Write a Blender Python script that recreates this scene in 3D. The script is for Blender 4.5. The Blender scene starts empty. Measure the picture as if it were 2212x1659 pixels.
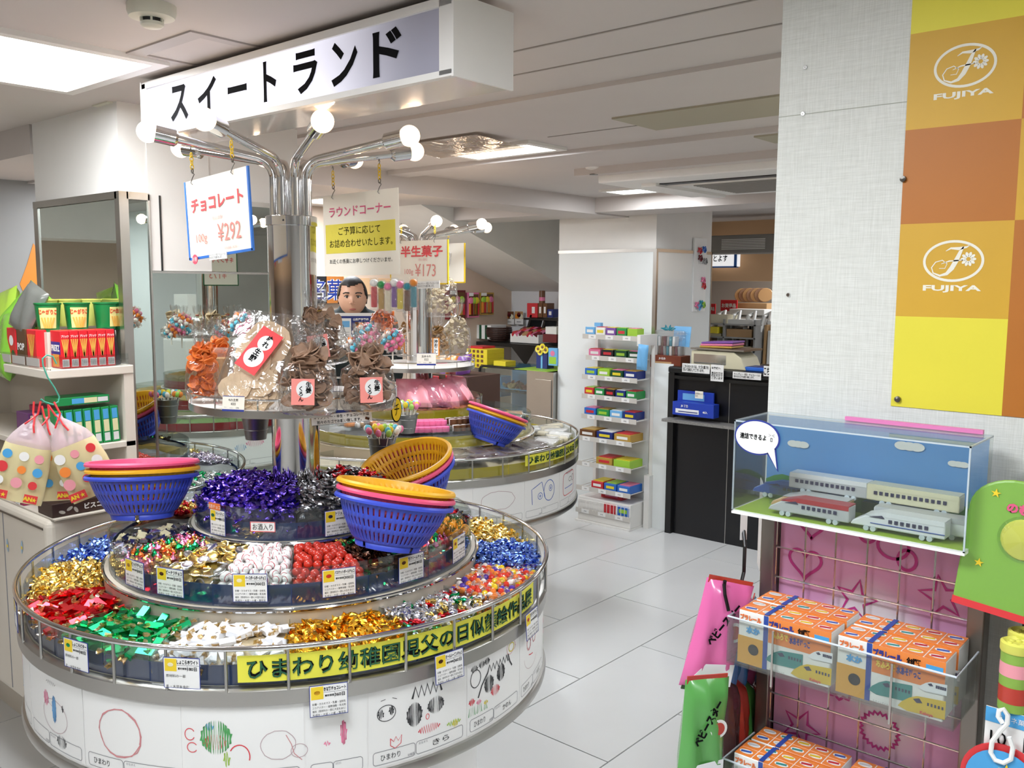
import bpy, math, random
from mathutils import Vector, Matrix, Euler
random.seed(7)
R = math.radians
sc = bpy.context.scene
COL = sc.collection
# ------------------------------------------------------------------ camera
# world: X runs along the long floor joints, Y across them, the camera stands over the origin
FPX, CAM_Z = 1937.2, 1.5866
FW = Vector((0.7520, 0.6498, -0.1113)).normalized()
UP0 = Vector((0.0795, 0.0769, 0.9939))
RT = FW.cross(UP0).normalized()
UPV = RT.cross(FW).normalized()
cam_d = bpy.data.cameras.new('camera')
cam_d.sensor_width = 36.0
cam_d.lens = FPX / 2212 * 36
cam_d.clip_start = 0.02
cam = bpy.data.objects.new('camera', cam_d)
COL.objects.link(cam)
cam.matrix_world = Matrix(((RT.x, UPV.x, -FW.x, 0), (RT.y, UPV.y, -FW.y, 0), (RT.z, UPV.z, -FW.z, CAM_Z), (0, 0, 0, 1)))
sc.camera = cam
sc.view_settings.view_transform = 'Standard'
sc.view_settings.look = 'None'
sc.view_settings.gamma = 1.0
sc.view_settings.use_curve_mapping = False
sc.view_settings.exposure = 0.33
w = bpy.data.worlds.new('world'); sc.world = w; w.use_nodes = True
w.node_tree.nodes['Background'].inputs[0].default_value = (0.75, 0.78, 0.8, 1)
w.node_tree.nodes['Background'].inputs[1].default_value = 0.12

CEIL = 2.12
PANELS = [  # ceiling light boxes: x0, x1, y0, y1 (first three are seen fittings, the rest added to brighten the shop)
    (0.60, 1.13, 2.14, 2.62), (2.66, 2.84, 2.23, 2.65), (4.28, 4.46, 2.52, 3.00), (0.30, 0.65, -0.9, -0.3), (0.3, 0.65, 0.55, 1.15),
    (2.55, 2.85, 0.2, 0.8), (2.5, 2.8, -1.6, -1.0), (4.3, 4.6, 0.2, 0.8), (3.55, 3.85, 4.4, 4.95), (6.3, 6.6, 1.2, 1.8), (2.3, 2.6, 4.2, 4.8), (-0.9, -0.55, 1.3, 1.9), (7.6, 7.9, 2.6, 3.2)]
def area(name, loc, sx, sy, power, col=(1, 1, 1), rot=(0, 0, 0)):
    d = bpy.data.lights.new(name, 'AREA'); d.shape = 'RECTANGLE'; d.size = sx; d.size_y = sy; d.energy = power; d.color = col
    o = bpy.data.objects.new(name, d); COL.objects.link(o); o.location = loc; o.rotation_euler = rot
    return o
PW = 10.5
for i, (x0, x1, y0, y1) in enumerate(PANELS):
    area('panel_light', ((x0 + x1) / 2, (y0 + y1) / 2, CEIL - 0.012), x1 - x0, y1 - y0, PW * {0: 0.95, 2: 0.55, 4: 1.3, 7: 1.4, 8: 2.0, 10: 1.6, 12: 1.5, 9: 1.3}.get(i, 1.0), (0.92, 0.985, 1.07))

# ------------------------------------------------------------------ pixel -> point helpers (frame 2212 x 1659)
CP = Vector((0, 0, CAM_Z))
def ray(x, y): return RT * ((x - 1106) / FPX) + UPV * ((829.5 - y) / FPX) + FW
def az(x, y, z): d = ray(x, y); return CP + d * ((z - CAM_Z) / d.z)
def ax(x, y, X): d = ray(x, y); return CP + d * (X / d.x)
def ay(x, y, Y): d = ray(x, y); return CP + d * (Y / d.y)
def ad(x, y, D): return CP + ray(x, y) * D

# ------------------------------------------------------------------ materials
def lin(c):
    c = c.lstrip('#'); r = [int(c[i:i + 2], 16) / 255 for i in (0, 2, 4)]
    return tuple((a / 12.92 if a <= 0.04045 else ((a + 0.055) / 1.055) ** 2.4) for a in r) + (1,)
MATS = {}
def mat(name, col='#cccccc', rough=0.5, metal=0.0, emit=0.0, ecol=None, coat=0.0, noise=0.0, nscale=30.0, bump=0.0, bscale=200.0, trans=0.0, spec=0.5, sub=None):
    if name in MATS: return MATS[name]
    m = bpy.data.materials.new(name); m.use_nodes = True; MATS[name] = m
    nt = m.node_tree; b = nt.nodes['Principled BSDF']
    c = lin(col) if isinstance(col, str) else col
    b.inputs['Base Color'].default_value = c
    b.inputs['Roughness'].default_value = rough; b.inputs['Metallic'].default_value = metal
    b.inputs['Coat Weight'].default_value = coat; b.inputs['Specular IOR Level'].default_value = spec
    b.inputs['Transmission Weight'].default_value = trans
    if emit:
        b.inputs['Emission Color'].default_value = lin(ecol) if ecol else c
        b.inputs['Emission Strength'].default_value = emit
    tc = None
    if noise or bump:
        tc = nt.nodes.new('ShaderNodeTexCoord')
    if noise:
        n = nt.nodes.new('ShaderNodeTexNoise'); n.inputs['Scale'].default_value = nscale; n.inputs['Detail'].default_value = 4
        mx = nt.nodes.new('ShaderNodeMix'); mx.data_type = 'RGBA'; mx.blend_type = 'MULTIPLY'
        mx.inputs[0].default_value = noise; mx.inputs[6].default_value = c
        nt.links.new(tc.outputs['Object'], n.inputs['Vector']); nt.links.new(n.outputs['Fac'], mx.inputs[7])
        gm = nt.nodes.new('ShaderNodeBrightContrast'); gm.inputs[1].default_value = 0.35; gm.inputs[2].default_value = 0.4
        nt.links.new(n.outputs['Fac'], gm.inputs[0]); nt.links.new(gm.outputs[0], mx.inputs[7])
        nt.links.new(mx.outputs[2], b.inputs['Base Color'])
    if bump:
        n2 = nt.nodes.new('ShaderNodeTexNoise'); n2.inputs['Scale'].default_value = bscale; n2.inputs['Detail'].default_value = 3
        bp = nt.nodes.new('ShaderNodeBump'); bp.inputs['Strength'].default_value = bump; bp.inputs['Distance'].default_value = 0.002
        nt.links.new(tc.outputs['Object'], n2.inputs['Vector']); nt.links.new(n2.outputs['Fac'], bp.inputs['Height']); nt.links.new(bp.outputs[0], b.inputs['Normal'])
    return m
def clear(name, tint='#ffffff', gloss=0.10, rough=0.05, edge=0.6, bump=0.0, bscale=25.0, haze=0.0, hcol='#ffffff', distort=2.0):
    """thin clear sheet: see-through, with reflections that grow at grazing angles"""
    if name in MATS: return MATS[name]
    m = bpy.data.materials.new(name); m.use_nodes = True; MATS[name] = m
    nt = m.node_tree; nt.nodes.clear()
    out = nt.nodes.new('ShaderNodeOutputMaterial'); tr = nt.nodes.new('ShaderNodeBsdfTransparent'); gl = nt.nodes.new('ShaderNodeBsdfGlossy')
    tr.inputs[0].default_value = lin(tint); gl.inputs['Roughness'].default_value = rough
    lw = nt.nodes.new('ShaderNodeLayerWeight'); lw.inputs[0].default_value = 0.25
    mr = nt.nodes.new('ShaderNodeMapRange'); mr.inputs[3].default_value = gloss; mr.inputs[4].default_value = edge
    mx = nt.nodes.new('ShaderNodeMixShader')
    nt.links.new(lw.outputs['Facing'], mr.inputs[0]); nt.links.new(mr.outputs[0], mx.inputs[0])
    nt.links.new(tr.outputs[0], mx.inputs[1]); nt.links.new(gl.outputs[0], mx.inputs[2])
    last = mx
    if bump:
        tc = nt.nodes.new('ShaderNodeTexCoord'); n = nt.nodes.new('ShaderNodeTexNoise'); n.inputs['Scale'].default_value = bscale; n.inputs['Detail'].default_value = 2.5
        n.inputs['Distortion'].default_value = distort
        bp = nt.nodes.new('ShaderNodeBump'); bp.inputs['Strength'].default_value = bump; bp.inputs['Distance'].default_value = 0.02
        nt.links.new(tc.outputs['Object'], n.inputs['Vector']); nt.links.new(n.outputs['Fac'], bp.inputs['Height'])
        nt.links.new(bp.outputs[0], gl.inputs['Normal']); nt.links.new(bp.outputs[0], lw.inputs['Normal'])
    if haze:
        df = nt.nodes.new('ShaderNodeBsdfDiffuse'); df.inputs[0].default_value = lin(hcol)
        m2 = nt.nodes.new('ShaderNodeMixShader'); m2.inputs[0].default_value = haze
        nt.links.new(mx.outputs[0], m2.inputs[1]); nt.links.new(df.outputs[0], m2.inputs[2]); last = m2
    nt.links.new(last.outputs[0], out.inputs[0])
    return m
def M(n): return MATS[n] if isinstance(n, str) else n
mat('white_paint', '#e9e7e2', 0.55, noise=0.08, nscale=6)
mat('ceiling_paint', '#cac3be', 0.7, noise=0.06, nscale=4)
mat('ceiling_sheet', '#a9a38e', 0.7)
mat('beige_wall', '#d9c4b0', 0.7, noise=0.06, nscale=3)
mat('peach_wall', '#e2b98e', 0.7)
mat('white_panel', '#e6ebea', 0.12, coat=0.3)
mat('grout', '#66645f', 0.8)
mat('floor_tile', '#dddedd', 0.22, noise=0.07, nscale=3, coat=0.1)
mat('steel', '#b9b7b2', 0.28, 1.0, noise=0.15, nscale=3)
mat('steel_dark', '#77746f', 0.3, 1.0)
mat('chrome', '#d8d8d8', 0.08, 1.0)
mat('mirror', '#d3dcd6', 0.01, 1.0)
mat('black', '#141414', 0.35); mat('ink', '#101012', 0.9, spec=0.1); mat('wire_black', '#101010', 0.3)
mat('blue_vinyl', '#1c3566', 0.35); mat('yellow_vinyl', '#c9b32a', 0.4); mat('red_vinyl', '#b02430', 0.4)
mat('cream', '#d8d0c2', 0.5, noise=0.06, nscale=5); mat('paper', '#e9e9e6', 0.6); mat('paper_cream', '#efe9db', 0.6); mat('card_blue', '#24348a', 0.5)
mat('sign_yellow', '#e4e04a', 0.5); mat('ink_green', '#1d5a3c', 0.6); mat('tag_yellow', '#e8c92c', 0.5); mat('grey_ink', '#7b7b80', 0.6)
mat('ink_red', '#d8484c', 0.6); mat('ink_pink', '#d9577f', 0.6); mat('ink_blue', '#2f5fb8', 0.6); mat('frame_blue', '#2f6fc4', 0.5)
mat('plastic_blue', '#3a4fc4', 0.4); mat('plastic_yellow', '#f0b41e', 0.4); mat('plastic_pink', '#e8567e', 0.4)
mat('white_plastic', '#eeeeea', 0.35); mat('ivory_plastic', '#d9d6c4', 0.45); mat('chain_yellow', '#e8c21c', 0.4); mat('brass', '#a98a4a', 0.3, 1.0)
clear('acrylic', '#f4f7f6', 0.05, 0.03, 0.45); clear('film', '#fbfbfb', 0.10, 0.12, 0.75, bump=0.5, bscale=14)
clear('film_soft', '#fafafa', 0.08, 0.15, 0.6, bump=0.35, bscale=14, haze=0.06); clear('glass', '#e4efee', 0.06, 0.02, 0.6)

# ------------------------------------------------------------------ mesh building
class MB:
    def __init__(s): s.v = []; s.f = []; s.m = []; s.k = 0
    def mi(s, k): s.k = k; return s
    def add(s, vs, fs):
        n = len(s.v); s.v += [tuple(p) for p in vs]
        for f in fs: s.f.append(tuple(n + i for i in f)); s.m.append(s.k)
        return s
    def box(s, x0, x1, y0, y1, z0, z1, T=None):
        p = [(x, y, z) for z in (z0, z1) for y in (y0, y1) for x in (x0, x1)]
        if T: p = [tuple(T @ Vector(q)) for q in p]
        return s.add(p, [(0, 2, 3, 1), (4, 5, 7, 6), (0, 1, 5, 4), (2, 6, 7, 3), (0, 4, 6, 2), (1, 3, 7, 5)])
    def cyl(s, p0, p1, r0, r1=None, n=14, caps=True):
        r1 = r0 if r1 is None else r1; p0, p1 = Vector(p0), Vector(p1); d = (p1 - p0).normalized()
        a = d.orthogonal().normalized(); b = d.cross(a); vs = []
        for p, r in ((p0, r0), (p1, r1)):
            for i in range(n):
                t = 2 * math.pi * i / n; vs.append(p + (a * math.cos(t) + b * math.sin(t)) * r)
        fs = [(i, (i + 1) % n, n + (i + 1) % n, n + i) for i in range(n)]
        if caps: fs += [tuple(range(n))[::-1], tuple(range(n, 2 * n))]
        return s.add(vs, fs)
    def tube(s, pts, r, n=8, closed=False, caps=True, rs=None):
        pts = [Vector(p) for p in pts]; N = len(pts); vs = []; ref = None
        for i, p in enumerate(pts):
            if closed: d = pts[(i + 1) % N] - pts[i - 1]
            else: d = pts[min(i + 1, N - 1)] - pts[max(i - 1, 0)]
            if d.length < 1e-9: d = Vector((0, 0, 1))
            d.normalize()
            a = d.orthogonal() if ref is None else ref - d * ref.dot(d)
            if a.length < 1e-6: a = d.orthogonal()
            a.normalize(); ref = a; b = d.cross(a); rr = rs[i] if rs else r
            for k in range(n):
                t = 2 * math.pi * k / n; vs.append(p + (a * math.cos(t) + b * math.sin(t)) * rr)
        fs = []
        for i in range(N if closed else N - 1):
            j = (i + 1) % N
            for k in range(n): fs.append((i * n + k, i * n + (k + 1) % n, j * n + (k + 1) % n, j * n + k))
        if caps and not closed: fs += [tuple(range(n))[::-1], tuple(range((N - 1) * n, N * n))]
        return s.add(vs, fs)
    def lathe(s, prof, n=48, c=(0, 0, 0), a0=0.0, a1=360.0, closed=False):
        full = abs(a1 - a0 - 360) < 1e-6; m = n if full else n + 1; vs = []; k = len(prof)
        for i in range(m):
            t = R(a0 + (a1 - a0) * i / n)
            for r, z in prof: vs.append((c[0] + r * math.cos(t), c[1] + r * math.sin(t), c[2] + z))
        fs = []
        for i in range(n):
            j = (i + 1) % m
            for q in range(k if closed else k - 1):
                q2 = (q + 1) % k; fs.append((i * k + q, j * k + q, j * k + q2, i * k + q2))
        if closed and not full: fs += [tuple(range(k)), tuple(range(n * k, n * k + k))[::-1]]
        return s.add(vs, fs)
    def prism(s, pts, y0, y1):
        """outline in local x,z pushed through y"""
        n = len(pts); vs = [(x, y0, z) for x, z in pts] + [(x, y1, z) for x, z in pts]
        return s.add(vs, [tuple(range(n)), tuple(range(n, 2 * n))[::-1]] + [(i, n + i, n + (i + 1) % n, (i + 1) % n) for i in range(n)])
    def slab(s, pts, z0, z1):
        n = len(pts); vs = [(x, y, z0) for x, y in pts] + [(x, y, z1) for x, y in pts]
        return s.add(vs, [tuple(range(n))[::-1], tuple(range(n, 2 * n))] + [(i, (i + 1) % n, n + (i + 1) % n, n + i) for i in range(n)])
    def sphere(s, c, r, n=12, m=8, sx=1, sy=1, sz=1):
        vs = [(c[0], c[1], c[2] + r * sz)]
        for j in range(1, m):
            t = math.pi * j / m
            for i in range(n):
                p = 2 * math.pi * i / n; vs.append((c[0] + r * sx * math.sin(t) * math.cos(p), c[1] + r * sy * math.sin(t) * math.sin(p), c[2] + r * sz * math.cos(t)))
        vs.append((c[0], c[1], c[2] - r * sz)); L = len(vs) - 1; fs = [(0, 1 + i, 1 + (i + 1) % n) for i in range(n)]
        for j in range(m - 2):
            for i in range(n): a = 1 + j * n; fs.append((a + i, a + n + i, a + n + (i + 1) % n, a + (i + 1) % n))
        a = 1 + (m - 2) * n; fs += [(a + i, L, a + (i + 1) % n) for i in range(n)]
        return s.add(vs, fs)
    def mesh(s, name, mats, smooth=False, ang=40):
        me = bpy.data.meshes.new(name); me.from_pydata(s.v, [], s.f); me.update()
        for m in (mats if isinstance(mats, (list, tuple)) else [mats]): me.materials.append(M(m) if isinstance(m, str) else m)
        me.polygons.foreach_set('material_index', s.m)
        if smooth:
            me.polygons.foreach_set('use_smooth', [True] * len(me.polygons)); me.set_sharp_from_angle(angle=R(ang))
        return me
    def build(s, name, mats, parent=None, loc=(0, 0, 0), rot=(0, 0, 0), smooth=False, bevel=0, ang=40, seg=2):
        o = link(name, s.mesh(name, mats, smooth, ang), parent, loc, rot)
        if bevel:
            b = o.modifiers.new('bevel', 'BEVEL'); b.width = bevel; b.segments = seg; b.limit_method = 'ANGLE'; b.angle_limit = R(50)
        return o
def link(name, data, parent=None, loc=(0, 0, 0), rot=(0, 0, 0)):
    o = bpy.data.objects.new(name, data); COL.objects.link(o); o.parent = parent; o.location = loc; o.rotation_euler = rot
    return o
def tag(o, label=None, cat=None, group=None, kind=None):
    if label: o['label'] = label
    if cat: o['category'] = cat
    if group: o['group'] = group
    if kind: o['kind'] = kind
    return o
def thing(name, label, cat, loc=(0, 0, 0), rz=0.0, group=None, rot=None):
    o = link(name, None, None, loc, rot if rot else (0, 0, R(rz))); o.empty_display_size = 0.05
    return tag(o, label, cat, group)
def struct(name, mb, mats, parent=None, **k):
    o = mb.build(name, mats, parent, **k)
    if parent is None: o['kind'] = 'structure'
    return o
def copy_tree(o, parent=None):
    c = o.copy(); COL.objects.link(c); c.parent = parent
    for ch in o.children: copy_tree(ch, c)
    return c
# flat print: text as thin meshes lying on the face (local x right, z up, facing -y)
TX = {}
def text_mesh(body, bold=0.0, m='ink', space=1.0):
    key = (body, bold, m, space)
    if key not in TX:
        c = bpy.data.curves.new('lettering', 'FONT'); c.body = body; c.resolution_u = 2; c.offset = bold; c.space_line = space
        t = bpy.data.objects.new('lettering', c); me = bpy.data.meshes.new_from_object(t)
        bpy.data.objects.remove(t); bpy.data.curves.remove(c)
        xs = [v.co.x for v in me.vertices] or [0]; ys = [v.co.y for v in me.vertices] or [0]
        x0, x1, y0, y1 = min(xs), max(xs), min(ys), max(ys)
        for v in me.vertices: v.co = (v.co.x - (x0 + x1) / 2, 0, v.co.y - (y0 + y1) / 2)
        me.materials.clear(); me.materials.append(M(m)); me.name = 'lettering'
        TX[key] = (me, x1 - x0, y1 - y0)
    return TX[key]
def letter(body, parent, x, z, h, m='ink', y=-0.0012, wmax=None, bold=0.0, left=False, space=1.0, w=None, rot=0.0):
    me, tw, th = text_mesh(body, bold, m, space)
    s = h / max(th, 1e-6); sx = s
    if w: sx = w / tw
    elif wmax and tw * s > wmax: sx = wmax / tw
    o = link('lettering', me, parent, (x + (tw * sx / 2 if left else 0), y, z), (0, rot, 0)); o.scale = (sx, 1, s)
    return o
def vert(body, parent, x, z, h, m='ink', y=-0.0012, bold=0.0, w=None):
    return letter('\n'.join(body), parent, x, z, h, m, y, bold=bold, space=0.98, w=w)
def plate(name, w, h, m, parent, x=0, z=0, y=0.0, t=0.0008, rot=0.0):
    o = MB().box(-w / 2, w / 2, -t, 0, -h / 2, h / 2).build(name, m, parent, (x, y, z), (0, rot, 0)); return o
def card(name, label, cat, w, h, loc, rz, m='paper', t=0.002, tilt=0.0, group=None, roll=0.0):
    """free standing / clipped card: mesh root, front faces local -y, origin at its centre"""
    o = MB().box(-w / 2, w / 2, 0, t, -h / 2, h / 2).build(name, m, None, loc, (R(tilt), R(roll), R(rz)))
    return tag(o, label, cat, group)
# ================================================================== the setting
def floor():
    f = struct('floor', MB().box(-2.5, 10.2, -3.2, 7.2, -0.05, -0.008), 'grout')
    me = MB().box(-0.4475, 0.4475, -0.2225, 0.2225, -0.012, 0).mesh('tile', 'floor_tile')
    for j in range(-10, 12):
        y = 1.6056 + 0.45 * (j + 0.5)
        if not -2.9 < y < 6.9: continue
        for a in range(-13, 17):
            if (a + j) % 2 == 0: continue
            x = 2.8108 + 0.45 * a - 0.45
            if -2.0 < x < 9.8: link('tile', me, f, (x, y, 0))
floor()
# ceiling slab, shallow beam drops, seam battens and patched sheets
c = struct('ceiling', MB().box(-2.5, 10.2, -3.2, 7.2, CEIL, CEIL + 0.1), 'ceiling_paint')
for x0, x1, d in ((2.02, 2.32, 0.012), (2.92, 3.05, 0.02), (4.62, 4.98, 0.09)):
    MB().box(x0, x1, -3.0, 7.0, CEIL - d, CEIL + 0.01).build('beam_strip', 'ceiling_paint', c)
for x in (1.62, 1.80, 2.62): MB().box(x, x + 0.006, -3.0, 1.75 if x < 2 else 2.1, CEIL - 0.002, CEIL).build('seam_batten', mat('seam_grey', '#9c958e', .7), c)
MB().box(2.45, 2.72, 0.35, 1.70, CEIL - 0.006, CEIL).build('ceiling_patch', 'ceiling_sheet', c)
MB().box(2.95, 3.12, 0.35, 1.45, CEIL - 0.026, CEIL - 0.018).build('ceiling_patch', 'ceiling_sheet', c)
MB().box(1.30, 6.10, 3.32, 3.62, CEIL - 0.10, CEIL + 0.01).build('cross_beam', 'ceiling_paint', c)
# the light boxes, each set into the ceiling, seen ones before added ones
mat('panel_glow', '#ffffff', 0.5, emit=6.0, ecol='#fffaf2').cycles.emission_sampling = 'NONE'
LB = ['largest recessed ceiling light panel, above the snack shelves', 'ceiling light panel with a loose clear cover beside the sign', 'narrow ceiling light panel next to the air conditioner']
for i, (x0, x1, y0, y1) in enumerate(PANELS):
    t = thing('ceiling_light', LB[i] if i < 3 else 'added light panel brightening the shop', 'light', ((x0 + x1) / 2, (y0 + y1) / 2, CEIL), 0, 'ceiling light panels')
    if i > 2: t['label'] = 'ceiling light panel added to brighten the shop'
    a, b = (x1 - x0) / 2, (y1 - y0) / 2
    MB().box(-a, a, -b, b, -0.004, -0.001).build('diffuser', 'panel_glow', t)
    f = MB()
    for q in ((-a - .03, a + .03, -b - .03, -b), (-a - .03, a + .03, b, b + .03), (-a - .03, -a, -b, b), (a, a + .03, -b, b)): f.box(*q, -0.012, 0)
    f.build('frame', 'white_paint', t)
t = tag(MB().box(0, 0.27, 0, 0.46, -0.012, -0.010).build('light_cover', clear('cover_film', '#eee6dc', 0.2, 0.1, 0.8, bump=0.3, bscale=10, haze=0.3, hcol='#d8ccc0'), None, (2.37, 2.22, CEIL), (0, R(3), 0)), 'loose glossy clear cover hanging beside the middle ceiling light', 'light cover')
# left pillar: painted above, mirror clad below, with steel trims
TOPM = 1.852
p = struct('wall_pillar_left', MB().box(1.305, 1.95, 2.692, 3.31, 0, CEIL), 'white_paint')
m1 = MB().box(1.301, 1.3045, 2.72, 3.28, 0.25, TOPM - 0.02).build('mirror_panel', 'mirror', p)
MB().box(1.325, 1.388, 2.688, 2.6915, 0.25, TOPM - 0.02).build('mirror_panel', 'mirror', p)
MB().box(1.391, 1.945, 2.684, 2.688, 0.2, 1.612).build('mirror_panel', 'mirror', p)
MB().box(1.60, 1.945, 2.688, 2.6915, 1.62, TOPM - 0.012).build('mirror_panel', 'mirror', p)
MB().box(1.391, 1.60, 2.6885, 2.6918, 1.62, CEIL).build('wall_strip', 'white_paint', p)
MB().box(1.425, 1.43, 2.6855, 2.69, 1.62, TOPM).build('cable_strip', 'black', p)
tr = MB()
tr.box(1.296, 1.325, 2.683, 2.712, 0.0, TOPM + 0.004); tr.box(1.297, 1.305, 3.28, 3.314, 0.2, TOPM)
tr.box(1.296, 1.3045, 2.70, 3.314, TOPM - 0.018, TOPM + 0.004); tr.box(1.32, 1.392, 2.683, 2.692, TOPM - 0.018, TOPM + 0.004)
tr.box(1.60, 1.95, 2.683, 2.692, TOPM - 0.012, TOPM + 0.004); tr.box(1.391, 1.95, 2.682, 2.688, 1.612, 1.618); tr.box(1.387, 1.392, 2.683, 2.69, 0.2, TOPM)
tr.build('trim', 'steel', p)
# right wall end with woven paper
def fabric():
    m = mat('woven_paper', '#d8d9cc', 0.8); nt = m.node_tree; b = nt.nodes['Principled BSDF']
    tc = nt.nodes.new('ShaderNodeTexCoord'); mp = nt.nodes.new('ShaderNodeMapping'); mp.inputs['Scale'].default_value = (1, 30, 900)
    mp2 = nt.nodes.new('ShaderNodeMapping'); mp2.inputs['Scale'].default_value = (1, 900, 30)
    n1 = nt.nodes.new('ShaderNodeTexNoise'); n2 = nt.nodes.new('ShaderNodeTexNoise'); n1.inputs['Scale'].default_value = n2.inputs['Scale'].default_value = 1.0
    ad_ = nt.nodes.new('ShaderNodeMath'); ad_.operation = 'ADD'
    nt.links.new(tc.outputs['Object'], mp.inputs[0]); nt.links.new(tc.outputs['Object'], mp2.inputs[0]); nt.links.new(mp.outputs[0], n1.inputs['Vector']); nt.links.new(mp2.outputs[0], n2.inputs['Vector'])
    nt.links.new(n1.outputs[0], ad_.inputs[0]); nt.links.new(n2.outputs[0], ad_.inputs[1])
    rp = nt.nodes.new('ShaderNodeMapRange'); rp.inputs[1].default_value = 0.6; rp.inputs[2].default_value = 1.4
    mx = nt.nodes.new('ShaderNodeMix'); mx.data_type = 'RGBA'; mx.inputs[6].default_value = lin('#c9cac2'); mx.inputs[7].default_value = lin('#e2e3dd')
    nt.links.new(ad_.outputs[0], rp.inputs[0]); nt.links.new(rp.outputs[0], mx.inputs[0]); nt.links.new(mx.outputs[2], b.inputs['Base Color'])
    bp = nt.nodes.new('ShaderNodeBump'); bp.inputs['Strength'].default_value = 0.25; bp.inputs['Distance'].default_value = 0.001
    nt.links.new(ad_.outputs[0], bp.inputs['Height']); nt.links.new(bp.outputs[0], b.inputs['Normal'])
fabric()
WX = 1.47
WY = ax(1675, 445, WX).y
rw = struct('wall_right', MB().box(WX, WX + 0.30, -2.2, WY, 0, CEIL), 'woven_paper')
MB().box(WX - 0.0006, WX, -0.3, WY, 1.868, 1.869).build('paper_seam', mat('paper_seam_grey', '#a9ab9e', 0.8), rw)  # thin line, a little darker than the paper
for q in ((1740, 146), (1735, 246), (1703, 637)):
    s = ax(*q, WX - 0.001); sm = MB().cyl((0, 0, 0), (-0.002, 0, 0), 0.004, 0.003, 12); sm.mi(1).box(-0.0024, -0.002, -0.0025, 0.0025, -0.0005, 0.0005).box(-0.0024, -0.002, -0.0005, 0.0005, -0.0025, 0.0025)
    sm.build('screw', ['chrome', 'steel_dark'], rw, s)
# white clad pillar near the till
wp = struct('wall_pillar_right', MB().box(5.0, 5.725, 3.106, 3.893, 0, CEIL), 'white_paint')
zt = ax(1412, 537, 5.0).z
for q in ((4.992, 5.0, 3.12, 3.885),): MB().box(*q, 0.0, zt - 0.02).build('clad_panel', 'white_panel', wp)
MB().box(5.012, 5.715, 3.098, 3.106, 0.0, zt - 0.02).build('clad_panel', 'white_panel', wp)
tr = MB(); tr.box(4.990, 5.012, 3.095, 3.120, 0, zt); tr.box(4.989, 5.0, 3.10, 3.893, zt - 0.02, zt); tr.box(5.0, 5.725, 3.094, 3.106, zt - 0.02, zt); tr.box(5.713, 5.725, 3.094, 3.106, 0, zt); tr.build('trim', 'steel', wp)
# outer walls
struct('wall_back', MB().box(-2.5, 6.05, 5.24, 5.34, 0, CEIL), 'beige_wall')
struct('wall_back_right', MB().box(6.05, 6.15, 3.9, 5.34, 0, CEIL), mat('cool_wall', '#dfe0e2', 0.6))
struct('wall_far', MB().box(9.3, 9.4, -3.2, 5.3, 0, CEIL), 'peach_wall')
struct('wall_side', MB().box(-2.5, 9.4, -2.7, -2.6, 0, CEIL), 'white_paint')
wr_ = struct('wall_rear', MB().box(-2.5, -2.4, -2.7, 5.3, 0, CEIL), 'white_paint'); MB().box(-2.4, -2.39, -2.6, 5.2, 1.60, 1.80).build('peach_band', 'peach_wall', wr_); MB().box(-2.4, -2.38, -2.6, 5.2, .9, 1.60).build('brown_band', mat('brown_wall', '#8a7564', .7), wr_)
struct('wall_pillar_far', MB().box(3.40, 3.95, -1.75, -1.2, 0, CEIL), 'white_panel')
# staircase soffit in the back corner
st = MB(); st.prism([(4.55, 1.78), (5.3, 1.56), (5.3, 1.78)], 4.3, 5.24)
struct('trim_stair_soffit', MB().add([(4.3, 5.24, CEIL), (6.05, 5.24, CEIL), (6.05, 5.24, 1.52), (6.05, 4.55, 1.52), (6.05, 4.55, CEIL), (4.3, 4.55, CEIL)], [(0, 1, 2), (5, 3, 4), (0, 2, 3, 5), (1, 4, 3, 2)]), 'white_paint')
# air conditioner cassette
ac = thing('air_conditioner', 'wide white ceiling air conditioner with open dark outlet slot', 'air conditioner', (3.62, 1.55, CEIL - 0.03))
MB().box(-0.12, 0.75, -0.9, 0.95, -0.035, 0.03).build('body', 'white_paint', ac, bevel=0.006)
MB().box(0.05, 0.11, -0.7, 0.72, -0.039, -0.034).build('air_slot', 'black', ac)
g = MB()
for i in range(16): g.box(0.19 + i * 0.028, 0.205 + i * 0.028, -0.62, 0.62, -0.042, -0.035)
g.build('intake_grille', mat('grille_grey', '#8d8a84', 0.5), ac)
MB().box(0.11, 0.13, -0.72, 0.74, -0.07, -0.035).build('louvre', 'white_paint', ac, rot=(0, R(-12), 0)); MB().box(0.02, 0.7, 0.72, 0.80, -0.05, -0.035).build('side_flap', 'white_paint', ac)
ab = MB().box(3.42, 4.5, 0.3, 2.58, CEIL - 0.032, CEIL).build('unit_surround', 'ceiling_paint', c)
# smoke detectors, sprinkler, cable box
def detector(px, py, r, label):
    p = az(px, py, CEIL); t = thing('smoke_detector', label, 'smoke detector', p, 0, 'smoke detectors')
    MB().lathe([(0, 0), (r, 0), (r, -r * .25), (r * .92, -r * .5), (r * .5, -r * .56), (r * .48, -r * .56)], 32).build('base', 'ivory_plastic', t, smooth=True)
    MB().lathe([(r * .44, -r * .5), (r * .42, -r * .72)], 24).build('vent_ring', 'black', t)
    MB().lathe([(r * .48, -r * .7), (r * .46, -r * .82), (r * .36, -r * .9), (0, -r * .9)], 24).build('cap', 'ivory_plastic', t, smooth=True)
    for k in range(6):
        a = k * math.pi / 3; MB().box(-0.003, 0.003, -0.002, 0.002, -r * .72, -r * .52).build('rib', 'ivory_plastic', t, (r * .45 * math.cos(a), r * .45 * math.sin(a), 0), (0, 0, a))
detector(327, 12, 0.046, 'large ivory smoke detector on the ceiling left of the sign')
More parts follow.
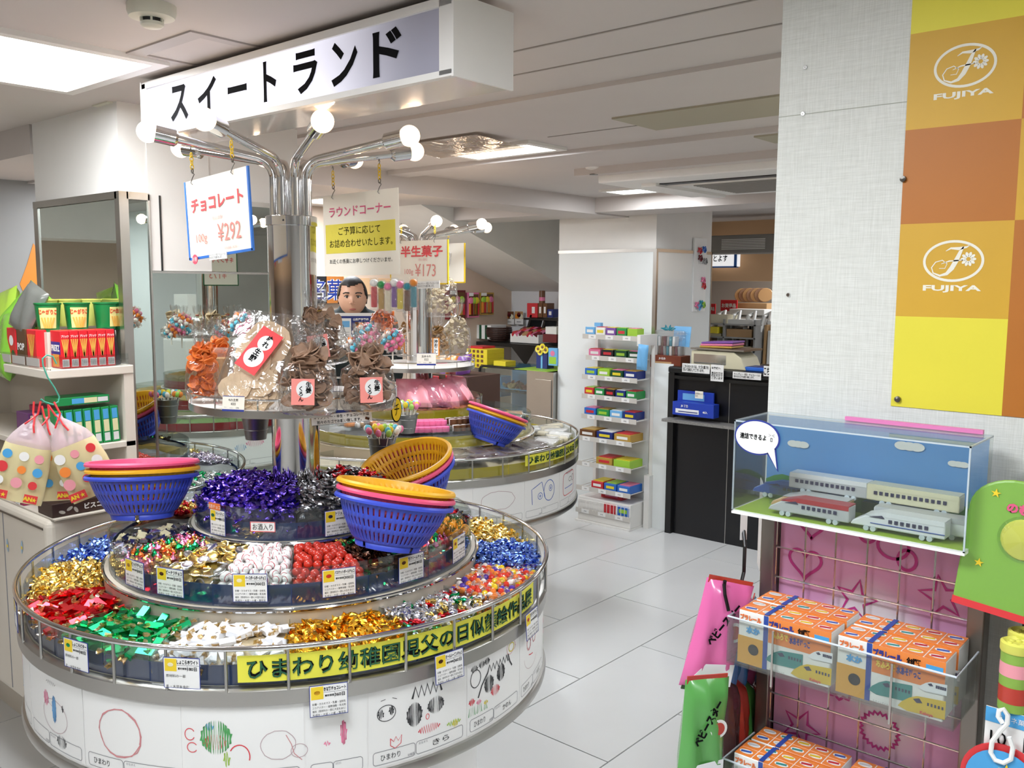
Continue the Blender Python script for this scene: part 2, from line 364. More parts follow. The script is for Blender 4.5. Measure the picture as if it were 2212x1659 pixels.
def sprinkler(px, py, label):
    p = az(px, py, CEIL); t = thing('sprinkler', label, 'sprinkler', p, 0, 'ceiling sprinklers')
    MB().lathe([(0, 0), (.04, 0), (.036, -.006), (.012, -.012), (.012, -.03), (0, -.03)], 20).build('rose', 'white_paint', t, smooth=True)
    MB().lathe([(0, -.03), (.02, -.03), (.02, -.034), (0, -.034)], 16).build('deflector', 'steel_dark', t)
sprinkler(1283, 362, 'small ceiling sprinkler left of the air conditioner'); sprinkler(1155, 521, 'small ceiling sprinkler in the far back of the shop')
p = az(250, 228, CEIL)
t = thing('cable_outlet', 'flat ceiling plate with a small plug and white lead', 'cable outlet', p)
MB().box(-.05, .05, -.05, .05, -.004, 0).build('plate', 'ivory_plastic', t); MB().box(-.012, .03, -.018, .018, -.018, -.004).build('plug', 'ivory_plastic', t, bevel=.004)
MB().tube([(.03, 0, -.012), (.08, -.06, -.012), (.14, -.2, -.01), (.15, -.35, -.008)], .003, 6).build('lead', 'ivory_plastic', t)
# inspection hatch frame on the ceiling
hx = az(478, 78, CEIL)
t = tag(MB().box(-.17, -.13, -.16, .14, -.004, 0).box(.13, .17, -.16, .14, -.004, 0).box(-.13, .13, -.16, -.13, -.004, 0).box(-.13, .13, .11, .14, -.004, 0).build('ceiling_hatch', mat('hatch_grey', '#b3aca6', 0.5), None, (1.22, 1.98, CEIL)), 'square inspection hatch frame in the ceiling behind the sign', 'hatch')
# ================================================================== round sweet stands
S1 = (1.3858, 1.945)
mat('bulb_glow', '#fff1e0', 0.4, emit=2.4, ecol='#ffd9ae').cycles.emission_sampling = 'NONE'
mat('deck_beige', '#c9bfae', 0.4); mat('drum_white', '#ecebe8', 0.45); mat('tray_white', '#e4e0da', 0.3)
def ringpts(r, z, n=72): return [(r * math.cos(2 * math.pi * i / n), r * math.sin(2 * math.pi * i / n), z) for i in range(n)]
def make_stand(c, label, RR=0.66, R2=0.46, R3=0.257, band='blue_vinyl', n1=15, a1=232.0, n2=17, a2=232.5, n3=5, a3=234.0, bulb_a=156.8, group='round sweet stands', power=1.05, full=True, tray_r=0.262, dzt=0.0):
    zt = lambda v: v + dzt
    t = thing('sweet_stand', label, 'display stand', (c[0], c[1], 0), 0, group)
    B = lambda: MB()
    MB().lathe([(RR * .72, 0), (RR * .72, .57)], 48).build('pedestal', 'drum_white', t, smooth=True)
    MB().lathe([(0, .585), (RR - .008, .585), (RR - .008, .77)], 96).build('drum', 'drum_white', t, smooth=True)
    MB().lathe([(RR - .05, .562), (RR - .012, .562), (RR - .001, .570), (RR + .001, .582), (RR - .002, .592), (RR - .012, .595)], 96).build('lower_rim', 'steel', t, smooth=True)
    MB().lathe([(RR - .01, .765), (RR + .001, .767), (RR + .001, .796), (RR - .004, .800), (RR - .02, .801)], 96).build('steel_band', 'steel', t, smooth=True)
    MB().lathe([(RR - .015, .801), (R2 + .012, .801), (R2 + .012, .884), (R2 + .016, .890)], 96).build('deck', 'deck_beige', t, smooth=True)
    MB().tube(ringpts(R2 + .014, .888, 96), .005, 8, closed=True).build('ledge', 'chrome', t, smooth=True)
    d2 = MB().lathe([(R2 + .01, .891), (R3 + .01, .891), (R3 + .01, .972), (R3 + .014, .976)], 80).build('deck', 'deck_beige', t, smooth=True)
    MB().tube(ringpts(R3 + .012, .974, 80), .005, 8, closed=True).build('ledge', 'chrome', t, smooth=True)
    MB().lathe([(R3 + .01, .977), (.05, .977)], 64).build('deck', 'deck_beige', t)
    # acrylic fences in sections, vinyl bands behind them, clear dividers
    for (rr, z0, z1, zb, n, a, ri) in ((RR - .014, .801, .874, .842, n1, a1, R2 + .012), (R2, .891, .975, .939, n2, a2, R3 + .012), (R3, .977, 1.056, 1.020, n3, a3, .064)):
        st = 360.0 / n; sg = max(3, int(st / 5))
        pm = MB().lathe([(rr, z0), (rr, z1), (rr - .003, z1), (rr - .003, z0)], sg, a0=.15, a1=st - .15, closed=True).mesh('acrylic_panel', 'acrylic', True, 30)
        bm = MB().lathe([(rr - .0045, z0), (rr - .0045, zb), (rr - .006, zb), (rr - .006, z0)], sg, a0=0, a1=st, closed=True).mesh('vinyl_band', band, True, 30)
        dm = MB().box(ri, rr - .006, -.0012, .0012, z0, z1 - .006).mesh('divider', 'acrylic')
        for k in range(n):
            q = (0, 0, R(a + k * st))
            link('acrylic_panel', pm, t, (0, 0, 0), q); link('vinyl_band', bm, t, (0, 0, 0), q); link('divider', dm, t, (0, 0, 0), q)
    MB().tube(ringpts(RR, .883, 120), .0055, 10, closed=True).build('rail', 'chrome', t, smooth=True)
    pm = MB().cyl((RR, 0, .795), (RR, 0, .881), .0032, n=8).mesh('rail_post', 'steel', True)
    for k in range(35): link('rail_post', pm, t, (0, 0, 0), (0, 0, R(232.5 + k * 360 / 35)))
    # centre column, collar, arms and bulbs
    MB().lathe([(.061, .977), (.061, zt(1.735))], 48).build('column', 'chrome', t, smooth=True)
    MB().lathe([(.061, zt(1.728)), (.0645, zt(1.729)), (.0645, zt(1.751)), (.061, zt(1.753)), (0, zt(1.753))], 48).build('collar', 'chrome', t, smooth=True)
    MB().sphere((.0635, 0, zt(1.74)), .003, 8, 6).build('screw', 'black', t, rot=(0, 0, R(bulb_a + 60)))
    z0 = zt(1.75); path = [(.043, 0, z0), (.043, 0, zt(1.845))]
    for k in range(1, 9):
        th = R(80 * k / 8); path.append((.043 + .05 * (1 - math.cos(th)), 0, zt(1.845) + .05 * math.sin(th)))
    e = Vector(path[-1]); dr = Vector((math.cos(R(10)), 0, math.sin(R(10))))
    e2 = e + dr * .185; path.append(tuple(e2))
    am = MB().tube(path, .0105, 12).mesh('arm', 'chrome', True)
    sm = MB().cyl(e2, e2 + dr * .006, .014, .02, 20).cyl(e2 + dr * .006, e2 + dr * .052, .0205, n=20).mesh('lamp_socket', 'chrome', True)
    bc = e2 + dr * .068
    gm = MB().sphere((0, 0, 0), .0255, 20, 14).mesh('bulb', 'bulb_glow', True)
    for k in range(8):
        a = R(bulb_a + 45 * k)
        arm = link('arm', am, t, (0, 0, 0), (0, 0, a)); link('lamp_socket', sm, arm); link('bulb', gm, arm, bc)
        if power:
            l = bpy.data.lights.new('bulb_light', 'POINT'); l.energy = power; l.color = (1.0, .72, .48); l.shadow_soft_size = .027
            lo = link('bulb_light', l, arm, bc + dr * .004)
    # upper tray with its low guard rail
    MB().lathe([(.061, zt(1.270)), (tray_r - .002, zt(1.270)), (tray_r, zt(1.274)), (tray_r, zt(1.288)), (tray_r - .004, zt(1.290)), (.061, zt(1.290))], 72).build('tray', ['tray_white'], t, smooth=True)
    MB().lathe([(tray_r + .0005, zt(1.271)), (tray_r + .0005, zt(1.289))], 72).build('tray_edge', 'steel', t, smooth=True)
    MB().tube(ringpts(tray_r, zt(1.314), 72), .0028, 8, closed=True).build('tray_rail', 'chrome', t, smooth=True)
    for k in range(14):
        a = R(10 + k * 360 / 14); MB().cyl((tray_r * math.cos(a), tray_r * math.sin(a), zt(1.288)), (tray_r * math.cos(a), tray_r * math.sin(a), zt(1.313)), .0022, n=6).build('tray_post', 'chrome', t)
    return t
ST1 = make_stand(S1, 'nearest round sweet stand with blue bins and a chrome lamp tree')
S2 = (2.93, 3.115)
ST2 = make_stand(S2, 'round sweet stand with yellow bins, farther back beside the pillar', RR=.76, R2=.535, R3=.30, band='yellow_vinyl', bulb_a=150.0, power=1.1, dzt=-.085)
S3 = (2.84, .535)
ST3 = make_stand(S3, 'round sweet stand with red bins, seen only in the mirror', band='red_vinyl', bulb_a=160.0, power=1.0)
# yellow banner around the rail with the kindergarten's title, lettering bent to the curve
def curved_text(body, c, r, phi0, dphi_total, z, h, m, parent, bold=0.0, name='lettering'):
    """lettering on a cylinder, reading left to right for a viewer outside (angle grows to the right)"""
    me, tw, th = text_mesh(body, bold, m); me = me.copy(); arc = R(dphi_total)
    for v in me.vertices:
        a = R(phi0) + (v.co.x / tw + 0.5) * arc; v.co = (r * math.cos(a), r * math.sin(a), z + v.co.z / th * h)
    return link(name, me, parent)
def curved_strip(name, c, r, a0, a1, z0, z1, m, parent, t=.0008, n=None):
    n = n or max(4, int(abs(a1 - a0) / 3))
    return MB().lathe([(r, z0), (r, z1), (r - t, z1), (r - t, z0)], n, a0=a0, a1=a1, closed=True).build(name, m, parent, smooth=True, ang=30)
b = thing('banner', 'long yellow banner with green lettering around the nearest stand rail', 'banner', (S1[0], S1[1], 0))
curved_strip('paper_strip', S1, .6535, 224.0, 292.5, .812, .866, 'sign_yellow', b)
curved_text('ひまわり幼稚園児父の日似顔絵作品展', S1, .6548, 225.6, 65.5, .839, .042, 'ink', b, bold=.03)
curved_text('ひまわり幼稚園児父の日似顔絵作品展', S1, .6552, 225.6, 65.5, .839, .0415, 'ink_green', b, bold=.0)
b = thing('banner', 'short yellow banner with green lettering on the yellow stand', 'banner', (S2[0], S2[1], 0))
curved_strip('paper_strip', S2, .7575, 262, 312, .828, .873, 'sign_yellow', b)
curved_text('ひまわり幼稚園児父の日似顔絵作品展', S2, .7588, 263.0, 48.0, .85, .035, 'ink', b, bold=.03)
curved_text('ひまわり幼稚園児父の日似顔絵作品展', S2, .7592, 263.0, 48.0, .85, .0345, 'ink_green', b, bold=.0)
# hand drawn sheets around the drums: strokes are thin ribbons of crayon lying on the paper
for n, cc in dict(crayon_black='#3a3a3c', crayon_red='#d8404a', crayon_pink='#e77fa0', crayon_green='#4f9e5a', crayon_blue='#6aa0d0', crayon_yellow='#dcc93a', crayon_rose='#cf8a8c', pencil='#b9a0a4', crayon_lime='#9cc048').items(): mat(n, cc, .8)
def stroke(pts, wd, r, out):
    """pts: (metres along, z); collect a ribbon on the cylinder of radius r"""
    q_ = [pts[0]]
    for a_, b_ in zip(pts, pts[1:]):
        k_ = max(1, int(abs(b_[0] - a_[0]) / .012)); q_ += [(a_[0] + (b_[0] - a_[0]) * i / k_, a_[1] + (b_[1] - a_[1]) * i / k_) for i in range(1, k_ + 1)]
    pts = q_; L = []; n = len(pts)
    for i in range(n):
        x0, z0 = pts[max(i - 1, 0)]; x1, z1 = pts[min(i + 1, n - 1)]; dx, dz = x1 - x0, z1 - z0; q = math.hypot(dx, dz) or 1
        nx, nz = -dz / q * wd / 2, dx / q * wd / 2; x, z = pts[i]; L += [(x + nx, z + nz), (x - nx, z - nz)]
    vs = [(r * math.cos(x / r), r * math.sin(x / r), z) for x, z in L]
    out.add(vs, [(2 * i, 2 * i + 1, 2 * i + 3, 2 * i + 2) for i in range(n - 1)])
def ell(cx, cz, a, b, n=28, t0=0, t1=360, rot=0, j=0.0):
    o = []
    for i in range(n + 1):
        t = R(t0 + (t1 - t0) * i / n); x, z = a * math.cos(t), b * math.sin(t); q = R(rot)
        o.append((cx + x * math.cos(q) - z * math.sin(q) + random.uniform(-j, j), cz + x * math.sin(q) + z * math.cos(q) + random.uniform(-j, j)))
    return o
def scrib(cx, cz, a, b, n, j=.3):
    o = []
    for i in range(n):
        f = i / (n - 1); w_ = a * math.sqrt(max(0.02, 1 - (2 * f - 1) ** 2)); s_ = 1 if i % 2 else -1
        o.append((cx - a + 2 * a * f + random.uniform(-j, j) * .002, cz + s_ * b * math.sqrt(max(.05, 1 - (2 * f - 1) ** 2))))
    return o
def zig(x0, x1, z0, h, n): return [(x0 + (x1 - x0) * i / (2 * n), z0 + (h if i % 2 else 0)) for i in range(2 * n + 1)]
def rrect(x0, x1, z0, z1, q=.006):
    o = []
    for cx, cz, s in ((x1 - q, z1 - q, 0), (x0 + q, z1 - q, 90), (x0 + q, z0 + q, 180), (x1 - q, z0 + q, 270)): o += ell(cx, cz, q, q, 4, s, s + 90)
    return o + [o[0]]
def sheet(stand_c, r, a0, a1, label, draws, name1='ひまわり', name2=None, z0=.598, z1=.764, fields=True):
    s = thing('drawing_sheet', label, 'drawing', (stand_c[0], stand_c[1], 0), 0, "children's drawings around the stands")
    curved_strip('paper_sheet', stand_c, r, a0 + .12, a1 - .12, z0, z1, 'paper', s, t=.0006)
    for mt, pts, wd in draws:
        o = MB(); stroke([(x + R(a0) * r, z) for x, z in pts], wd, r + .0005, o); o.build('crayon_mark', mt, s)
    Lm = R(a1 - a0) * r
    if fields:
        for q in ((.012, Lm * .44), (Lm * .45, Lm - .01)):
            o = MB(); stroke([(x + R(a0) * r, z) for x, z in rrect(q[0], q[1], z0 + .006, z0 + .034)], .0011, r + .0004, o); o.build('name_box', 'grey_ink', s)
        for nm, f in ((name1, .2), (name2, .7)):
            if nm: curved_text(nm, stand_c, r + .0006, a0 + (a1 - a0) * (f - .09), (a1 - a0) * .18, z0 + .02, .013, 'ink', s)
        curved_text('幼稚園', stand_c, r + .0006, a0 + (a1 - a0) * .36, (a1 - a0) * .065, z0 + .011, .006, 'grey_ink', s)
        curved_text('おなまえ', stand_c, r + .0006, a0 + (a1 - a0) * .47, (a1 - a0) * .09, z0 + .029, .005, 'grey_ink', s)
W1 = R(21) * .6525
SH = .6528
sheet(S1, SH, 151, 172, 'faint drawing sheet at the far left edge of the nearest stand', [('crayon_blue', ell(.10, .69, .05, .04, j=.002), .002), ('crayon_pink', scrib(.12, .72, .02, .02, 12), .003)])
sheet(S1, SH, 172, 193, 'drawing sheet with a small pink and blue figure', [('crayon_pink', scrib(.10, .706, .010, .018, 12), .003), ('crayon_blue', scrib(.135, .69, .007, .03, 14), .004), ('pencil', ell(.135, .675, .05, .036), .0012), ('pencil', [(.11, .70), (.14, .69)], .001), ('crayon_black', scrib(.17, .70, .003, .008, 6), .002), ('crayon_black', scrib(.16, .625, .018, .014, 16), .003), ('crayon_black', scrib(.125, .745, .02, .005, 12), .001)], None, None)
sheet(S1, SH, 193, 214, 'drawing sheet with one large red crayon oval', [('crayon_rose', ell(.10, .688, .052, .05, 40, 0, 800, -20, .0018), .0022)], 'ひまわり', 'ゆうや')
sheet(S1, SH, 214, 235, 'drawing sheet with a green scribble and red swirls', [('crayon_green', scrib(.07, .70, .03, .034, 26), .005), ('crayon_red', scrib(.068, .69, .022, .016, 16), .002), ('crayon_blue', scrib(.058, .722, .008, .008, 8), .003), ('crayon_red', ell(.018, .705, .010, .012, 18, 30, 330), .0016), ('crayon_red', ell(.022, .678, .010, .010, 18, 30, 330), .0016), ('crayon_red', ell(.115, .66, .02, .024, 14, 150, -20), .0022), ('crayon_lime', scrib(.09, .655, .006, .016, 6), .003), ('pencil', ell(.19, .68, .034, .03, j=.001), .0012), ('pencil', ell(.23, .665, .016, .014), .0012), ('crayon_rose', [(.205, .70), (.215, .68), (.22, .66), (.235, .645)], .0014)], 'ひまわり', None)
sheet(S1, SH, 235, 246, 'nearly blank drawing sheet with a few pink marks', [('crayon_pink', scrib(.078, .69, .006, .026, 10), .003), ('crayon_pink', scrib(.045, .672, .006, .005, 6), .003)], None, None)
sheet(S1, SH, 246, 267, 'drawing sheet of a face with black eyes and red grin', [('crayon_black', zig(.100, .172, .728, .024, 5), .005), ('crayon_black', scrib(.105, .693, .018, .026, 24), .0035), ('crayon_black', scrib(.157, .70, .020, .018, 24), .004), ('crayon_red', scrib(.14, .653, .026, .009, 20), .004), ('crayon_red', ell(.136, .68, .004, .006, 12), .0014), ('crayon_black', ell(.042, .712, .020, .017, 24), .0015), ('crayon_black', scrib(.03, .712, .006, .010, 8), .003), ('crayon_black', scrib(.053, .716, .005, .010, 8), .003), ('crayon_red', [(.05, .655), (.05, .64), (.06, .632), (.073, .64), (.075, .658), (.067, .647), (.062, .657), (.057, .647), (.05, .655)], .0016), ('crayon_lime', scrib(.205, .645, .018, .006, 12), .004), ('crayon_yellow', scrib(.208, .642, .007, .008, 8), .004), ('crayon_black', [(.03, .74), (.04, .742)], .0012), ('crayon_black', [(.055, .742), (.065, .738)], .0012)], 'ひまわり', 'きら')
sheet(S1, SH, 267, 285, 'drawing sheet of a face with spiky hair, tulips and sun', [('crayon_black', zig(.07, .15, .722, .016, 6), .004), ('crayon_black', [(.07, .722), (.05, .70), (.038, .675)], .004), ('crayon_black', [(.15, .738), (.158, .718), (.168, .705)], .004), ('crayon_black', scrib(.075, .695, .016, .020, 22), .0035), ('crayon_black', scrib(.12, .706, .015, .020, 22), .0035), ('crayon_red', scrib(.098, .672, .016, .012, 16), .004), ('crayon_black', ell(.03, .722, .016, .02, 24), .002), ('crayon_black', scrib(.026, .745, .010, .008, 12), .003), ('crayon_black', scrib(.05, .748, .009, .008, 12), .003), ('crayon_black', scrib(.068, .75, .008, .008, 12), .003), ('crayon_red', scrib(.018, .672, .008, .008, 10), .004), ('crayon_pink', scrib(.04, .665, .007, .006, 10), .003), ('crayon_yellow', scrib(.064, .656, .006, .005, 10), .003), ('crayon_green', zig(.008, .028, .64, .02, 4), .0022), ('crayon_green', zig(.034, .05, .64, .02, 3), .0022), ('crayon_green', zig(.058, .068, .64, .012, 2), .0022), ('crayon_yellow', ell(.165, .75, .012, .010), .002), ('crayon_rose', ell(.165, .75, .02, .014, 20, j=.003), .0012)], 'ひまわり', 'かのん')
sheet(S1, SH, 285, 303, 'faint drawing sheet with two pink spirals and small mouth', [('crayon_rose', ell(.06, .72, .014, .014, 30, 0, 900, 0, .002), .002), ('crayon_rose', ell(.10, .724, .013, .013, 30, 0, 900, 0, .002), .002), ('crayon_red', [(.06, .692), (.075, .688), (.09, .686)], .002), ('pencil', ell(.08, .69, .05, .035, 20, 180, 330), .001)], 'ひまわり', 'やまと')
sheet(S1, SH, 303, 321, 'drawing sheet with coloured dots at the right edge', [('crayon_pink', scrib(.04, .71, .007, .009, 10), .003), ('crayon_pink', scrib(.04, .68, .006, .007, 10), .003), ('crayon_green', scrib(.045, .655, .007, .012, 12), .003), ('crayon_blue', scrib(.12, .735, .004, .01, 6), .003), ('crayon_yellow', scrib(.13, .70, .005, .012, 8), .003), ('pencil', ell(.085, .70, .022, .03), .0012)], None, None)
SH2 = .7528
sheet(S2, SH2, 243, 262, 'far stand drawing sheet with pale squares', [('pencil', ell(.12, .70, .08, .04, j=.003), .002)], None, None)
sheet(S2, SH2, 262, 281, 'far stand drawing sheet with two big blue ringed eyes', [('ink_blue', [(.05, .655), (.045, .72), (.11, .745), (.135, .67)], .003), ('ink_blue', ell(.165, .70, .04, .045, 24, 160, -200), .003), ('ink_blue', ell(.10, .685, .015, .014), .0025), ('ink_blue', ell(.175, .708, .012, .013), .0025), ('ink_blue', ell(.10, .685, .004, .004), .003), ('ink_blue', ell(.175, .708, .004, .004), .003)], None, None)
sheet(S2, SH2, 281, 300, 'far stand drawing sheet with a face outlined in red', [('crayon_red', rrect(.04, .19, .645, .745, .025), .003), ('crayon_black', scrib(.12, .745, .05, .008, 16), .003), ('ink_blue', [(.06, .678), (.17, .678)], .003), ('crayon_black', ell(.13, .71, .02, .01), .002), ('crayon_black', ell(.17, .71, .015, .015), .002)], None, None)
sheet(S2, SH2, 300, 319, 'far stand drawing sheet with black lashes at its edge', [('crayon_black', zig(.06, .13, .725, .02, 4), .004), ('crayon_black', scrib(.20, .74, .03, .01, 14), .004), ('crayon_black', ell(.20, .70, .02, .028), .002)], None, None)
sheet(S3, SH, 60, 90, 'mirrored drawing sheet with three small coloured dresses', [('crayon_green', scrib(.10, .70, .012, .014, 10), .004), ('ink_blue', scrib(.15, .705, .012, .016, 10), .004), ('crayon_lime', scrib(.2, .70, .012, .014, 10), .004)], None, None)
sheet(S3, SH, 90, 120, 'mirrored drawing sheet with pink cloud', [('crayon_pink', scrib(.12, .72, .05, .02, 20), .006), ('crayon_blue', scrib(.2, .70, .03, .02, 14), .004)], None, None)
# ================================================================== sweets in the bins
def foil(n, c, r=.26): return mat(n, c, r, 1.0)
for n, cc in dict(foil_gold='#f2d47c', foil_orange='#f0b83c', foil_blue='#7292e0', foil_red='#e4323c', foil_green='#2cbc78', foil_silver='#e6e6ea', foil_purple='#6a50c0', foil_grey='#9a9a9e', foil_pink='#ee94bc', foil_copper='#e68048', foil_lilac='#dccfe6', foil_brown='#6a4838').items(): foil(n, cc)
mat('wrap_white', '#eef0f4', .3); mat('choc_cream', '#e4dcb4', .4); mat('ball_red', '#c2321e', .22, coat=.4); mat('fruit_orange', '#f0a020', .3); mat('leaf_green', '#1f5c34', .4)
mat('candy_red', '#e0402c', .2); mat('candy_orange', '#f08a3c', .2); mat('candy_violet', '#5c3ca8', .2); mat('candy_white', '#f4ece4', .2); mat('candy_yellow', '#f0d030', .2); mat('candy_pink', '#f080a8', .25); mat('candy_aqua', '#5cb8d0', .25); mat('candy_lime', '#a8d860', .25)
clear('wrap_gold', '#e6c98a', .25, .15, .8, haze=.25, hcol='#b89858'); clear('wrap_clear', '#f8f0e8', .2, .15, .8, haze=.15)
def ballmat(name, col, seam, w=.0006, k=.62):
    m = mat(name, col, .3, coat=.3); nt = m.node_tree; b = nt.nodes['Principled BSDF']; tc = nt.nodes.new('ShaderNodeTexCoord'); sp = nt.nodes.new('ShaderNodeSeparateXYZ')
    a = nt.nodes.new('ShaderNodeMath'); a.operation = 'ABSOLUTE'; s = nt.nodes.new('ShaderNodeMath'); s.operation = 'SUBTRACT'; s.inputs[1].default_value = k * .0105
    a2 = nt.nodes.new('ShaderNodeMath'); a2.operation = 'ABSOLUTE'; l = nt.nodes.new('ShaderNodeMath'); l.operation = 'LESS_THAN'; l.inputs[1].default_value = w
    mx = nt.nodes.new('ShaderNodeMix'); mx.data_type = 'RGBA'; mx.inputs[6].default_value = lin(col); mx.inputs[7].default_value = lin(seam)
    nt.links.new(tc.outputs['Object'], sp.inputs[0]); nt.links.new(sp.outputs[0], a.inputs[0]); nt.links.new(a.outputs[0], s.inputs[0]); nt.links.new(s.outputs[0], a2.inputs[0]); nt.links.new(a2.outputs[0], l.inputs[0]); nt.links.new(l.outputs[0], mx.inputs[0]); nt.links.new(mx.outputs[2], b.inputs['Base Color'])
ballmat('baseball_white', '#ecebe8', '#b8384a'); ballmat('basketball_red', '#c4301e', '#6a150e', .0004, .0)
def fan(b, x, d, r=.009, L=.012):
    """twisted wrapper end as a crinkled flare"""
    n = 8; vs = [(x, .0018 * math.cos(i * 2 * math.pi / n), .0018 * math.sin(i * 2 * math.pi / n)) for i in range(n)]
    for i in range(n):
        q = r * random.uniform(.55, 1.15) * (1 if i % 2 else .7); t = i * 2 * math.pi / n
        vs.append((x + d * L * random.uniform(.7, 1.1), q * math.cos(t), q * .6 * math.sin(t)))
    b.add(vs, [(i, (i + 1) % n, n + (i + 1) % n, n + i) for i in range(n)])
def crumple(b, sx, sy, sz, amt=.25, n=8, m=5):
    i0 = len(b.v); b.sphere((0, 0, 0), 1, n, m, sx, sy, sz)
    for i in range(i0, len(b.v)):
        q = 1 + random.uniform(-amt, amt); x, y, z = b.v[i]; b.v[i] = (x * q, y * q, z * q)
def mk_twist(mats, s=1.0):
    b = MB(); crumple(b, .0135 * s, .0085 * s, .0075 * s); b.mi(len(mats) - 1 if len(mats) > 1 else 0); fan(b, .0125 * s, 1, .0095 * s, .011 * s); fan(b, -.0125 * s, -1, .0095 * s, .011 * s); return b.mesh('candy', mats)
def mk_bar(mats, s=1.0):
    b = MB(); T = Matrix.Identity(4); L, w, h = .0165 * s, .0068 * s, .0055 * s
    b.prism([(-L, -h * .6), (-L * .92, -h), (L * .92, -h), (L, -h * .6), (L, h * .6), (L * .92, h), (-L * .92, h), (-L, h * .6)], -w, w)
    b.mi(1); fan(b, L, 1, .009 * s, .012 * s); fan(b, -L, -1, .009 * s, .012 * s); return b.mesh('candy', mats)
def mk_ball(m, r=.0105): return MB().sphere((0, 0, 0), r, 14, 10).mesh('candy', m, True)
def mk_coin(m): return MB().lathe([(0, .0015), (.0105, .0015), (.0115, .0022), (.0135, .0018), (.014, 0), (.0135, -.0018), (.0115, -.0022), (0, -.0022)], 20).mesh('candy', m, True)
def mk_square(m):
    b = MB(); b.box(-.0095, .0095, -.0095, .0095, -.004, .004)
    for i in range(8): b.v[i] = tuple(q + random.uniform(-.0018, .0018) for q in b.v[i])
    fan(b, .009, 1, .008, .006); fan(b, -.009, -1, .008, .006); return b.mesh('candy', m)
def mk_heart(m): return MB().lathe([(0, -.006), (.008, -.005), (.0092, 0), (.005, .006), (.001, .0095), (.003, .013)], 10).mesh('candy', m)
def mk_pine():
    b = MB(); b.sphere((0, 0, 0), .011, 12, 8, 1, 1, 1.15); b.mi(1)
    for k in range(7):
        a = k * .9; b.add([(.004 * math.cos(a), .004 * math.sin(a), .011), (.004 * math.cos(a + .8), .004 * math.sin(a + .8), .011), (.013 * math.cos(a + .4), .013 * math.sin(a + .4), .024)], [(0, 1, 2)])
    return b.mesh('candy', ['fruit_orange', 'leaf_green'])
def mk_bonbon(m):
    b = MB(); b.sphere((0, 0, 0), .0082, 10, 7); b.mi(1); fan(b, .007, 1, .009, .012); fan(b, -.007, -1, .009, .012); return b.mesh('candy', [m, 'wrap_clear'])
K = lambda f, n, *a: [f(*a) for _ in range(n)]
KINDS = {
    'gold': K(mk_twist, 4, ['foil_gold'], 1.05), 'orange': K(mk_twist, 4, ['foil_orange'], 1.1), 'blue': K(mk_twist, 4, ['foil_blue'], .95), 'silver': K(mk_twist, 4, ['foil_silver'], .95),
    'purple': K(mk_twist, 4, ['foil_purple'], .95), 'grey': K(mk_twist, 4, ['foil_grey'], .9), 'red': K(mk_bar, 3, ['foil_red', 'wrap_gold'], 1.1), 'green': K(mk_bar, 3, ['foil_green', 'wrap_gold'], 1.15),
    'white': K(mk_bar, 3, ['wrap_white', 'wrap_gold'], 1.0), 'baseball': [mk_ball('baseball_white')], 'basketball': [mk_ball('basketball_red')], 'coin': [mk_coin('foil_gold'), mk_coin('foil_gold'), mk_coin('foil_silver')],
    'square': K(mk_square, 3, 'foil_grey') + [mk_square('foil_silver'), mk_square('choc_cream')], 'heart': [mk_heart(q) for q in ('foil_pink', 'foil_green', 'foil_copper', 'foil_pink', 'foil_gold')],
    'pine': [mk_pine()], 'cups': [mk_heart(q) for q in ('foil_pink', 'foil_green', 'foil_gold', 'foil_red', 'foil_copper')], 'mixed': K(mk_twist, 3, ['foil_silver'], .85) + [mk_twist(['foil_red'], .8), mk_twist(['foil_green'], .8), mk_twist(['foil_gold'], .8)] + K(mk_twist, 2, ['foil_silver'], .85),
    'fruit': [mk_bonbon(q) for q in ('candy_red', 'candy_orange', 'candy_violet', 'candy_red', 'candy_orange', 'candy_white', 'candy_yellow')], 'lilac': K(mk_twist, 3, ['foil_lilac'], .9), 'dark': K(mk_twist, 3, ['foil_brown'], .9) + [mk_twist(['foil_green'], .8), mk_twist(['foil_gold'], .8)],
    'redgrey': K(mk_twist, 2, ['foil_grey'], .9) + [mk_twist(['foil_red'], .9)], 'silverball': [mk_ball('foil_silver', .0095)], 'silvergreen': K(mk_twist, 2, ['foil_silver'], .9) + [mk_twist(['foil_green'], .9)], 'violetblue': K(mk_twist, 3, ['foil_blue'], .9),
    'goldcoinred': [mk_heart('foil_red'), mk_heart('foil_gold')], 'lime': [mk_bonbon('candy_lime')], 'yellowpink': [mk_bonbon('candy_yellow'), mk_bonbon('candy_pink')],
}
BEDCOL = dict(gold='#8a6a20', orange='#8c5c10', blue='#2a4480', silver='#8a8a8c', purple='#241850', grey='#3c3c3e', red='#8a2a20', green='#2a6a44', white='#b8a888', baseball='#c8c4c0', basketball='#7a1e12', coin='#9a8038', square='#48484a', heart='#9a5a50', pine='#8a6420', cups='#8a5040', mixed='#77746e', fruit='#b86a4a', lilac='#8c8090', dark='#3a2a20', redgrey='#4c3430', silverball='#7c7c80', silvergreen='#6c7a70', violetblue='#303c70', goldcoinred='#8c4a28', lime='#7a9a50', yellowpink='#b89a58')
for k_, v_ in BEDCOL.items(): mat('bed_' + k_, v_, .5, noise=.5, nscale=90)
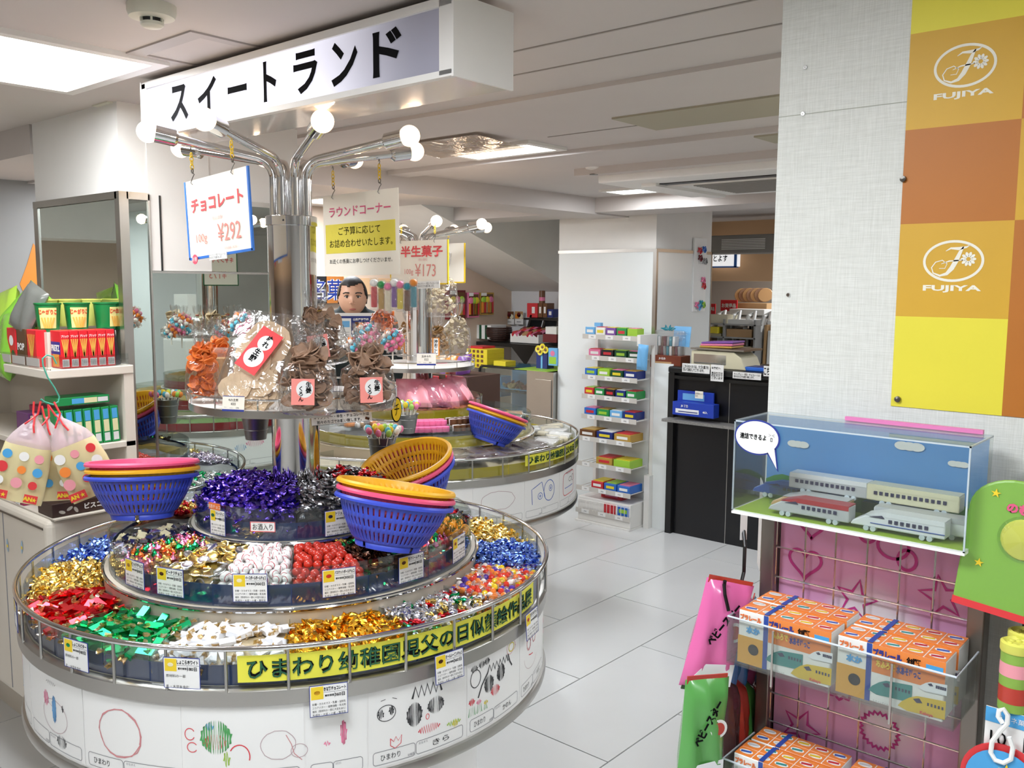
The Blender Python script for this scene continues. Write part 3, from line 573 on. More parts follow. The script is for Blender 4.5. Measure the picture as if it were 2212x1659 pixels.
NM = dict(gold='gold_foil_candy', orange='amber_foil_chocolate', blue='blue_foil_candy', silver='silver_foil_candy', purple='purple_foil_chocolate', grey='grey_foil_candy', red='red_chocolate_bar', green='green_chocolate_bar', white='white_chocolate_bar', baseball='baseball_chocolate', basketball='basketball_chocolate', coin='chocolate_coin', square='square_chocolate', heart='foil_drop_chocolate', pine='pineapple_chocolate', cups='foil_cup_chocolate', mixed='mixed_twist_candy', fruit='fruit_drop', lilac='lilac_foil_candy', dark='cream_chocolate', redgrey='red_grey_candy', silverball='silver_ball_chocolate', silvergreen='silver_green_candy', goldcoinred='red_gold_drop')
def heap(c, a0, a1, r0, r1, z, kind, label, group, size=.021, bump=.014, fill=1.0, slope=0.0, name='candy', z_floor=None, flat=False, cat='sweet'):
    """a bin full of sweets: single sweets lying on the top of a bed of the same"""
    name = NM.get(kind, 'candy'); n = len(KINDS[kind]); ph = random.uniform(0, 6)
    def top(r, a):
        t = (r - r0) / (r1 - r0); q = (a - a0) / (a1 - a0)
        return z + bump * math.sin(math.pi * min(max(t, 0), 1)) * math.sin(math.pi * min(max(q, 0), 1)) ** .5 + slope * (t - .5) + .003 * math.sin(60 * r + ph + a * .3)
    b = MB(); nr, na = 7, max(5, int((a1 - a0) / 2)); vs = []
    for i in range(nr + 1):
        for j in range(na + 1):
            r = r0 + (r1 - r0) * i / nr; a = a0 + (a1 - a0) * j / na; vs.append((c[0] + r * math.cos(R(a)), c[1] + r * math.sin(R(a)), top(r, a) - .007 + random.uniform(-.003, .003)))
    b.add(vs, [(i * (na + 1) + j, (i + 1) * (na + 1) + j, (i + 1) * (na + 1) + j + 1, i * (na + 1) + j + 1) for i in range(nr) for j in range(na)])
    # skirt of the bed against the clear front and the dividers
    zf = (z_floor if z_floor is not None else z - .05); q = [(nr, j) for j in range(na + 1)]
    vs = []
    for i, j in q: p = b.v[i * (na + 1) + j]; vs += [p, (p[0], p[1], zf)]
    b.add(vs, [(2 * j, 2 * j + 1, 2 * j + 3, 2 * j + 2) for j in range(na)])
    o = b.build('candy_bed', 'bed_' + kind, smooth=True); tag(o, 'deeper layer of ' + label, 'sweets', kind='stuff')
    if not fill: return
    r = r0 + size * .5; row = 0
    while r < r1 - size * .35:
        m = max(1, int(R(a1 - a0) * r / size)); da = (a1 - a0) / m
        for j in range(m):
            if random.random() > fill: continue
            aa = a0 + da * (j + .5 + (.25 if row % 2 else -.25) * .6) + random.uniform(-.2, .2) * da; rr = r + random.uniform(-.2, .2) * size
            if not (a0 + .3 * da < aa < a1 - .3 * da): aa = min(max(aa, a0 + .45 * da), a1 - .45 * da)
            tl = 28 if not flat else 14
            o = link(name, KINDS[kind][random.randrange(n)], None, (c[0] + rr * math.cos(R(aa)), c[1] + rr * math.sin(R(aa)), top(rr, aa) + random.uniform(-.001, .005)), (R(random.uniform(-tl, tl)), R(random.uniform(-tl, tl)), random.uniform(0, 6.28)))
            o['label'] = label; o['category'] = cat; o['group'] = group
        r += size * .82; row += 1
    # sweets showing through the clear front
    m = int(R(a1 - a0) * r1 / size)
    for lay in range(2):
        zz = top(r1, (a0 + a1) / 2) - .004 - lay * size * .75
        if zz < zf + .028: continue
        for j in range(m):
            aa = a0 + (a1 - a0) * (j + .5) / m
            o = link(name, KINDS[kind][random.randrange(n)], None, (c[0] + (r1 - size * .42) * math.cos(R(aa)), c[1] + (r1 - size * .42) * math.sin(R(aa)), zz), (random.uniform(0, 6), random.uniform(0, 6), random.uniform(0, 6)))
            o['label'] = label; o['category'] = cat; o['group'] = group
T1 = [(172, 'red', 'red foil chocolate bar with gold twisted ends', .027), (196, 'green', 'green foil chocolate bar with gold twisted ends', .027), (220, 'white', 'white wrapped chocolate bar with gold twisted ends', .025), (244, 'orange', 'amber gold foil chocolate in front of the yellow banner', .023),
      (268, 'mixed', 'silver twist sweet mixed with red, green and gold ones', .020), (292, 'fruit', 'orange, red or violet fruit drop in clear wrap', .019), (316, 'blue', 'blue foil sweet on the right of the nearest stand', .021), (340, 'gold', 'gold foil sweet on the right of the nearest stand', .022), (364, 'lilac', 'lilac silver twist sweet at the back right of the stand', .021),
      (148, 'gold', 'gold foil sweet on the left of the nearest stand', .022), (124, 'blue', 'blue foil sweet on the left of the nearest stand', .021), (100, 'fruit', 'bright fruit drop at the left rear of the lowest tier', .021), (76, 'redgrey', 'red and grey foil sweet behind the stand, seen mirrored', .023), (52, 'silvergreen', 'silver and green foil sweet behind the stand, seen mirrored', .022), (28, 'silver', 'silver foil sweet behind the stand, seen mirrored', .022)]
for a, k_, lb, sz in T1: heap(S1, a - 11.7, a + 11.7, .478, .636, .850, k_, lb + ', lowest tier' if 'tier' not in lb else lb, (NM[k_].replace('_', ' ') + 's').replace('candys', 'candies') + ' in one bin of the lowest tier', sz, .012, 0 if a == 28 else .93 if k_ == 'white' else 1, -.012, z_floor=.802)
T2 = [(201, 'coin', 'gold or silver foil chocolate coin', .024), (222, 'baseball', 'white chocolate ball printed like a baseball', .0205), (243, 'basketball', 'red chocolate ball printed like a basketball', .0205), (264, 'dark', 'dark foil cream chocolate beside the red balls', .021), (285, 'cups', 'small pink, green and gold foil cup chocolate', .018), (306, 'pine', 'orange chocolate fruit with green paper leaves', .022), (180, 'heart', 'pink, green or copper foil drop chocolate', .020), (159, 'square', 'grey foil square chocolate under the left basket stack', .020),
      (137.5, 'square', 'grey foil square chocolate at the left rear, middle tier', .021), (116, 'goldcoinred', 'red and gold foil drop at the rear of the middle tier', .022), (95, 'silverball', 'silver chocolate ball seen in the mirror', .020), (74, 'basketball', 'red chocolate ball seen in the mirror', .0205), (53, 'silverball', 'silver chocolate ball at the far side of the middle tier', .020), (32, 'coin', 'foil coin at the far right of the middle tier', .024), (327, 'redgrey', 'red and grey foil sweet at the right rear, middle tier', .022), (348, 'dark', 'dark foil sweet below the right basket stack', .022), (10.6, 'grey', 'grey foil sweet at the far right, middle tier', .022)]
for a, k_, lb, sz in T2: heap(S1, a - 10.3, a + 10.3, .275, .452, .952, k_, lb, (NM[k_].replace('_', ' ') + 's').replace('candys', 'candies') + ' in one bin of the middle tier', sz, .016, 0 if a in (32, 10.6, 53, 137.5) else 1, -.028, z_floor=.892, flat=k_ in ('baseball',))
for a, k_, lb in ((198, 'purple', 'purple foil liqueur chocolate in the top tier'), (270, 'grey', 'dark grey foil sweet in the top tier'), (342, 'redgrey', 'red and grey foil sweet at the right of the top tier'), (54, 'grey', 'grey foil sweet at the back of the top tier'), (126, 'purple', 'purple foil chocolate at the back of the top tier')):
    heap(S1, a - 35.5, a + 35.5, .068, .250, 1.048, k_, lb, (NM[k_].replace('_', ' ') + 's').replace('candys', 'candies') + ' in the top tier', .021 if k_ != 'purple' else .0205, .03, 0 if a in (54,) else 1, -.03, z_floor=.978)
# ------------------------------------------------------------------ colander baskets, each one a thing, nested in threes
def basket_mesh():
    b = MB(); n = 168; H_, R0, R1 = .098, .078, .126
    prof = [(R0 * .55, .004), (R0, .004), (R0 + .006, .010), (R0 + .018, .030), (R0 + .0235, .040), (R0 + .032, .056), (R0 + .036, .066), (R0 + .042, .082), (R1 - .002, H_ - .006), (R1, H_), (R1 + .006, H_ + .001), (R1 + .009, H_ - .003), (R1 + .009, H_ - .007), (R1 + .0065, H_ - .007)]
    slots = {2, 4, 6}
    k = len(prof); vs = []
    for i in range(n):
        t = 2 * math.pi * i / n
        for r, z in prof: vs.append((r * math.cos(t), r * math.sin(t), z))
    fs = []
    for i in range(n):
        j = (i + 1) % n
        for q in range(k - 1):
            if q in slots and i % 3 == 0: continue
            fs.append((i * k + q, j * k + q, j * k + q + 1, i * k + q + 1))
    b.add(vs, fs)
    b.lathe([(.060, -.010), (.072, -.010), (.076, .006)], n)   # foot ring
    # foot ring notches: drop a few faces
    f2 = len(fs); keep = [(f, m) for i, (f, m) in enumerate(zip(b.f, b.m)) if not (i >= f2 + 0 and ((i - f2) // 2) % 42 < 3)]
    b.f = [q[0] for q in keep]; b.m = [q[1] for q in keep]
    return b.mesh('basket', 'plastic_blue', True, 35)
BASK = basket_mesh()
def basket(loc, colour, label, rot=(0, 0, 0), group='plastic colander baskets'):
    o = link('colander_basket', BASK, None, loc, rot); o.material_slots[0].link = 'OBJECT'; o.material_slots[0].material = M('plastic_' + colour)
    s = o.modifiers.new('solid', 'SOLIDIFY'); s.thickness = .0022; s.offset = 0
    return tag(o, label, 'basket', group)
def stack(loc, cols, where, tilt=0.0, az_=0.0, dz=.0165):
    """tilt (deg) towards direction az_ (deg, world)"""
    q = Matrix.Rotation(R(az_), 4, 'Z') @ Matrix.Rotation(R(tilt), 4, 'Y'); e = q.to_euler(); up = q @ Vector((0, 0, 1))
    nm = ['bottom', 'middle', 'top']
    for i, cc in enumerate(cols): basket(Vector(loc) + up * dz * i + Vector((random.uniform(-.002, .002), random.uniform(-.002, .002), 0)), cc, '%s plastic basket, %s of the stack %s' % (cc, nm[i], where), e)
q = ad(310, 1108, 2.27); stack(q, ('blue', 'yellow', 'pink'), 'left on the nearest stand', 8, 50)
q = ad(838, 1172, 2.03); stack(q, ('blue', 'pink', 'yellow'), 'in front on the nearest stand', 13, 0)
q = ad(902, 1080, 2.58); stack(q, ('blue', 'pink', 'yellow'), 'lying tilted at the right of the column', 20, 175, .018)
q = ad(1056, 950, 3.88); stack(q, ('blue', 'yellow', 'pink'), 'on the yellow-banded stand', 21, -22)
# ================================================================== signs, cards and goods on the nearest stand
def signglow():
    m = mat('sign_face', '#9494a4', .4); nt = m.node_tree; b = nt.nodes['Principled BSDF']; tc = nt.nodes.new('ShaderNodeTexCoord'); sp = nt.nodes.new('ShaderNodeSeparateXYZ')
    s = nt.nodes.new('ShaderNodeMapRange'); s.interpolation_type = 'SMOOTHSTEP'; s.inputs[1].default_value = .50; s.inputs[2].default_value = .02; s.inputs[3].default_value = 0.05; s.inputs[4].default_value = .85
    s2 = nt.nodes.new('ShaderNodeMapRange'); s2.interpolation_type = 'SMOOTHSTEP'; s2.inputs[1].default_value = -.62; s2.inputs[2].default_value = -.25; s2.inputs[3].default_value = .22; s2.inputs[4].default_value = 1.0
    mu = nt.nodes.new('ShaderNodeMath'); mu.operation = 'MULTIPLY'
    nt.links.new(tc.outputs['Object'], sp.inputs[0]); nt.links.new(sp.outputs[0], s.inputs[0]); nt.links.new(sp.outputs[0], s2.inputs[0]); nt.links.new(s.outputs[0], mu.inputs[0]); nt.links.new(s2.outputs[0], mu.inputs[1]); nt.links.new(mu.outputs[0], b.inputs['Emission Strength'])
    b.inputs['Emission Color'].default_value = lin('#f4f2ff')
signglow()
# lit shop sign box hanging under the ceiling
t = thing('shop_sign', 'long white light box sign with black katakana above the lamp tree', 'sign', (1.205, 1.760, 2.035), -90)
LW, z0, z1 = .575, -.068, .066
MB().prism([(-LW, z0), (LW, z0), (LW, z1), (-LW, z1)], .012, .125).build('box', 'white_paint', t)
MB().box(LW - .001, LW + .004, -.006, .16, z0 - .006, z1 + .006).build('end_plate', 'white_paint', t); MB().box(-LW - .004, -LW + .001, -.006, .13, z0 - .006, z1 + .006).build('end_plate', 'white_paint', t); MB().box(-LW, LW, .012, .155, z0 - .004, z0).build('bottom_plate', mat('gloss_white', '#e4ddd6', .15, coat=.3), t)
for q in ((-LW, LW, z1 - .012, z1 + .004), (-LW, LW, z0 - .004, z0 + .008), (-LW, -LW + .018, z0, z1), (LW - .035, LW, z0, z1)): MB().box(q[0], q[1], -.004, .012, q[2], q[3]).build('frame', 'white_paint', t)
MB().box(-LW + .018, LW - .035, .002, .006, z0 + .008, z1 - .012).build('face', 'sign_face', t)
for i, ch in enumerate('スイートランド'): letter(ch, t, -.395 + i * .131, -.002, .088 if ch != 'ー' else .016, 'ink', .0005, bold=.028 if ch != 'ー' else 0, w=.085 if ch not in 'トー' else (.05 if ch == 'ト' else .08))
MB().box(-LW + .06, LW - .06, .05, .12, z1, z1 + .02).build('gap_shadow', 'black', t)  # black block put in for the shaded gap between sign and ceiling
# hanging price boards
def chain(p0, p1, owner, n=5):
    p0, p1 = Vector(p0), Vector(p1); d = (p1 - p0) / n
    for i in range(n):
        c_ = p0 + d * (i + .5); L = d.length * .62; w_ = .0042
        o = []
        for k in range(12):
            a = k * math.pi / 6; o.append((w_ * math.cos(a), 0, L * math.sin(a)))
        MB().tube(o, .0013, 6, closed=True).build('chain_link', 'chain_yellow' if i < n - 1 else 'steel_dark', owner, c_, (0, 0, R(90 * (i % 2))))
def board(name, label, w, h, loc, rz, edge, m='paper_cream', tilt=0, hooks=()):
    t = thing(name, label, 'sign', loc, rz, 'hanging price boards')
    t.rotation_euler = (0, R(tilt), R(rz))
    MB().box(-w / 2, w / 2, 0, .003, -h / 2, h / 2).build('board', m, t)
    if edge:
        e = .005
        for q in ((-w / 2 - .001, -w / 2 + e, -h / 2, h / 2), (w / 2 - e, w / 2 + .001, -h / 2, h / 2), (-w / 2, w / 2, -h / 2 - .001, -h / 2 + e)): MB().box(q[0], q[1], -.001, .004, q[2], q[3]).build('edge_strip', edge, t)
    for x in hooks:
        MB().tube([(x, .0015, h / 2 - .012), (x - .004, -.003, h / 2 - .006), (x, 0, h / 2 + .006), (x + .004, .003, h / 2 + .014), (x, .001, h / 2 + .02)], .0011, 6).build('hook', 'steel_dark', t)
        chain((x, .001, h / 2 + .066), (x, .001, h / 2 + .018), t)
        MB().tube([(x, .001, h / 2 + .066), (x + .003, .001, h / 2 + .073), (x, .001, h / 2 + .08), (x - .003, .001, h / 2 + .073)], .001, 6).build('hook', 'steel_dark', t)
    return t
PX = 1.172
cc = (ax(402, 385, PX) + ax(542, 550, PX)) / 2; wv = abs(ax(402, 470, PX).y - ax(539, 458, PX).y); hv = ax(470, 376, PX).z - ax(476, 552, PX).z
t = board('price_board', 'hanging chocolate price board edged in blue', wv, hv, cc, -90, 'frame_blue', tilt=-4, hooks=(-wv * .36, wv * .28))
letter('チョコレート', t, 0, hv * .17, .034, 'ink_red', bold=.03, w=wv * .82, rot=0)
letter('（税込価格）', t, 0, -.005, .010, mat('ink_faint', '#e2b0ae', .6)); letter('100g', t, -wv * .27, -hv * .26, .026, mat('ink_salmon', '#dc8a80', .6)); letter('¥292', t, wv * .17, -hv * .22, .042, 'ink_salmon', w=.098); letter('本体価格（¥270）', t, wv * .18, -hv * .42, .007, 'ink_faint')
k2 = card('notice_strip', 'small notice strip clipped under the chocolate board', 'notice', .075, .017, Vector(cc) + Vector((-.006, -.006, -hv / 2 - .001)), -90, roll=-3); letter('キャンディー・半生・チョコレートは\n別々のカゴでお願い致します。', k2, 0, 0, .012, 'ink', wmax=.07)
st = tag(MB().cyl((0, 0, 0), (0, .001, 0), .012, n=20).build('round_sticker', mat('sticker_red', '#e0566a', .5), None, Vector(cc) + Vector((-.006, wv * .35, -hv / 2 - .008)), (0, 0, R(-90))), 'small red and white round sticker below the chocolate board', 'sticker'); letter('お得', st, 0, 0, .011, 'paper')
PX = 1.592
cc = (ax(698, 423, PX) + ax(862, 594, PX)) / 2; wv = abs(ax(700, 500, PX).y - ax(862, 500, PX).y); hv = ax(780, 417, PX).z - ax(782, 597, PX).z
t = board('price_board', 'hanging cream board with yellow middle and pink heading', wv, hv, cc, -90, None, tilt=-1, hooks=(-wv * .35, wv * .27))
MB().box(-wv * .47, wv * .46, -.0006, 0, -hv * .22, hv * .14).build('yellow_field', mat('field_yellow', '#e0d24a', .5), t)
letter('ラウンドコーナー', t, 0, hv * .29, .027, 'ink_pink', bold=.012, w=wv * .82); letter('ご予算に応じて', t, -.002, hv * .05, .022, 'ink', w=wv * .56); letter('お詰め合わせいたします。', t, .002, -hv * .10, .022, 'ink', w=wv * .84); letter('お近くの係員にお申しつけくださいませ。', t, 0, -hv * .32, .013, 'ink', w=wv * .84)
PX = 2.745
p0, p1 = ax(862, 521, PX), ax(968, 614, PX); cc = (p0 + p1) / 2; wv = abs(p0.y - p1.y) + .06; hv = p0.z - p1.z; cc.y += .03
t = board('price_board', 'hanging price board for half-raw sweets with red heading', wv, hv, cc, -90, 'chain_yellow', hooks=(-wv * .3, wv * .28))
letter('半生菓子', t, .02, hv * .25, .05, 'ink_red', bold=.03, w=wv * .72); letter('（税込価格）', t, .03, hv * .06, .012, 'ink_faint'); letter('¥173', t, .045, -hv * .18, .055, 'ink_salmon', w=.13); letter('100g', t, -.06, -hv * .23, .03, 'ink_salmon')
PX = 3.12
p0, p1 = ax(966, 526, PX), ax(1005, 611, PX); cc = (p0 + p1) / 2; wv = abs(p0.y - p1.y) + .10; hv = p0.z - p1.z; cc.y += .05
t = board('price_board', 'second half-raw sweets board edged yellow, half hidden behind the first', wv, hv, cc, 90, 'chain_yellow', hooks=(0,))
letter('半生', t, -.03, hv * .2, .045, mat('ink_pale', '#e0a8b8', .6), bold=.02)
k2 = card('notice_strip', 'small notice strip under the red half-raw sweets board', 'notice', .14, .032, ax(925, 615, 2.73), -90, roll=-2); letter('キャンディー・半生・チョコレートは\n別々のカゴでお願い致します。', k2, 0, 0, .022, 'ink', wmax=.13)
# price board seen mirrored on the red stand
t = board('price_board', 'hanging candy price board edged green, reflected in the mirror', .22, .19, (S3[0] - .05, S3[1] + .24, 1.66), 180, 'leaf_green', hooks=(-.07, .07))
letter('キャンディー', t, 0, .05, .034, 'ink_red', bold=.02, w=.17); letter('¥173', t, .02, -.035, .042, 'ink_salmon', w=.11)
# ------------------------------------------------------------------ bin labels
def price_tag(phi, r, z, title, days, lines, label, pic, w=.072, h=.060, tilt=0, c=S1):
    o = card('bin_label', label, 'label', w, h, (c[0] + r * math.cos(R(phi)), c[1] + r * math.sin(R(phi)), z), phi + 90, 'paper', .0012, tilt, 'printed labels on the bins')
    for q in ((-w / 2 - .001, w / 2 + .001, h / 2, h / 2 + .001), (-w / 2 - .001, w / 2 + .001, -h / 2 - .001, -h / 2), (-w / 2 - .001, -w / 2, -h / 2, h / 2), (w / 2, w / 2 + .001, -h / 2, h / 2)): MB().box(q[0], q[1], -.0004, .001, q[2], q[3]).build('border', 'card_blue', o)
    MB().box(-w / 2 + .002, -w * .14, -.0003, 0, h * .05, h / 2 - .002).build('picture_field', 'tag_yellow', o)
    MB().sphere((0, 0, 0), .006, 10, 6, 1, .06, .7).build('picture', pic, o, (-w * .31, -.0006, h * .27))
    letter(title, o, w * .17, h * .37, .0085, 'ink', -.0006, wmax=w * .60, bold=.03); letter(days, o, w * .3, h * .15, .0075, 'ink', -.0006, bold=.02); letter('賞味期間', o, w * .02, h * .15, .0045, 'ink', -.0006, bold=.02)
    MB().box(-w * .13, w / 2, -.0003, 0, h * .255, h * .265).build('rule', 'grey_ink', o); MB().box(w * .155, w * .162, -.0003, 0, h * .05, h * .25).build('rule', 'grey_ink', o)
    for i, ln in enumerate(lines): letter(ln, o, -w / 2 + .004, -h * .10 - i * h * (.36 / max(1, len(lines) - 1)) if len(lines) > 1 else -h * .2, .0062 if len(lines) < 3 else .0048, 'ink', -.0006, left=True, wmax=w * .9)
    return o
F3 = ['砂糖・カカオマス・乳糖・全粉乳', 'ココアバター・植物油脂・乳化剤', '香料（原材料の一部に大豆を含む）', '乳成分・大豆・小麦・落花生']
price_tag(164, .662, .835, 'しょこらミルク', '180日', ['原材料の一部', '乳・大豆を含む'], 'bin label at the far left of the rail', 'foil_gold')
price_tag(193, .663, .838, 'しょこらビター', '180日', ['原材料の一部', '乳・大豆を含む'], 'bin label with a green bar picture on the rail', 'foil_green')
price_tag(214.8, .663, .834, 'しょこらホワイト', '180日', ['原材料の一部', '乳・大豆を含む'], 'bin label with a white bar picture on the rail', 'choc_cream')
price_tag(239, .672, .772, 'きな粉チョコレート', '360日', F3, 'bin label hanging below the banner, amber sweets', 'foil_orange', tilt=-4)
price_tag(261.5, .672, .785, 'オールシーズンチョコ', '360日', F3, 'bin label hanging below the banner, mixed sweets', 'foil_brown', tilt=-4)
price_tag(287.5, .672, .785, 'カラフルチョコ', '360日', F3, 'bin label at the right end of the banner', 'foil_red', tilt=-4)
price_tag(185, .468, .938, 'ピックチョコ', '300日', F3, 'bin label at the left end of the middle tier', 'foil_gold')
price_tag(199, .468, .938, 'ピーナツチョコ', '300日', F3, 'bin label below the foil coins', 'foil_brown')
price_tag(222, .468, .938, 'ベースボールボールチョコ', '300日', F3, 'bin label below the white baseball sweets', 'choc_cream')
price_tag(245, .468, .938, 'バスケットボールチョコ', '300日', F3, 'bin label below the red basketball sweets', 'ball_red')
price_tag(267, .468, .938, '生クリームチョコ', '180日', F3, 'bin label right of the front basket stack', 'foil_brown')
price_tag(290, .468, .938, 'カップチョコ', '180日', F3, 'bin label at the right of the middle tier', 'foil_copper')
price_tag(256, .265, 1.015, 'トリュフチョコ', '180日', F3, 'bin label behind the front basket stack, top tier', 'foil_grey')
price_tag(190, .265, 1.015, 'リキュールチョコ', '180日', F3, 'bin label at the left of the top tier', 'leaf_green', w=.05)
price_tag(95, .468, .938, 'ボールチョコ', '300日', F3, 'bin label reflected in the mirror', 'ball_red')
o = card('notice_strip', 'red framed notice on the purple chocolates', 'notice', .060, .024, (S1[0] + .2655 * math.cos(R(217)), S1[1] + .2655 * math.sin(R(217)), 1.015), 307, 'paper', .001)
for q in ((-.03, .03, .0105, .012), (-.03, .03, -.012, -.0105), (-.03, -.0285, -.012, .012), (.0285, .03, -.012, .012)): MB().box(q[0], q[1], -.0005, 0, q[2], q[3]).build('border', 'ink_red', o)
letter('お酒入り', o, 0, 0, .015, 'ink', w=.048)
o = card('bin_label', 'orange strip label at the left of the top tier', 'label', .04, .016, (S1[0] + .266 * math.cos(R(188)), S1[1] + .266 * math.sin(R(188)), 1.053), 278, mat('strip_orange', '#e07838', .5), .001); letter('洋酒チョコ', o, 0, 0, .009, 'paper')
# ------------------------------------------------------------------ tray goods
mat('cracker_brown', '#9c7c64', .6, noise=.4, nscale=60); mat('cracker_orange', '#e0742c', .5, noise=.3, nscale=60); mat('cracker_pale', '#e0c4a0', .6, noise=.4, nscale=25); mat('label_pink', '#e88a80', .5); mat('ribbon_red', '#b01c26', .4); mat('puff_cream', '#d8c8a8', .6, noise=.4, nscale=200, bump=.6, bscale=180); mat('puff_tan', '#b8905c', .6, noise=.5, nscale=200, bump=.6, bscale=160); mat('label_red', '#d8383c', .5)
def chip_mesh(m, r=.024, curl=.5):
    b = MB(); n = 12; vs = [(0, 0, 0)]
    for k in (.55, 1.0):
        for i in range(n):
            t = 2 * math.pi * i / n; x, y = r * k * math.cos(t), r * k * .8 * math.sin(t); vs.append((x, y, curl * x * x / r + random.uniform(-.001, .001)))
    fs = [(0, 1 + i, 1 + (i + 1) % n) for i in range(n)] + [(1 + i, 1 + n + i, 1 + n + (i + 1) % n, 1 + (i + 1) % n) for i in range(n)]
    b.add(vs, fs); m_ = len(vs); b.add([(x, y, z + .003) for x, y, z in vs], [f[::-1] for f in fs]); b.add(vs[1 + n:] + [(x, y, z + .003) for x, y, z in vs[1 + n:]], [(i, n + i, n + (i + 1) % n, (i + 1) % n) for i in range(n)])
    return b.mesh('cracker', m, True)
def bag_film(w, d, h, neck=.68, flare=.5, n=36, flat=False, amp=.04):
    b = MB(); lv = [0, .03, .12, .3, .48, neck - .1, neck - .03, neck, neck + .05, neck + .14, 1.0]; sc_ = [.82, .95, 1.0, .98, .88, .5, .25, .17, .30, flare * .85, flare]
    if flat: lv = [0, .02, .15, .4, .7, .85, .97, 1.0]; sc_ = [.95, .98, 1, 1, .98, .97, .98, .98]; dd = [.3, .6, 1, 1, .7, .4, .05, .02]
    for i, (q, s_) in enumerate(zip(lv, sc_)):
        for k in range(n):
            t = 2 * math.pi * k / n; ct, stt = math.cos(t), math.sin(t); e = .65
            x = math.copysign(abs(ct) ** e, ct) * w / 2; y = math.copysign(abs(stt) ** e, stt) * d / 2
            pl = 1 + (random.uniform(-amp, amp)) + (.22 * math.cos(k * 9) if (not flat and q > neck - .05) else 0)
            if flat: b.v.append((x * s_ * (1 + random.uniform(-.01, .01)), y * dd[i] + random.uniform(-.0025, .0025), q * h))
            else: b.v.append((x * s_ * pl, y * s_ * pl, q * h + (random.uniform(-.01, .006) if i == len(lv) - 1 else 0)))
    for i in range(len(lv) - 1):
        for k in range(n): b.f.append((i * n + k, i * n + (k + 1) % n, (i + 1) * n + (k + 1) % n, (i + 1) * n + k)); b.m.append(0)
    b.f.append(tuple(range(n))[::-1]); b.m.append(0)
    return b
def pack(name, label, loc, rz, w, d, h, chips, nchip, neck=.68, film='film', tie=None, tiltx=0, lab=None, group=None, flat=False, fillz=.6, roll=0):
    t = thing(name, label, 'snack bag', loc, rz, group, rot=(R(tiltx), R(roll), R(rz)))
    bag_film(w, d, h, neck, flat=flat).build('film', film, t, smooth=True, ang=25)
    for i in range(nchip):
        zz = .02 * h + fillz * h * (i + .5) / nchip; f = 1.0; rc = max(abs(v.co.x) for v in chips[0].vertices)
        if not flat and zz > h * .45: f *= max(.3, 1 - (zz / h - .45) * 3)
        a = random.uniform(0, 6.28); rr = math.sqrt(random.random())
        link('cracker', chips[i % len(chips)], t, (f * max(.006, w / 2 - rc * .95) * rr * math.cos(a), f * max(.004, d / 2 - rc * (.75 if not flat else .3)) * rr * math.sin(a), zz + .012), (random.uniform(-1.0, 1.0), random.uniform(-1.0, 1.0), random.uniform(0, 6)) if not flat else (R(90) + random.uniform(-.22, .22), random.uniform(-.25, .25), random.uniform(-.2, .2)))
    if tie: MB().tube([(.012 * w / .12 * math.cos(k), .012 * math.sin(k) * w / .12, neck * h) for k in [i * .63 for i in range(10)]], .0025, 6, closed=True).build('tie', tie, t)
    if lab: lab(t, w, d, h)
    return t
CB = [chip_mesh('cracker_brown', .021, c_) for c_ in (.3, .6, .9)]; CO = [chip_mesh('cracker_orange', .016, .8), chip_mesh('cracker_orange', .018, .5)]; CPL = [chip_mesh('cracker_pale', .046, .05), chip_mesh('cracker_pale', .042, .08)]
def lab_ginger(t, w, d, h):
    l = plate('label', .052, .058, 'label_pink', t, 0, h * .26, -d / 2 - .002); l.rotation_euler = (R(-6), 0, 0)
    MB().lathe([(0, 0), (.019, 0)], 20).build('label_blot', mat('blot_grey', '#dcdcda', .6), l, (.004, -.0011, .006), (R(90), 0, 0)); vert('生姜', l, .013, .010, .026, 'ink', -.0016, bold=.03); vert('くろん', l, -.004, -.004, .034, 'ink', -.0016, bold=.03)
def on(px, py): return az(px, py, 1.291)
grp = 'snack bags on the upper tray'
pack('cracker_bag', 'clear bag of brown ginger crackers, front middle of the tray', on(668, 893), -52, .13, .09, .21, CB, 95, .66, tie='brass', lab=lab_ginger, group=grp)
pack('cracker_bag', 'clear bag of brown ginger crackers, front right of the tray', on(795, 885), -30, .13, .09, .20, CB, 95, .66, tie='brass', lab=lab_ginger, group=grp)
pack('cracker_bag', 'clear bag of brown ginger crackers lying on top of the others', (1.425, 1.87, 1.375), -45, .14, .10, .20, CB, 95, .7, tie='brass', lab=lab_ginger, group=grp, roll=-8)
pack('cracker_bag', 'clear bag of brown ginger crackers between its two neighbours', (1.33, 1.80, 1.291), -50, .11, .08, .17, CB, 40, .7, tie='brass', group=grp)
pack('cracker_bag', 'clear bag of brown ginger crackers behind the column', (1.50, 2.02, 1.291), -20, .12, .09, .2, CB, 20, .7, tie='brass', group=grp)
def lab_wet(t, w, d, h):
    l = plate('label', .062, .112, 'label_red', t, .012, h * .56, -d / 2 - .004, rot=R(22)); l.rotation_euler = (R(-4), R(22), 0)
    MB().lathe([(0, 0), (.025, 0)], 28).build('label_gourd', 'paper', l, (0, -.0011, -.020), (R(90), 0, 0)); MB().lathe([(0, 0), (.019, 0)], 28).build('label_gourd', 'paper', l, (.002, -.0011, .022), (R(90), 0, 0))
    vert('ぬれ', l, .006, .028, .032, 'ink', -.0016, bold=.03); vert('生煎', l, 0, -.014, .036, 'ink', -.0016, bold=.03)
pack('cracker_bag', 'large glossy flat bag of pale rice crackers with red label', on(528, 884), -62, .165, .055, .245, CPL, 22, film='film', flat=True, fillz=.72, tiltx=-24, lab=lab_wet, group=grp, roll=6)
pack('cracker_bag', 'large flat bag of pale rice crackers leaning behind the red label bag', on(585, 862), -58, .165, .05, .225, CPL, 16, film='film', flat=True, fillz=.72, tiltx=-20, group=grp)
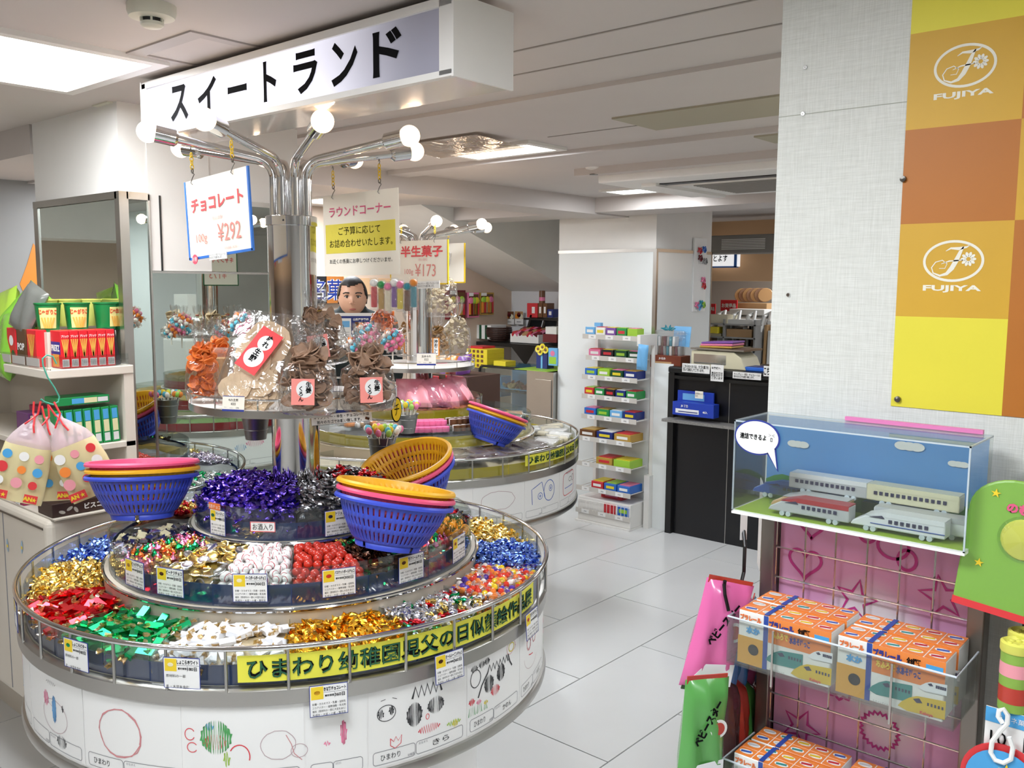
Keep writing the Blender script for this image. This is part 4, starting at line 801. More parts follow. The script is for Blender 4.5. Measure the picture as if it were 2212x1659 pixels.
pack('cracker_bag', 'orange rice cracker bag with red tie at the left tray edge', on(440, 868), -70, .085, .06, .20, CO, 90, .62, tie='ribbon_red', film='film', group=grp)
pack('cracker_bag', 'second orange rice cracker bag with red tie, farther back', on(478, 845), -70, .085, .06, .20, CO, 70, .62, tie='ribbon_red', film='film', group=grp)
t = thing('cracker_tub', 'small clear tub of tan crackers behind the bags', 'tub', (1.24, 2.10, 1.291), -45); MB().box(-.05, .05, -.03, .03, 0, .125).build('tub', 'film_soft', t, bevel=.006); MB().box(-.045, .045, -.026, .026, .004, .10).build('crackers', 'puff_tan', t)
def handcard(label, px, py, X, w, h, l1, l2, l3, rz=-52):
    o = card('price_card', label, 'price card', w, h, X(px, py), rz, 'paper_cream', .001, -8)
    MB().box(-w / 2, w / 2, -.0004, 0, -h / 2, -h / 2 + h * .13).build('blue_foot', 'card_blue', o); MB().box(-w / 2, w / 2, -.0004, 0, h / 2 - .0015, h / 2).build('blue_top', 'card_blue', o)
    letter(l1, o, 0, h * .24, h * .17, 'ink', -.0008, bold=.01, wmax=w * .85); letter(l2, o, 0, -h * .02, h * .17, 'ink', -.0008); letter(l3, o, w * .2, -h * .27, h * .1, 'ink', -.0008); letter('税込 ¥', o, -w * .34, -h * .24, h * .06, 'grey_ink', -.0008); letter('本体価格 ¥', o, -w * .08, -h * .28, h * .05, 'grey_ink', -.0008)
    return o
ontray = lambda px, py: (lambda d: CP + d * 1.0)(ray(px, py))
def hit_cyl(px, py, c, r):
    d = ray(px, py); ox, oy = -c[0], -c[1]; a = d.x ** 2 + d.y ** 2; b_ = 2 * (ox * d.x + oy * d.y); q = ox * ox + oy * oy - r * r; t_ = (-b_ - math.sqrt(max(0, b_ * b_ - 4 * a * q))) / 2 / a
    return CP + d * t_
handcard('handwritten price card in front of the pale rice crackers', 504, 872, lambda x, y: hit_cyl(x, y, S1, .272), .056, .036, 'ぬれ生煎', '400', '370', -62)
handcard('handwritten price card in front of the ginger crackers', 749, 868, lambda x, y: hit_cyl(x, y, S1, .272), .066, .052, '生姜くろん', '389', '360', -42)
o = card('notice_strip', 'long notice strip about separate baskets below the tray edge', 'notice', .142, .026, hit_cyl(738, 903, S1, .275), -46, 'paper', .001, roll=-5)
for q in ((-.071, .071, .0122, .013), (-.071, .071, -.013, -.0122)): MB().box(q[0], q[1], -.0004, 0, q[2], q[3]).build('border', 'ink', o)
letter('キャンディー・半生・チョコレートは', o, 0, .0055, .0085, 'ink', -.0006, bold=.02, w=.13); letter('別々のカゴでお願い致します。', o, -.006, -.006, .0085, 'ink', -.0006, bold=.02, w=.105); MB().box(-.005, .005, -.0006, 0, -.003, .003).build('chocolate_mark', 'foil_brown', o, (.06, 0, -.006), (0, R(20), 0))
o = tag(MB().lathe([(0, .001), (.026, .001), (.026, 0), (0, 0)], 28).build('oval_card', 'ink', None, hit_cyl(856, 885, S1, .29), (R(90), 0, R(10))), 'black and yellow oval card at the right tray edge', 'card'); o.scale = (.8, 1.25, 1)
q2 = MB().lathe([(.017, .0015), (.023, .0015)], 28).build('yellow_ring', 'chain_yellow', o); q3 = MB().lathe([(0, .0012), (.019, .0012)], 24).build('yellow_field', 'chain_yellow', o)
lt = letter('チ', o, 0, 0, .024, 'ink', 0); lt.rotation_euler = (R(-90), 0, 0); lt.location = (0, 0, .002)
# lollipop pails hung on the tray
mat('pail_zinc', '#8e8e8c', .35, .9, noise=.4, nscale=8); mat('stick', '#f0ece0', .5)
LOL = [MB().cyl((0, 0, 0), (0, 0, .075), .0014, n=5).mi(1).sphere((0, 0, .08), .0095, 10, 7, 1, 1, 1.3).mesh('lollipop', ['stick', c_], True) for c_ in ('candy_pink', 'candy_aqua', 'candy_lime', 'candy_yellow', 'candy_orange', 'candy_white')]
def pail(loc, label, r=.043, h=.095, n=22, spread=.5):
    t = thing('pail', label, 'pail', loc, 0, 'zinc pails of lollipops')
    MB().lathe([(r * .68, 0), (r, h), (r + .002, h + .002), (r - .002, h), (r * .66, .002), (0, .002)], 28).build('bucket', 'pail_zinc', t, smooth=True); MB().tube(ringpts(r + .001, h, 28), .002, 6, closed=True).build('rim', 'pail_zinc', t)
    for z in (.3, .75): MB().tube(ringpts(r * (.68 + .32 * z) + .0006, h * z, 28), .0012, 5, closed=True).build('hoop', 'pail_zinc', t)
    for i in range(n):
        a = random.uniform(0, 6.28); q = random.random() ** .5; o = link('lollipop', LOL[i % 6], None, Vector(loc) + Vector((r * .55 * q * math.cos(a), r * .55 * q * math.sin(a), h * .45)), (-spread * q * math.sin(a), spread * q * math.cos(a), 0))
        tag(o, 'wrapped lollipop in the ' + label, 'lollipop', 'lollipops in the ' + label)
pail(ad(826, 1010, 2.72), 'zinc pail right of the column')
pail(ad(553, 948, 2.60), 'zinc pail below the tray, left rear', n=8)
pail(ad(880, 935, 3.3), 'smaller zinc pail in front of the pink bags', r=.04, h=.07, n=26)
# ================================================================== left counter and snack shelf
t = thing('counter_cabinet', 'cream counter cabinet with rounded corner at the left edge', 'cabinet', (1.03, 2.65, 0))
MB().box(0, .262, 0, 1.95, .277, .9).build('body', 'cream', t, bevel=.022, seg=4); MB().box(.17, .262, .15, 1.95, 0, .277).build('plinth', 'cream', t)
MB().box(-.0015, .0, .03, 1.9, .868, .874).build('drawer_gap', 'steel_dark', t)
for y in (.33, .86): MB().box(-.0012, 0, y, y + .004, .30, .868).build('door_gap', 'grey_ink', t)
mat('sticker_blue', '#9fc0d6', .5); mat('bisco_brown', '#3a2620', .4); mat('box_red', '#d8222c', .35); mat('box_green', '#1e8a4a', .35); mat('box_magenta', '#a02458', .4); mat('box_black', '#26222a', .4); mat('stick_gold', '#e0a848', .5); mat('barcode', '#d8d8d8', .5); mat('carton_grey', '#cfcac4', .5)
for (px, py, q) in ((16, 1178, -8), (47, 1182, 6)):
    o = MB().lathe([(0, 0), (.010, 0)], 18).build('slipper_sticker', 'sticker_blue', None, ax(px, py, 1.0285), (R(90), R(q), R(-90))); o.scale = (.65, 2.1, 1)
    tag(o, 'pale blue slipper shaped sticker, %s of the pair on the cabinet' % ('left' if px < 30 else 'right'), 'sticker')
    MB().box(-.007, .007, -.003, .001, 0, .0006).build('strap', 'tag_yellow', o)
s = thing('snack_shelf', 'white open shelf unit standing on the cream counter', 'shelf', (1.045, 2.635, .9))
TOPZ, MIDZ = 1.335, 1.105
MB().box(0, .252, 0, 1.5, TOPZ - .9 - .026, TOPZ - .9).build('top_board', 'cream', s, bevel=.003)
MB().box(.012, .252, .004, 1.5, MIDZ - .9 - .018, MIDZ - .9).build('middle_board', 'cream', s, bevel=.002)
MB().box(.222, .252, .004, .024, 0, TOPZ - .926).build('corner_post', 'cream', s); MB().box(.225, .252, .024, 1.5, 0, TOPZ - .926).build('back_panel', 'cream', s)
MB().box(.012, .225, .9, .92, 0, TOPZ - .926).build('partition', 'cream', s); MB().box(0, .252, 0, 1.5, -.0, .004).build('bottom_board', 'cream', s)
tr = thing('clear_tray', 'low clear plastic fence along the shelf top', 'tray', (1.047, 2.637, TOPZ))
MB().box(.0, .235, 0, .002, .0, .036).build('end_fence', 'acrylic', tr); MB().box(0, .002, .0, .9, 0, .036).build('front_fence', 'acrylic', tr)
for i in range(3): l = MB().box(-.001, 0, .05 + i * .105, .14 + i * .105, .006, .030).build('shelf_label', mat('label_dull', '#b4b0aa', .5), tr); letter('¥128', l, 0, 0, .007, 'ink').parent = None if False else l
def pbox(name, label, cat, w, d, h, loc, rz, m, group=None, bevel=.0015, tilt=0, roll=0):
    """printed carton: origin at the middle of its base front edge, front faces local -y"""
    o = MB().box(-w / 2, w / 2, 0, d, 0, h).build(name, m, None, loc, (R(tilt), R(roll), R(rz)), bevel=bevel, seg=1)
    return tag(o, label, cat, group)
def sticks(o, x, z, h, n, spread, y=-.0012):
    for i in range(n): MB().box(-.0016, .0016, -.0004, 0, -h / 2, h / 2).build('printed_stick', 'stick_gold', o, (x + spread * (i - (n - 1) / 2), y + .0004, z), (0, R(6 * (i - (n - 1) / 2)), 0))
# row of red stick biscuit boxes, spines towards the aisle
x0, x1 = ay(133, 798, 2.648).x, ay(251, 796, 2.648).x; n = 6; pw = (x1 - x0) / n
for i in range(n):
    o = pbox('biscuit_box', 'upright red stick biscuit box, number %s from the shelf corner' % ['one', 'two', 'three', 'four', 'five', 'six'][i], 'box', pw * .95, .068, .108, (x0 + pw * (i + .5), 2.648, TOPZ + .001), 0, 'box_red', 'red biscuit boxes on the shelf top')
    letter('プリッツ', o, 0, .092, .008, 'paper', bold=.03, wmax=pw * .8); sticks(o, 0, .058, .052, 4, .0032); l = MB().box(-pw * .36, pw * .36, -.0004, 0, .004, .026).build('barcode', 'barcode', o)
    for k in range(7): MB().box(-pw * .3 + k * pw * .09, -pw * .3 + k * pw * .09 + .0007, -.0008, -.0004, .006, .024).build('bar', 'ink', l)
    if i == 0:
        l = link('lettering', text_mesh('PRETZ', .05, 'paper')[0], o, (-pw * .475 - .0012, .034, .058), (0, 0, R(-90))); l.scale = (.019, 1, .024)
        q = MB().box(-.03, .03, -.0006, 0, .04, .076).build('logo_field', 'card_blue', o, (-pw * .475, .034, 0), (0, 0, R(-90)))
        for k in range(6): MB().box(-.0018, .0018, -.0008, 0, -.018, .018).build('printed_stick', 'stick_gold', o, (-pw * .475 - .0005, .016 + k * .007, .022), (0, 0, R(-90)))
def fbox(y, name, label, m, wd, h=.108, x=1.062, d=.03): return pbox(name, label, 'box', wd, d, h, (x, y, TOPZ + .001), -90, m)
o = fbox(2.775, 'biscuit_box', 'red biscuit box with stick picture beside the corner logo box', 'box_red', .068); sticks(o, 0, .06, .07, 6, .006)
o = fbox(2.852, 'biscuit_box', 'brown biscuit box with white letters on the shelf top', mat('box_brown', '#5a3c24', .4), .066); letter('POP', o, 0, .055, .022, 'paper', bold=.04)
o = fbox(2.925, 'biscuit_box', 'red biscuit box with white cup picture at the shelf left', 'box_red', .066); MB().lathe([(0, 0), (.016, 0)], 18).build('cup_print', 'paper', o, (0, -.0006, .07), (R(90), 0, 0)); MB().lathe([(0, 0), (.012, 0)], 18).build('leaf_print', 'leaf_green', o, (.01, -.0006, .03), (R(90), 0, 0))
pbox('biscuit_box', 'dark box standing at the right end behind the red row', 'box', .02, .07, .11, (x1 + .012, 2.66, TOPZ + .001), 0, 'box_black', roll=-8)
# riser with potato stick cups
rs = MB().box(1.085, 1.288, 2.722, 2.90, TOPZ, TOPZ + .102).build('display_riser', 'cream'); tag(rs, 'plain riser box under the green cups', 'riser')
mat('cup_green', '#177a3e', .35); mat('cup_lime', '#c8cc6a', .4); mat('cup_print', '#e6dc90', .5); mat('ink_brick', '#c8401e', .5)
def cup(loc, label, rz, front=True, lid='cup_green'):
    t = thing('snack_cup', label, 'cup', loc, rz, 'potato stick cups on the shelf')
    MB().lathe([(0, 0), (.0275, 0), (.0285, .004), (.035, .078), (.037, .079), (.037, .083)], 28).build('cup', 'cup_green' if front else 'cup_lime', t, smooth=True, ang=50)
    MB().lathe([(0, .0835), (.0375, .0835), (.0375, .0815)], 28).build('lid', lid, t, smooth=True, ang=50)
    if front:
        b = MB().lathe([(.0296, .010), (.0346, .070)], 10, a0=225, a1=310).build('printed_panel', 'cup_print', t, smooth=True)
        me = text_mesh('じゃがりこ', .05, 'ink_brick'); m2 = me[0].copy()
        for v in m2.vertices:
            a = R(268) + v.co.x / me[1] * R(85); z = .058 + v.co.z / me[2] * .016; r = .0306 + .0052 * (z / .075); v.co = (r * math.cos(a), r * math.sin(a), z)
        link('lettering', m2, t)
        for k in range(5): MB().box(-.0022, .0022, -.0006, .0006, -.016, .016).build('printed_stick', 'stick_gold', t, (.0325 * math.cos(R(245 + k * 11)), .0325 * math.sin(R(245 + k * 11)), .026), (0, R(8 * (k - 2)), R(245 + k * 11 + 90)))
for i, px in enumerate((104, 167, 229)): q = ay(px, 688, 2.765); cup((q.x, 2.765, TOPZ + .103), 'green potato stick cup, front row %s' % ['left', 'middle', 'right'][i], (-20, -10, 40)[i])
q = ay(265, 688, 2.80); cup((q.x, 2.80, TOPZ + .103), 'green potato stick cup half hidden by the mirror edge', 60)
for i, px in enumerate((100, 152, 196, 235)): q = ay(px, 640, 2.845); cup((q.x, 2.86, TOPZ + .112), 'yellow lidded snack cup behind the green cups, %s' % ['first from left', 'second from left', 'third from left', 'last before the mirror'][i], 0, False, mat('lid_yellow', '#d6d660', .4))
# pillow bags
def pillow(w, h, d, m, name='snack_bag', n=12):
    b = MB(); 
    for s_ in (1, -1):
        i0 = len(b.v)
        for i in range(n + 1):
            for j in range(n + 1):
                x, z = 2 * i / n - 1, 2 * j / n - 1; q = max(0, (1 - x ** 4) * (1 - z ** 4)) ** .5
                b.v.append((x * w / 2 * (1 - .05 * (1 - abs(z))), s_ * d / 2 * q * (1 + .18 * math.sin(5 * x + 3 * z)) + random.uniform(-.001, .001) * q, z * h / 2))
        for i in range(n):
            for j in range(n):
                f = (i0 + i * (n + 1) + j, i0 + (i + 1) * (n + 1) + j, i0 + (i + 1) * (n + 1) + j + 1, i0 + i * (n + 1) + j + 1); b.f.append(f if s_ < 0 else f[::-1]); b.m.append(0)
    return b.mesh(name, m, True, 60)
mat('bag_green', '#7cb83a', .25, coat=.4); mat('bag_grey', '#8a8c86', .25, .5); mat('bag_lime', '#a8cc48', .25, coat=.4)
def bagobj(me, loc, rot, label, name='snack_bag', group=None, cat='snack bag'): o = link(name, me, None, loc, rot); return tag(o, label, cat, group)
PG = pillow(.16, .2, .05, 'bag_green'); PGY = pillow(.10, .15, .04, 'bag_grey'); PL = pillow(.16, .2, .05, 'bag_lime')
bagobj(PG, ax(58, 690, 1.14), (R(-20), R(35), R(-70)), 'large green crisp bag leaning left of the cups', group='green crisp bags'); bagobj(PGY, ax(62, 668, 1.09), (R(-15), R(25), R(-80)), 'grey backed crisp bag in front of the green ones', group='green crisp bags')
bagobj(PL, ax(10, 690, 1.12), (R(-12), R(-10), R(-90)), 'lime green crisp bag at the picture edge', group='green crisp bags'); bagobj(PG, ax(18, 745, 1.08), (R(-14), R(8), R(-90)), 'lower green crisp bag at the left end of the shelf', group='green crisp bags')
# middle shelf: green biscuit cartons
x0, x1 = ay(124, 960, 2.652).x, ay(262, 955, 2.652).x; n = 7; pw = (x1 - x0) / n
for i in range(n):
    o = pbox('wafer_box', 'upright green biscuit carton, %s on the middle shelf' % ['leftmost', 'second from left', 'third from left', 'fourth from left', 'third from right', 'second from right', 'rightmost'][i], 'box', pw * .93, .09, .108, (x0 + pw * (i + .5), 2.652, MIDZ + .001), 0, 'box_green', 'green biscuit cartons', tilt=0, roll=-2.5)
    MB().box(-pw * .3, pw * .3, -.0004, 0, .072, .102).build('blue_print', mat('print_blue', '#4aa0d8', .5), o); MB().box(-pw * .3, pw * .3, -.0004, 0, .034, .070).build('cream_print', mat('print_cream', '#dcd8a8', .5), o); MB().box(-pw * .3, pw * .3, -.0004, 0, .006, .03).build('barcode', 'barcode', o)
o = pbox('wafer_box', 'green biscuit carton lying on top of the upright ones', 'box', .15, .09, .023, ay(182, 872, 2.65) + Vector((0, 0, -.002)), 0, 'box_green', 'green biscuit cartons'); MB().box(-.035, .0, -.0004, 0, .004, .019).build('blue_print', 'print_blue', o); MB().box(.0, .038, -.0004, 0, .004, .019).build('cream_print', 'print_cream', o); MB().box(.04, .07, -.0004, 0, .005, .018).build('barcode', 'barcode', o)
o = pbox('biscuit_box', 'colourful biscuit carton with round cracker pictures', 'box', .14, .04, .075, (1.075, 2.78, MIDZ + .001), -90, mat('print_sky', '#c8b8a0', .5))
for k in range(9): MB().lathe([(0, 0), (.011, 0)], 12).build('cracker_print', ('stick_gold', 'candy_orange', 'print_blue')[k % 3], o, (-.055 + (k % 5) * .027, -.0006, .02 + (k // 5) * .034), (R(90), 0, 0))
pbox('biscuit_box', 'purple biscuit carton at the left picture edge', 'box', .09, .04, .08, (1.075, 2.91, MIDZ + .001), -90, mat('box_purple', '#6a3a6e', .4))
for i, (y, z, m_) in enumerate(((2.80, .09, 'box_black'), (2.92, .085, 'bisco_brown'), (3.04, .088, 'box_magenta'))): pbox('biscuit_box', ['dark flat carton', 'brown flat carton', 'plum coloured flat carton'][i] + ' at the back of the middle shelf', 'box', .13, .09, .05, (1.17, y, MIDZ + z + .03 - .09), -90, m_)
# bottom compartment
o = pbox('biscuit_box', 'long dark brown carton lettered in katakana on the counter', 'box', .235, .10, .040, (1.165, 2.655, .9045), 0, 'bisco_brown'); letter('ビスコ', o, .0, .02, .018, 'paper', bold=.04); letter('BISCO ×10', o, .055, .02, .007, 'grey_ink')
for x, z, r_ in ((-.09, .013, 20), (-.068, .02, -30), (-.05, .014, 60)): MB().lathe([(0, 0), (.007, 0)], 12).build('biscuit_print', 'label_dull', o, (x, -.0006, z), (R(90), R(r_), 0)).scale = (1.4, .7, 1)
pbox('biscuit_box', 'flat crimson carton on the counter left', 'box', .12, .06, .028, (1.05, 2.93, .9045), -90, 'box_magenta'); o = card('price_card', 'small white price card on the counter', 'price card', .03, .026, (1.044, 2.90, .92), -90); letter('¥108', o, 0, 0, .009, 'ink')
# drawstring pouches on a teal hook
t = thing('s_hook', 'teal wire hook hanging from the shelf corner', 'hook'); hp = [(92, 772), (93, 764), (101, 760), (112, 763), (120, 775), (112, 770), (101, 765), (95, 772), (96, 790), (104, 812), (116, 836), (126, 858), (125, 868), (118, 873), (108, 870)]
hp = [(122, 786), (114, 770), (101, 767), (92, 775), (93, 790), (103, 815), (118, 838), (128, 857), (126, 868), (114, 874), (96, 868), (88, 862)]
MB().tube([ay(px, py, 2.575) for px, py in hp], .0022, 8).build('wire', mat('teal', '#4aa890', .4), t, smooth=True)
clear('pouch_film', '#fbeef0', .06, .2, .4, bump=.25, bscale=12, haze=.42, hcol='#f6e4e8'); mat('pouch_print', '#e2d6a4', .4, noise=.2, nscale=14); mat('pouch_pink', '#e89aa4', .4)
def pouch(px, py, w, h, lean, D, label, seed):
    random.seed(seed); top = ad(px, py, D)
    t = thing('drawstring_pouch', label, 'pouch', top, -38, "children's snack pouches on the teal hook"); t.rotation_euler = (0, R(lean), R(-38))
    b = MB(); n = 28; lv = [(0, .07), (.06, .12), (.16, .45), (.26, .72), (.36, .88), (.6, 1), (.9, 1.02), (1, 1.0)]
    for q, s_ in lv:
        for k in range(n):
            a = 2 * math.pi * k / n; dd = .045 * (1 if q < .9 else .3) * min(1, s_ + .2); b.v.append((s_ * w / 2 * math.copysign(abs(math.cos(a)) ** .7, math.cos(a)) * (1 + random.uniform(-.02, .02)), dd / 2 * math.sin(a) * (1 + random.uniform(-.12, .12)), -q * h))
    for i in range(len(lv) - 1):
        for k in range(n): b.f.append((i * n + k, (i + 1) * n + k, (i + 1) * n + (k + 1) % n, i * n + (k + 1) % n)); b.m.append(0 if i < 4 else 1)
    b.build('pouch', ['pouch_film', 'pouch_print'], t, smooth=True, ang=50)
    for k in range(9):
        x, z = -w * .33 + (k % 3) * w * .33 + random.uniform(-.004, .004), -h * (.47 + .15 * (k // 3)); MB().lathe([(0, 0), (w * random.uniform(.08, .12), 0)], 18).build('round_print', ('pouch_pink', 'print_blue', 'label_red', 'paper', 'candy_orange')[(k * 2 + seed) % 5], t, (x, -.0245, z), (R(90), 0, 0))
    for x, wd in ((-w * .3, w * .34), (w * .32, w * .26)):
        l = MB().box(-wd / 2, wd / 2, -.0006, 0, -.011, .011).build('red_strip', 'label_red', t, (x, -.024, -h * .92)); letter('AN', l, -wd * .2, 0, .012, 'tag_yellow', bold=.05); letter('★', l, wd * .28, 0, .013, 'tag_yellow')
    MB().tube([(-.012, 0, .03), (-.006, -.004, .0), (.0, -.008, -.01), (.006, -.004, .0), (.004, 0, .034)], .0028, 6).build('drawstring', 'label_red', t); MB().tube([(.0, -.006, -.008), (.006, -.02, -.03), (.012, -.022, -.048)], .0026, 6).build('drawstring', 'label_red', t); MB().tube([(.0, -.006, -.008), (-.008, -.018, -.02), (-.016, -.02, -.03)], .0026, 6).build('drawstring', 'label_red', t)
    return t
pouch(78, 893, .13, .245, 15, 2.40, 'printed drawstring pouch, left of the three on the hook', 1); pouch(102, 900, .12, .235, 0, 2.46, 'printed drawstring pouch, middle of the three on the hook', 2); pouch(126, 895, .13, .235, -22, 2.35, 'printed drawstring pouch, right of the three on the hook', 3)
random.seed(21)
# ================================================================== right wall: poster, toy train case, rack
mat('sq_yellow', '#e2d63c', .5, noise=.05, nscale=12); mat('sq_amber', '#d0a22a', .5, noise=.08, nscale=12); mat('sq_orange', '#b46c1e', .5, noise=.08, nscale=12); mat('logo_white', '#eae6d6', .6)
ye = [ax(x, y, WX) for x, y in ((1966, 75), (1952, 280), (1944, 488), (1934, 690), (1920, 876))]
PZ = [q.z for q in ye]; PY0 = ax(1946, 480, WX).y; PY1 = ax(2193, 470, WX).y; sh = (PZ[0] - PZ[4]) / 4; sw = PY0 - PY1
t = thing('poster', 'tall chequered yellow and orange shop poster with white emblems', 'poster', (WX - .0005, PY0, PZ[4]), -90)
rows = [('sq_yellow', 'sq_amber'), ('sq_amber', 'sq_orange'), ('sq_orange', 'sq_amber'), ('sq_amber', 'sq_orange'), ('sq_yellow', 'sq_orange'), ('sq_amber', 'sq_amber')]
def ribbon2(pts, wd, closed=False):
    b = MB(); n = len(pts); L = []
    for i in range(n):
        p0 = pts[i - 1] if (i > 0 or closed) else pts[i]; p1 = pts[(i + 1) % n] if (i < n - 1 or closed) else pts[i]
        dx, dz = p1[0] - p0[0], p1[1] - p0[1]; q = math.hypot(dx, dz) or 1; ww = wd[i] if isinstance(wd, (list, tuple)) else wd
        L += [(pts[i][0] - dz / q * ww / 2, 0, pts[i][1] + dx / q * ww / 2), (pts[i][0] + dz / q * ww / 2, 0, pts[i][1] - dx / q * ww / 2)]
    b.add(L, [(2 * i, 2 * i + 1, 2 * ((i + 1) % n) + 1, 2 * ((i + 1) % n)) for i in range(n if closed else n - 1)]); return b
def emblem(sq, s):
    ribbon2(ell(0, .10 * s, .30 * s, .215 * s, 48)[:-1], .028 * s, True).build('emblem_oval', 'logo_white', sq, (0, -.0012, 0))
    st_ = [(.10, .255), (.07, .20), (.03, .10), (-.01, .02), (-.06, -.04), (-.13, -.06), (-.20, -.03), (-.22, .03), (-.18, .09), (-.11, .11), (-.06, .07), (-.08, .02), (-.14, .02)]
    wd = [.01, .035, .05, .05, .035, .022, .014, .012, .011, .010, .009, .008, .006]
    ribbon2([(x * s, z * s) for x, z in st_], [q * s for q in wd]).build('emblem_letter', 'logo_white', sq, (0, -.0012, 0))
    ribbon2([(x * s, z * s) for x, z in ((-.08, .21), (-.03, .24), (.05, .235), (.13, .25), (.16, .27))], [q * s for q in (.006, .02, .034, .02, .006)]).build('emblem_letter', 'logo_white', sq, (0, -.0012, 0))
    ribbon2([(x * s, z * s) for x, z in ((-.12, .07), (-.04, .10), (.04, .105), (.10, .11))], [q * s for q in (.006, .014, .014, .008)]).build('emblem_letter', 'logo_white', sq, (0, -.0012, 0))
    for k in range(10):
        a = k * math.pi / 5; o = MB().lathe([(0, 0), (.030 * s, 0)], 10).build('petal', 'logo_white', sq, (.155 * s + .05 * s * math.cos(a), -.0012, .12 * s + .05 * s * math.sin(a)), (R(90), -a, 0)); o.scale = (1, .55, 1)
    letter('FUJIYA', sq, 0, -.205 * s, .082 * s, 'logo_white', -.0012, bold=.035, w=.60 * s)
for r_ in range(6):
    for c_ in range(3):
        m_ = rows[r_][c_ % 2]; z = PZ[0] - PZ[4] + sh * .5 - r_ * sh
        if r_ == 5: continue
        sq = MB().box(-sw / 2, sw / 2, -.0008, 0, -sh / 2, sh / 2).build('poster_square', m_, t, (sw * (c_ + .5), 0, z))
        if (r_ in (1, 3) and c_ == 0) or (r_ == 4 and c_ == 1): emblem(sq, sw * .86)
for q in ((1952, 387), (1940, 862)):
    tag(MB().lathe([(0, .006), (.0045, .005), (.005, .002), (.0035, 0)], 14).build('push_pin', 'steel_dark', None, ax(*q, WX - .001), (0, R(-90), 0), smooth=True), 'grey push pin at the poster edge, %s' % ('upper' if q[1] < 500 else 'lower'), 'pin', 'poster pins')
# ---- acrylic toy train case
CX0, CX1, CY0, CY1, CZ0, CZ1 = 1.30, 1.42, .309, .655, 1.226, 1.371
t = thing('train_case', 'clear acrylic display case of paper trains on top of the rack', 'display case', (CX0, (CY0 + CY1) / 2, CZ0), -90)
hw, dp, hh = (CY1 - CY0) / 2, CX1 - CX0, CZ1 - CZ0
MB().box(-hw, hw, 0, dp, -.004, .002).build('base', 'white_plastic', t); MB().box(-hw + .004, hw - .004, .004, dp - .004, .002, .0028).build('floor_print', mat('print_grass', '#a6c43a', .5), t)
for nm, q in (('front_pane', (-hw, hw, 0, .003, 0, hh)), ('side_pane', (-hw, -hw + .003, .003, dp, 0, hh)), ('side_pane', (hw - .003, hw, .003, dp, 0, hh)), ('top_pane', (-hw, hw, .0, dp, hh, hh + .003))): MB().box(*q).build(nm, 'acrylic', t)
ed = mat('acrylic_edge', '#cfd8e0', .15); e = .0022
for q in ((-hw, hw, 0, e, hh, hh + e), (-hw, -hw + e, 0, dp, hh, hh + e), (hw - e, hw, 0, dp, hh, hh + e), (-hw, -hw + e, 0, e, 0, hh), (hw - e, hw, 0, e, 0, hh), (-hw, hw, dp - e, dp, hh, hh + e)): MB().box(*q).build('pane_edge', 'acrylic_edge', t)
bk = MB().box(-hw + .004, hw - .004, dp - .004, dp - .003, .002, hh - .002).build('backdrop', mat('print_sky2', '#5f9ad8', .5), t)
hl = [(-hw + .004, .002)] + [(-hw + .004 + (2 * hw - .008) * i / 24, .028 + .010 * math.sin(i * .7) + .008 * math.sin(i * .31 + 1)) for i in range(25)] + [(hw - .004, .002)]
MB().prism(hl, dp - .0052, dp - .0042).build('hill_print', mat('print_hill', '#3f8a3c', .6), bk)
for x, z, s_ in ((-.115, .10, 1), (.06, .118, 1.2), (.13, .10, .8), (-.03, .05, .7)):
    for dx in (-.009, 0, .009): MB().lathe([(0, 0), (.008 * s_, 0)], 14).build('cloud_print', 'paper', bk, (x + dx * s_, dp - .0058 - dx * .03, z), (R(90), 0, 0)).scale = (1.2, .7, 1)
MB().prism([(.03, .03), (.055, .055), (.07, .046), (.085, .055), (.11, .03)], dp - .006, dp - .0054).build('mountain_print', 'paper', bk)
MB().box(-.04, .16, dp - .006, dp + .002, hh + .003, hh + .009).build('top_bar', mat('bar_pink', '#d87ab0', .4), t)
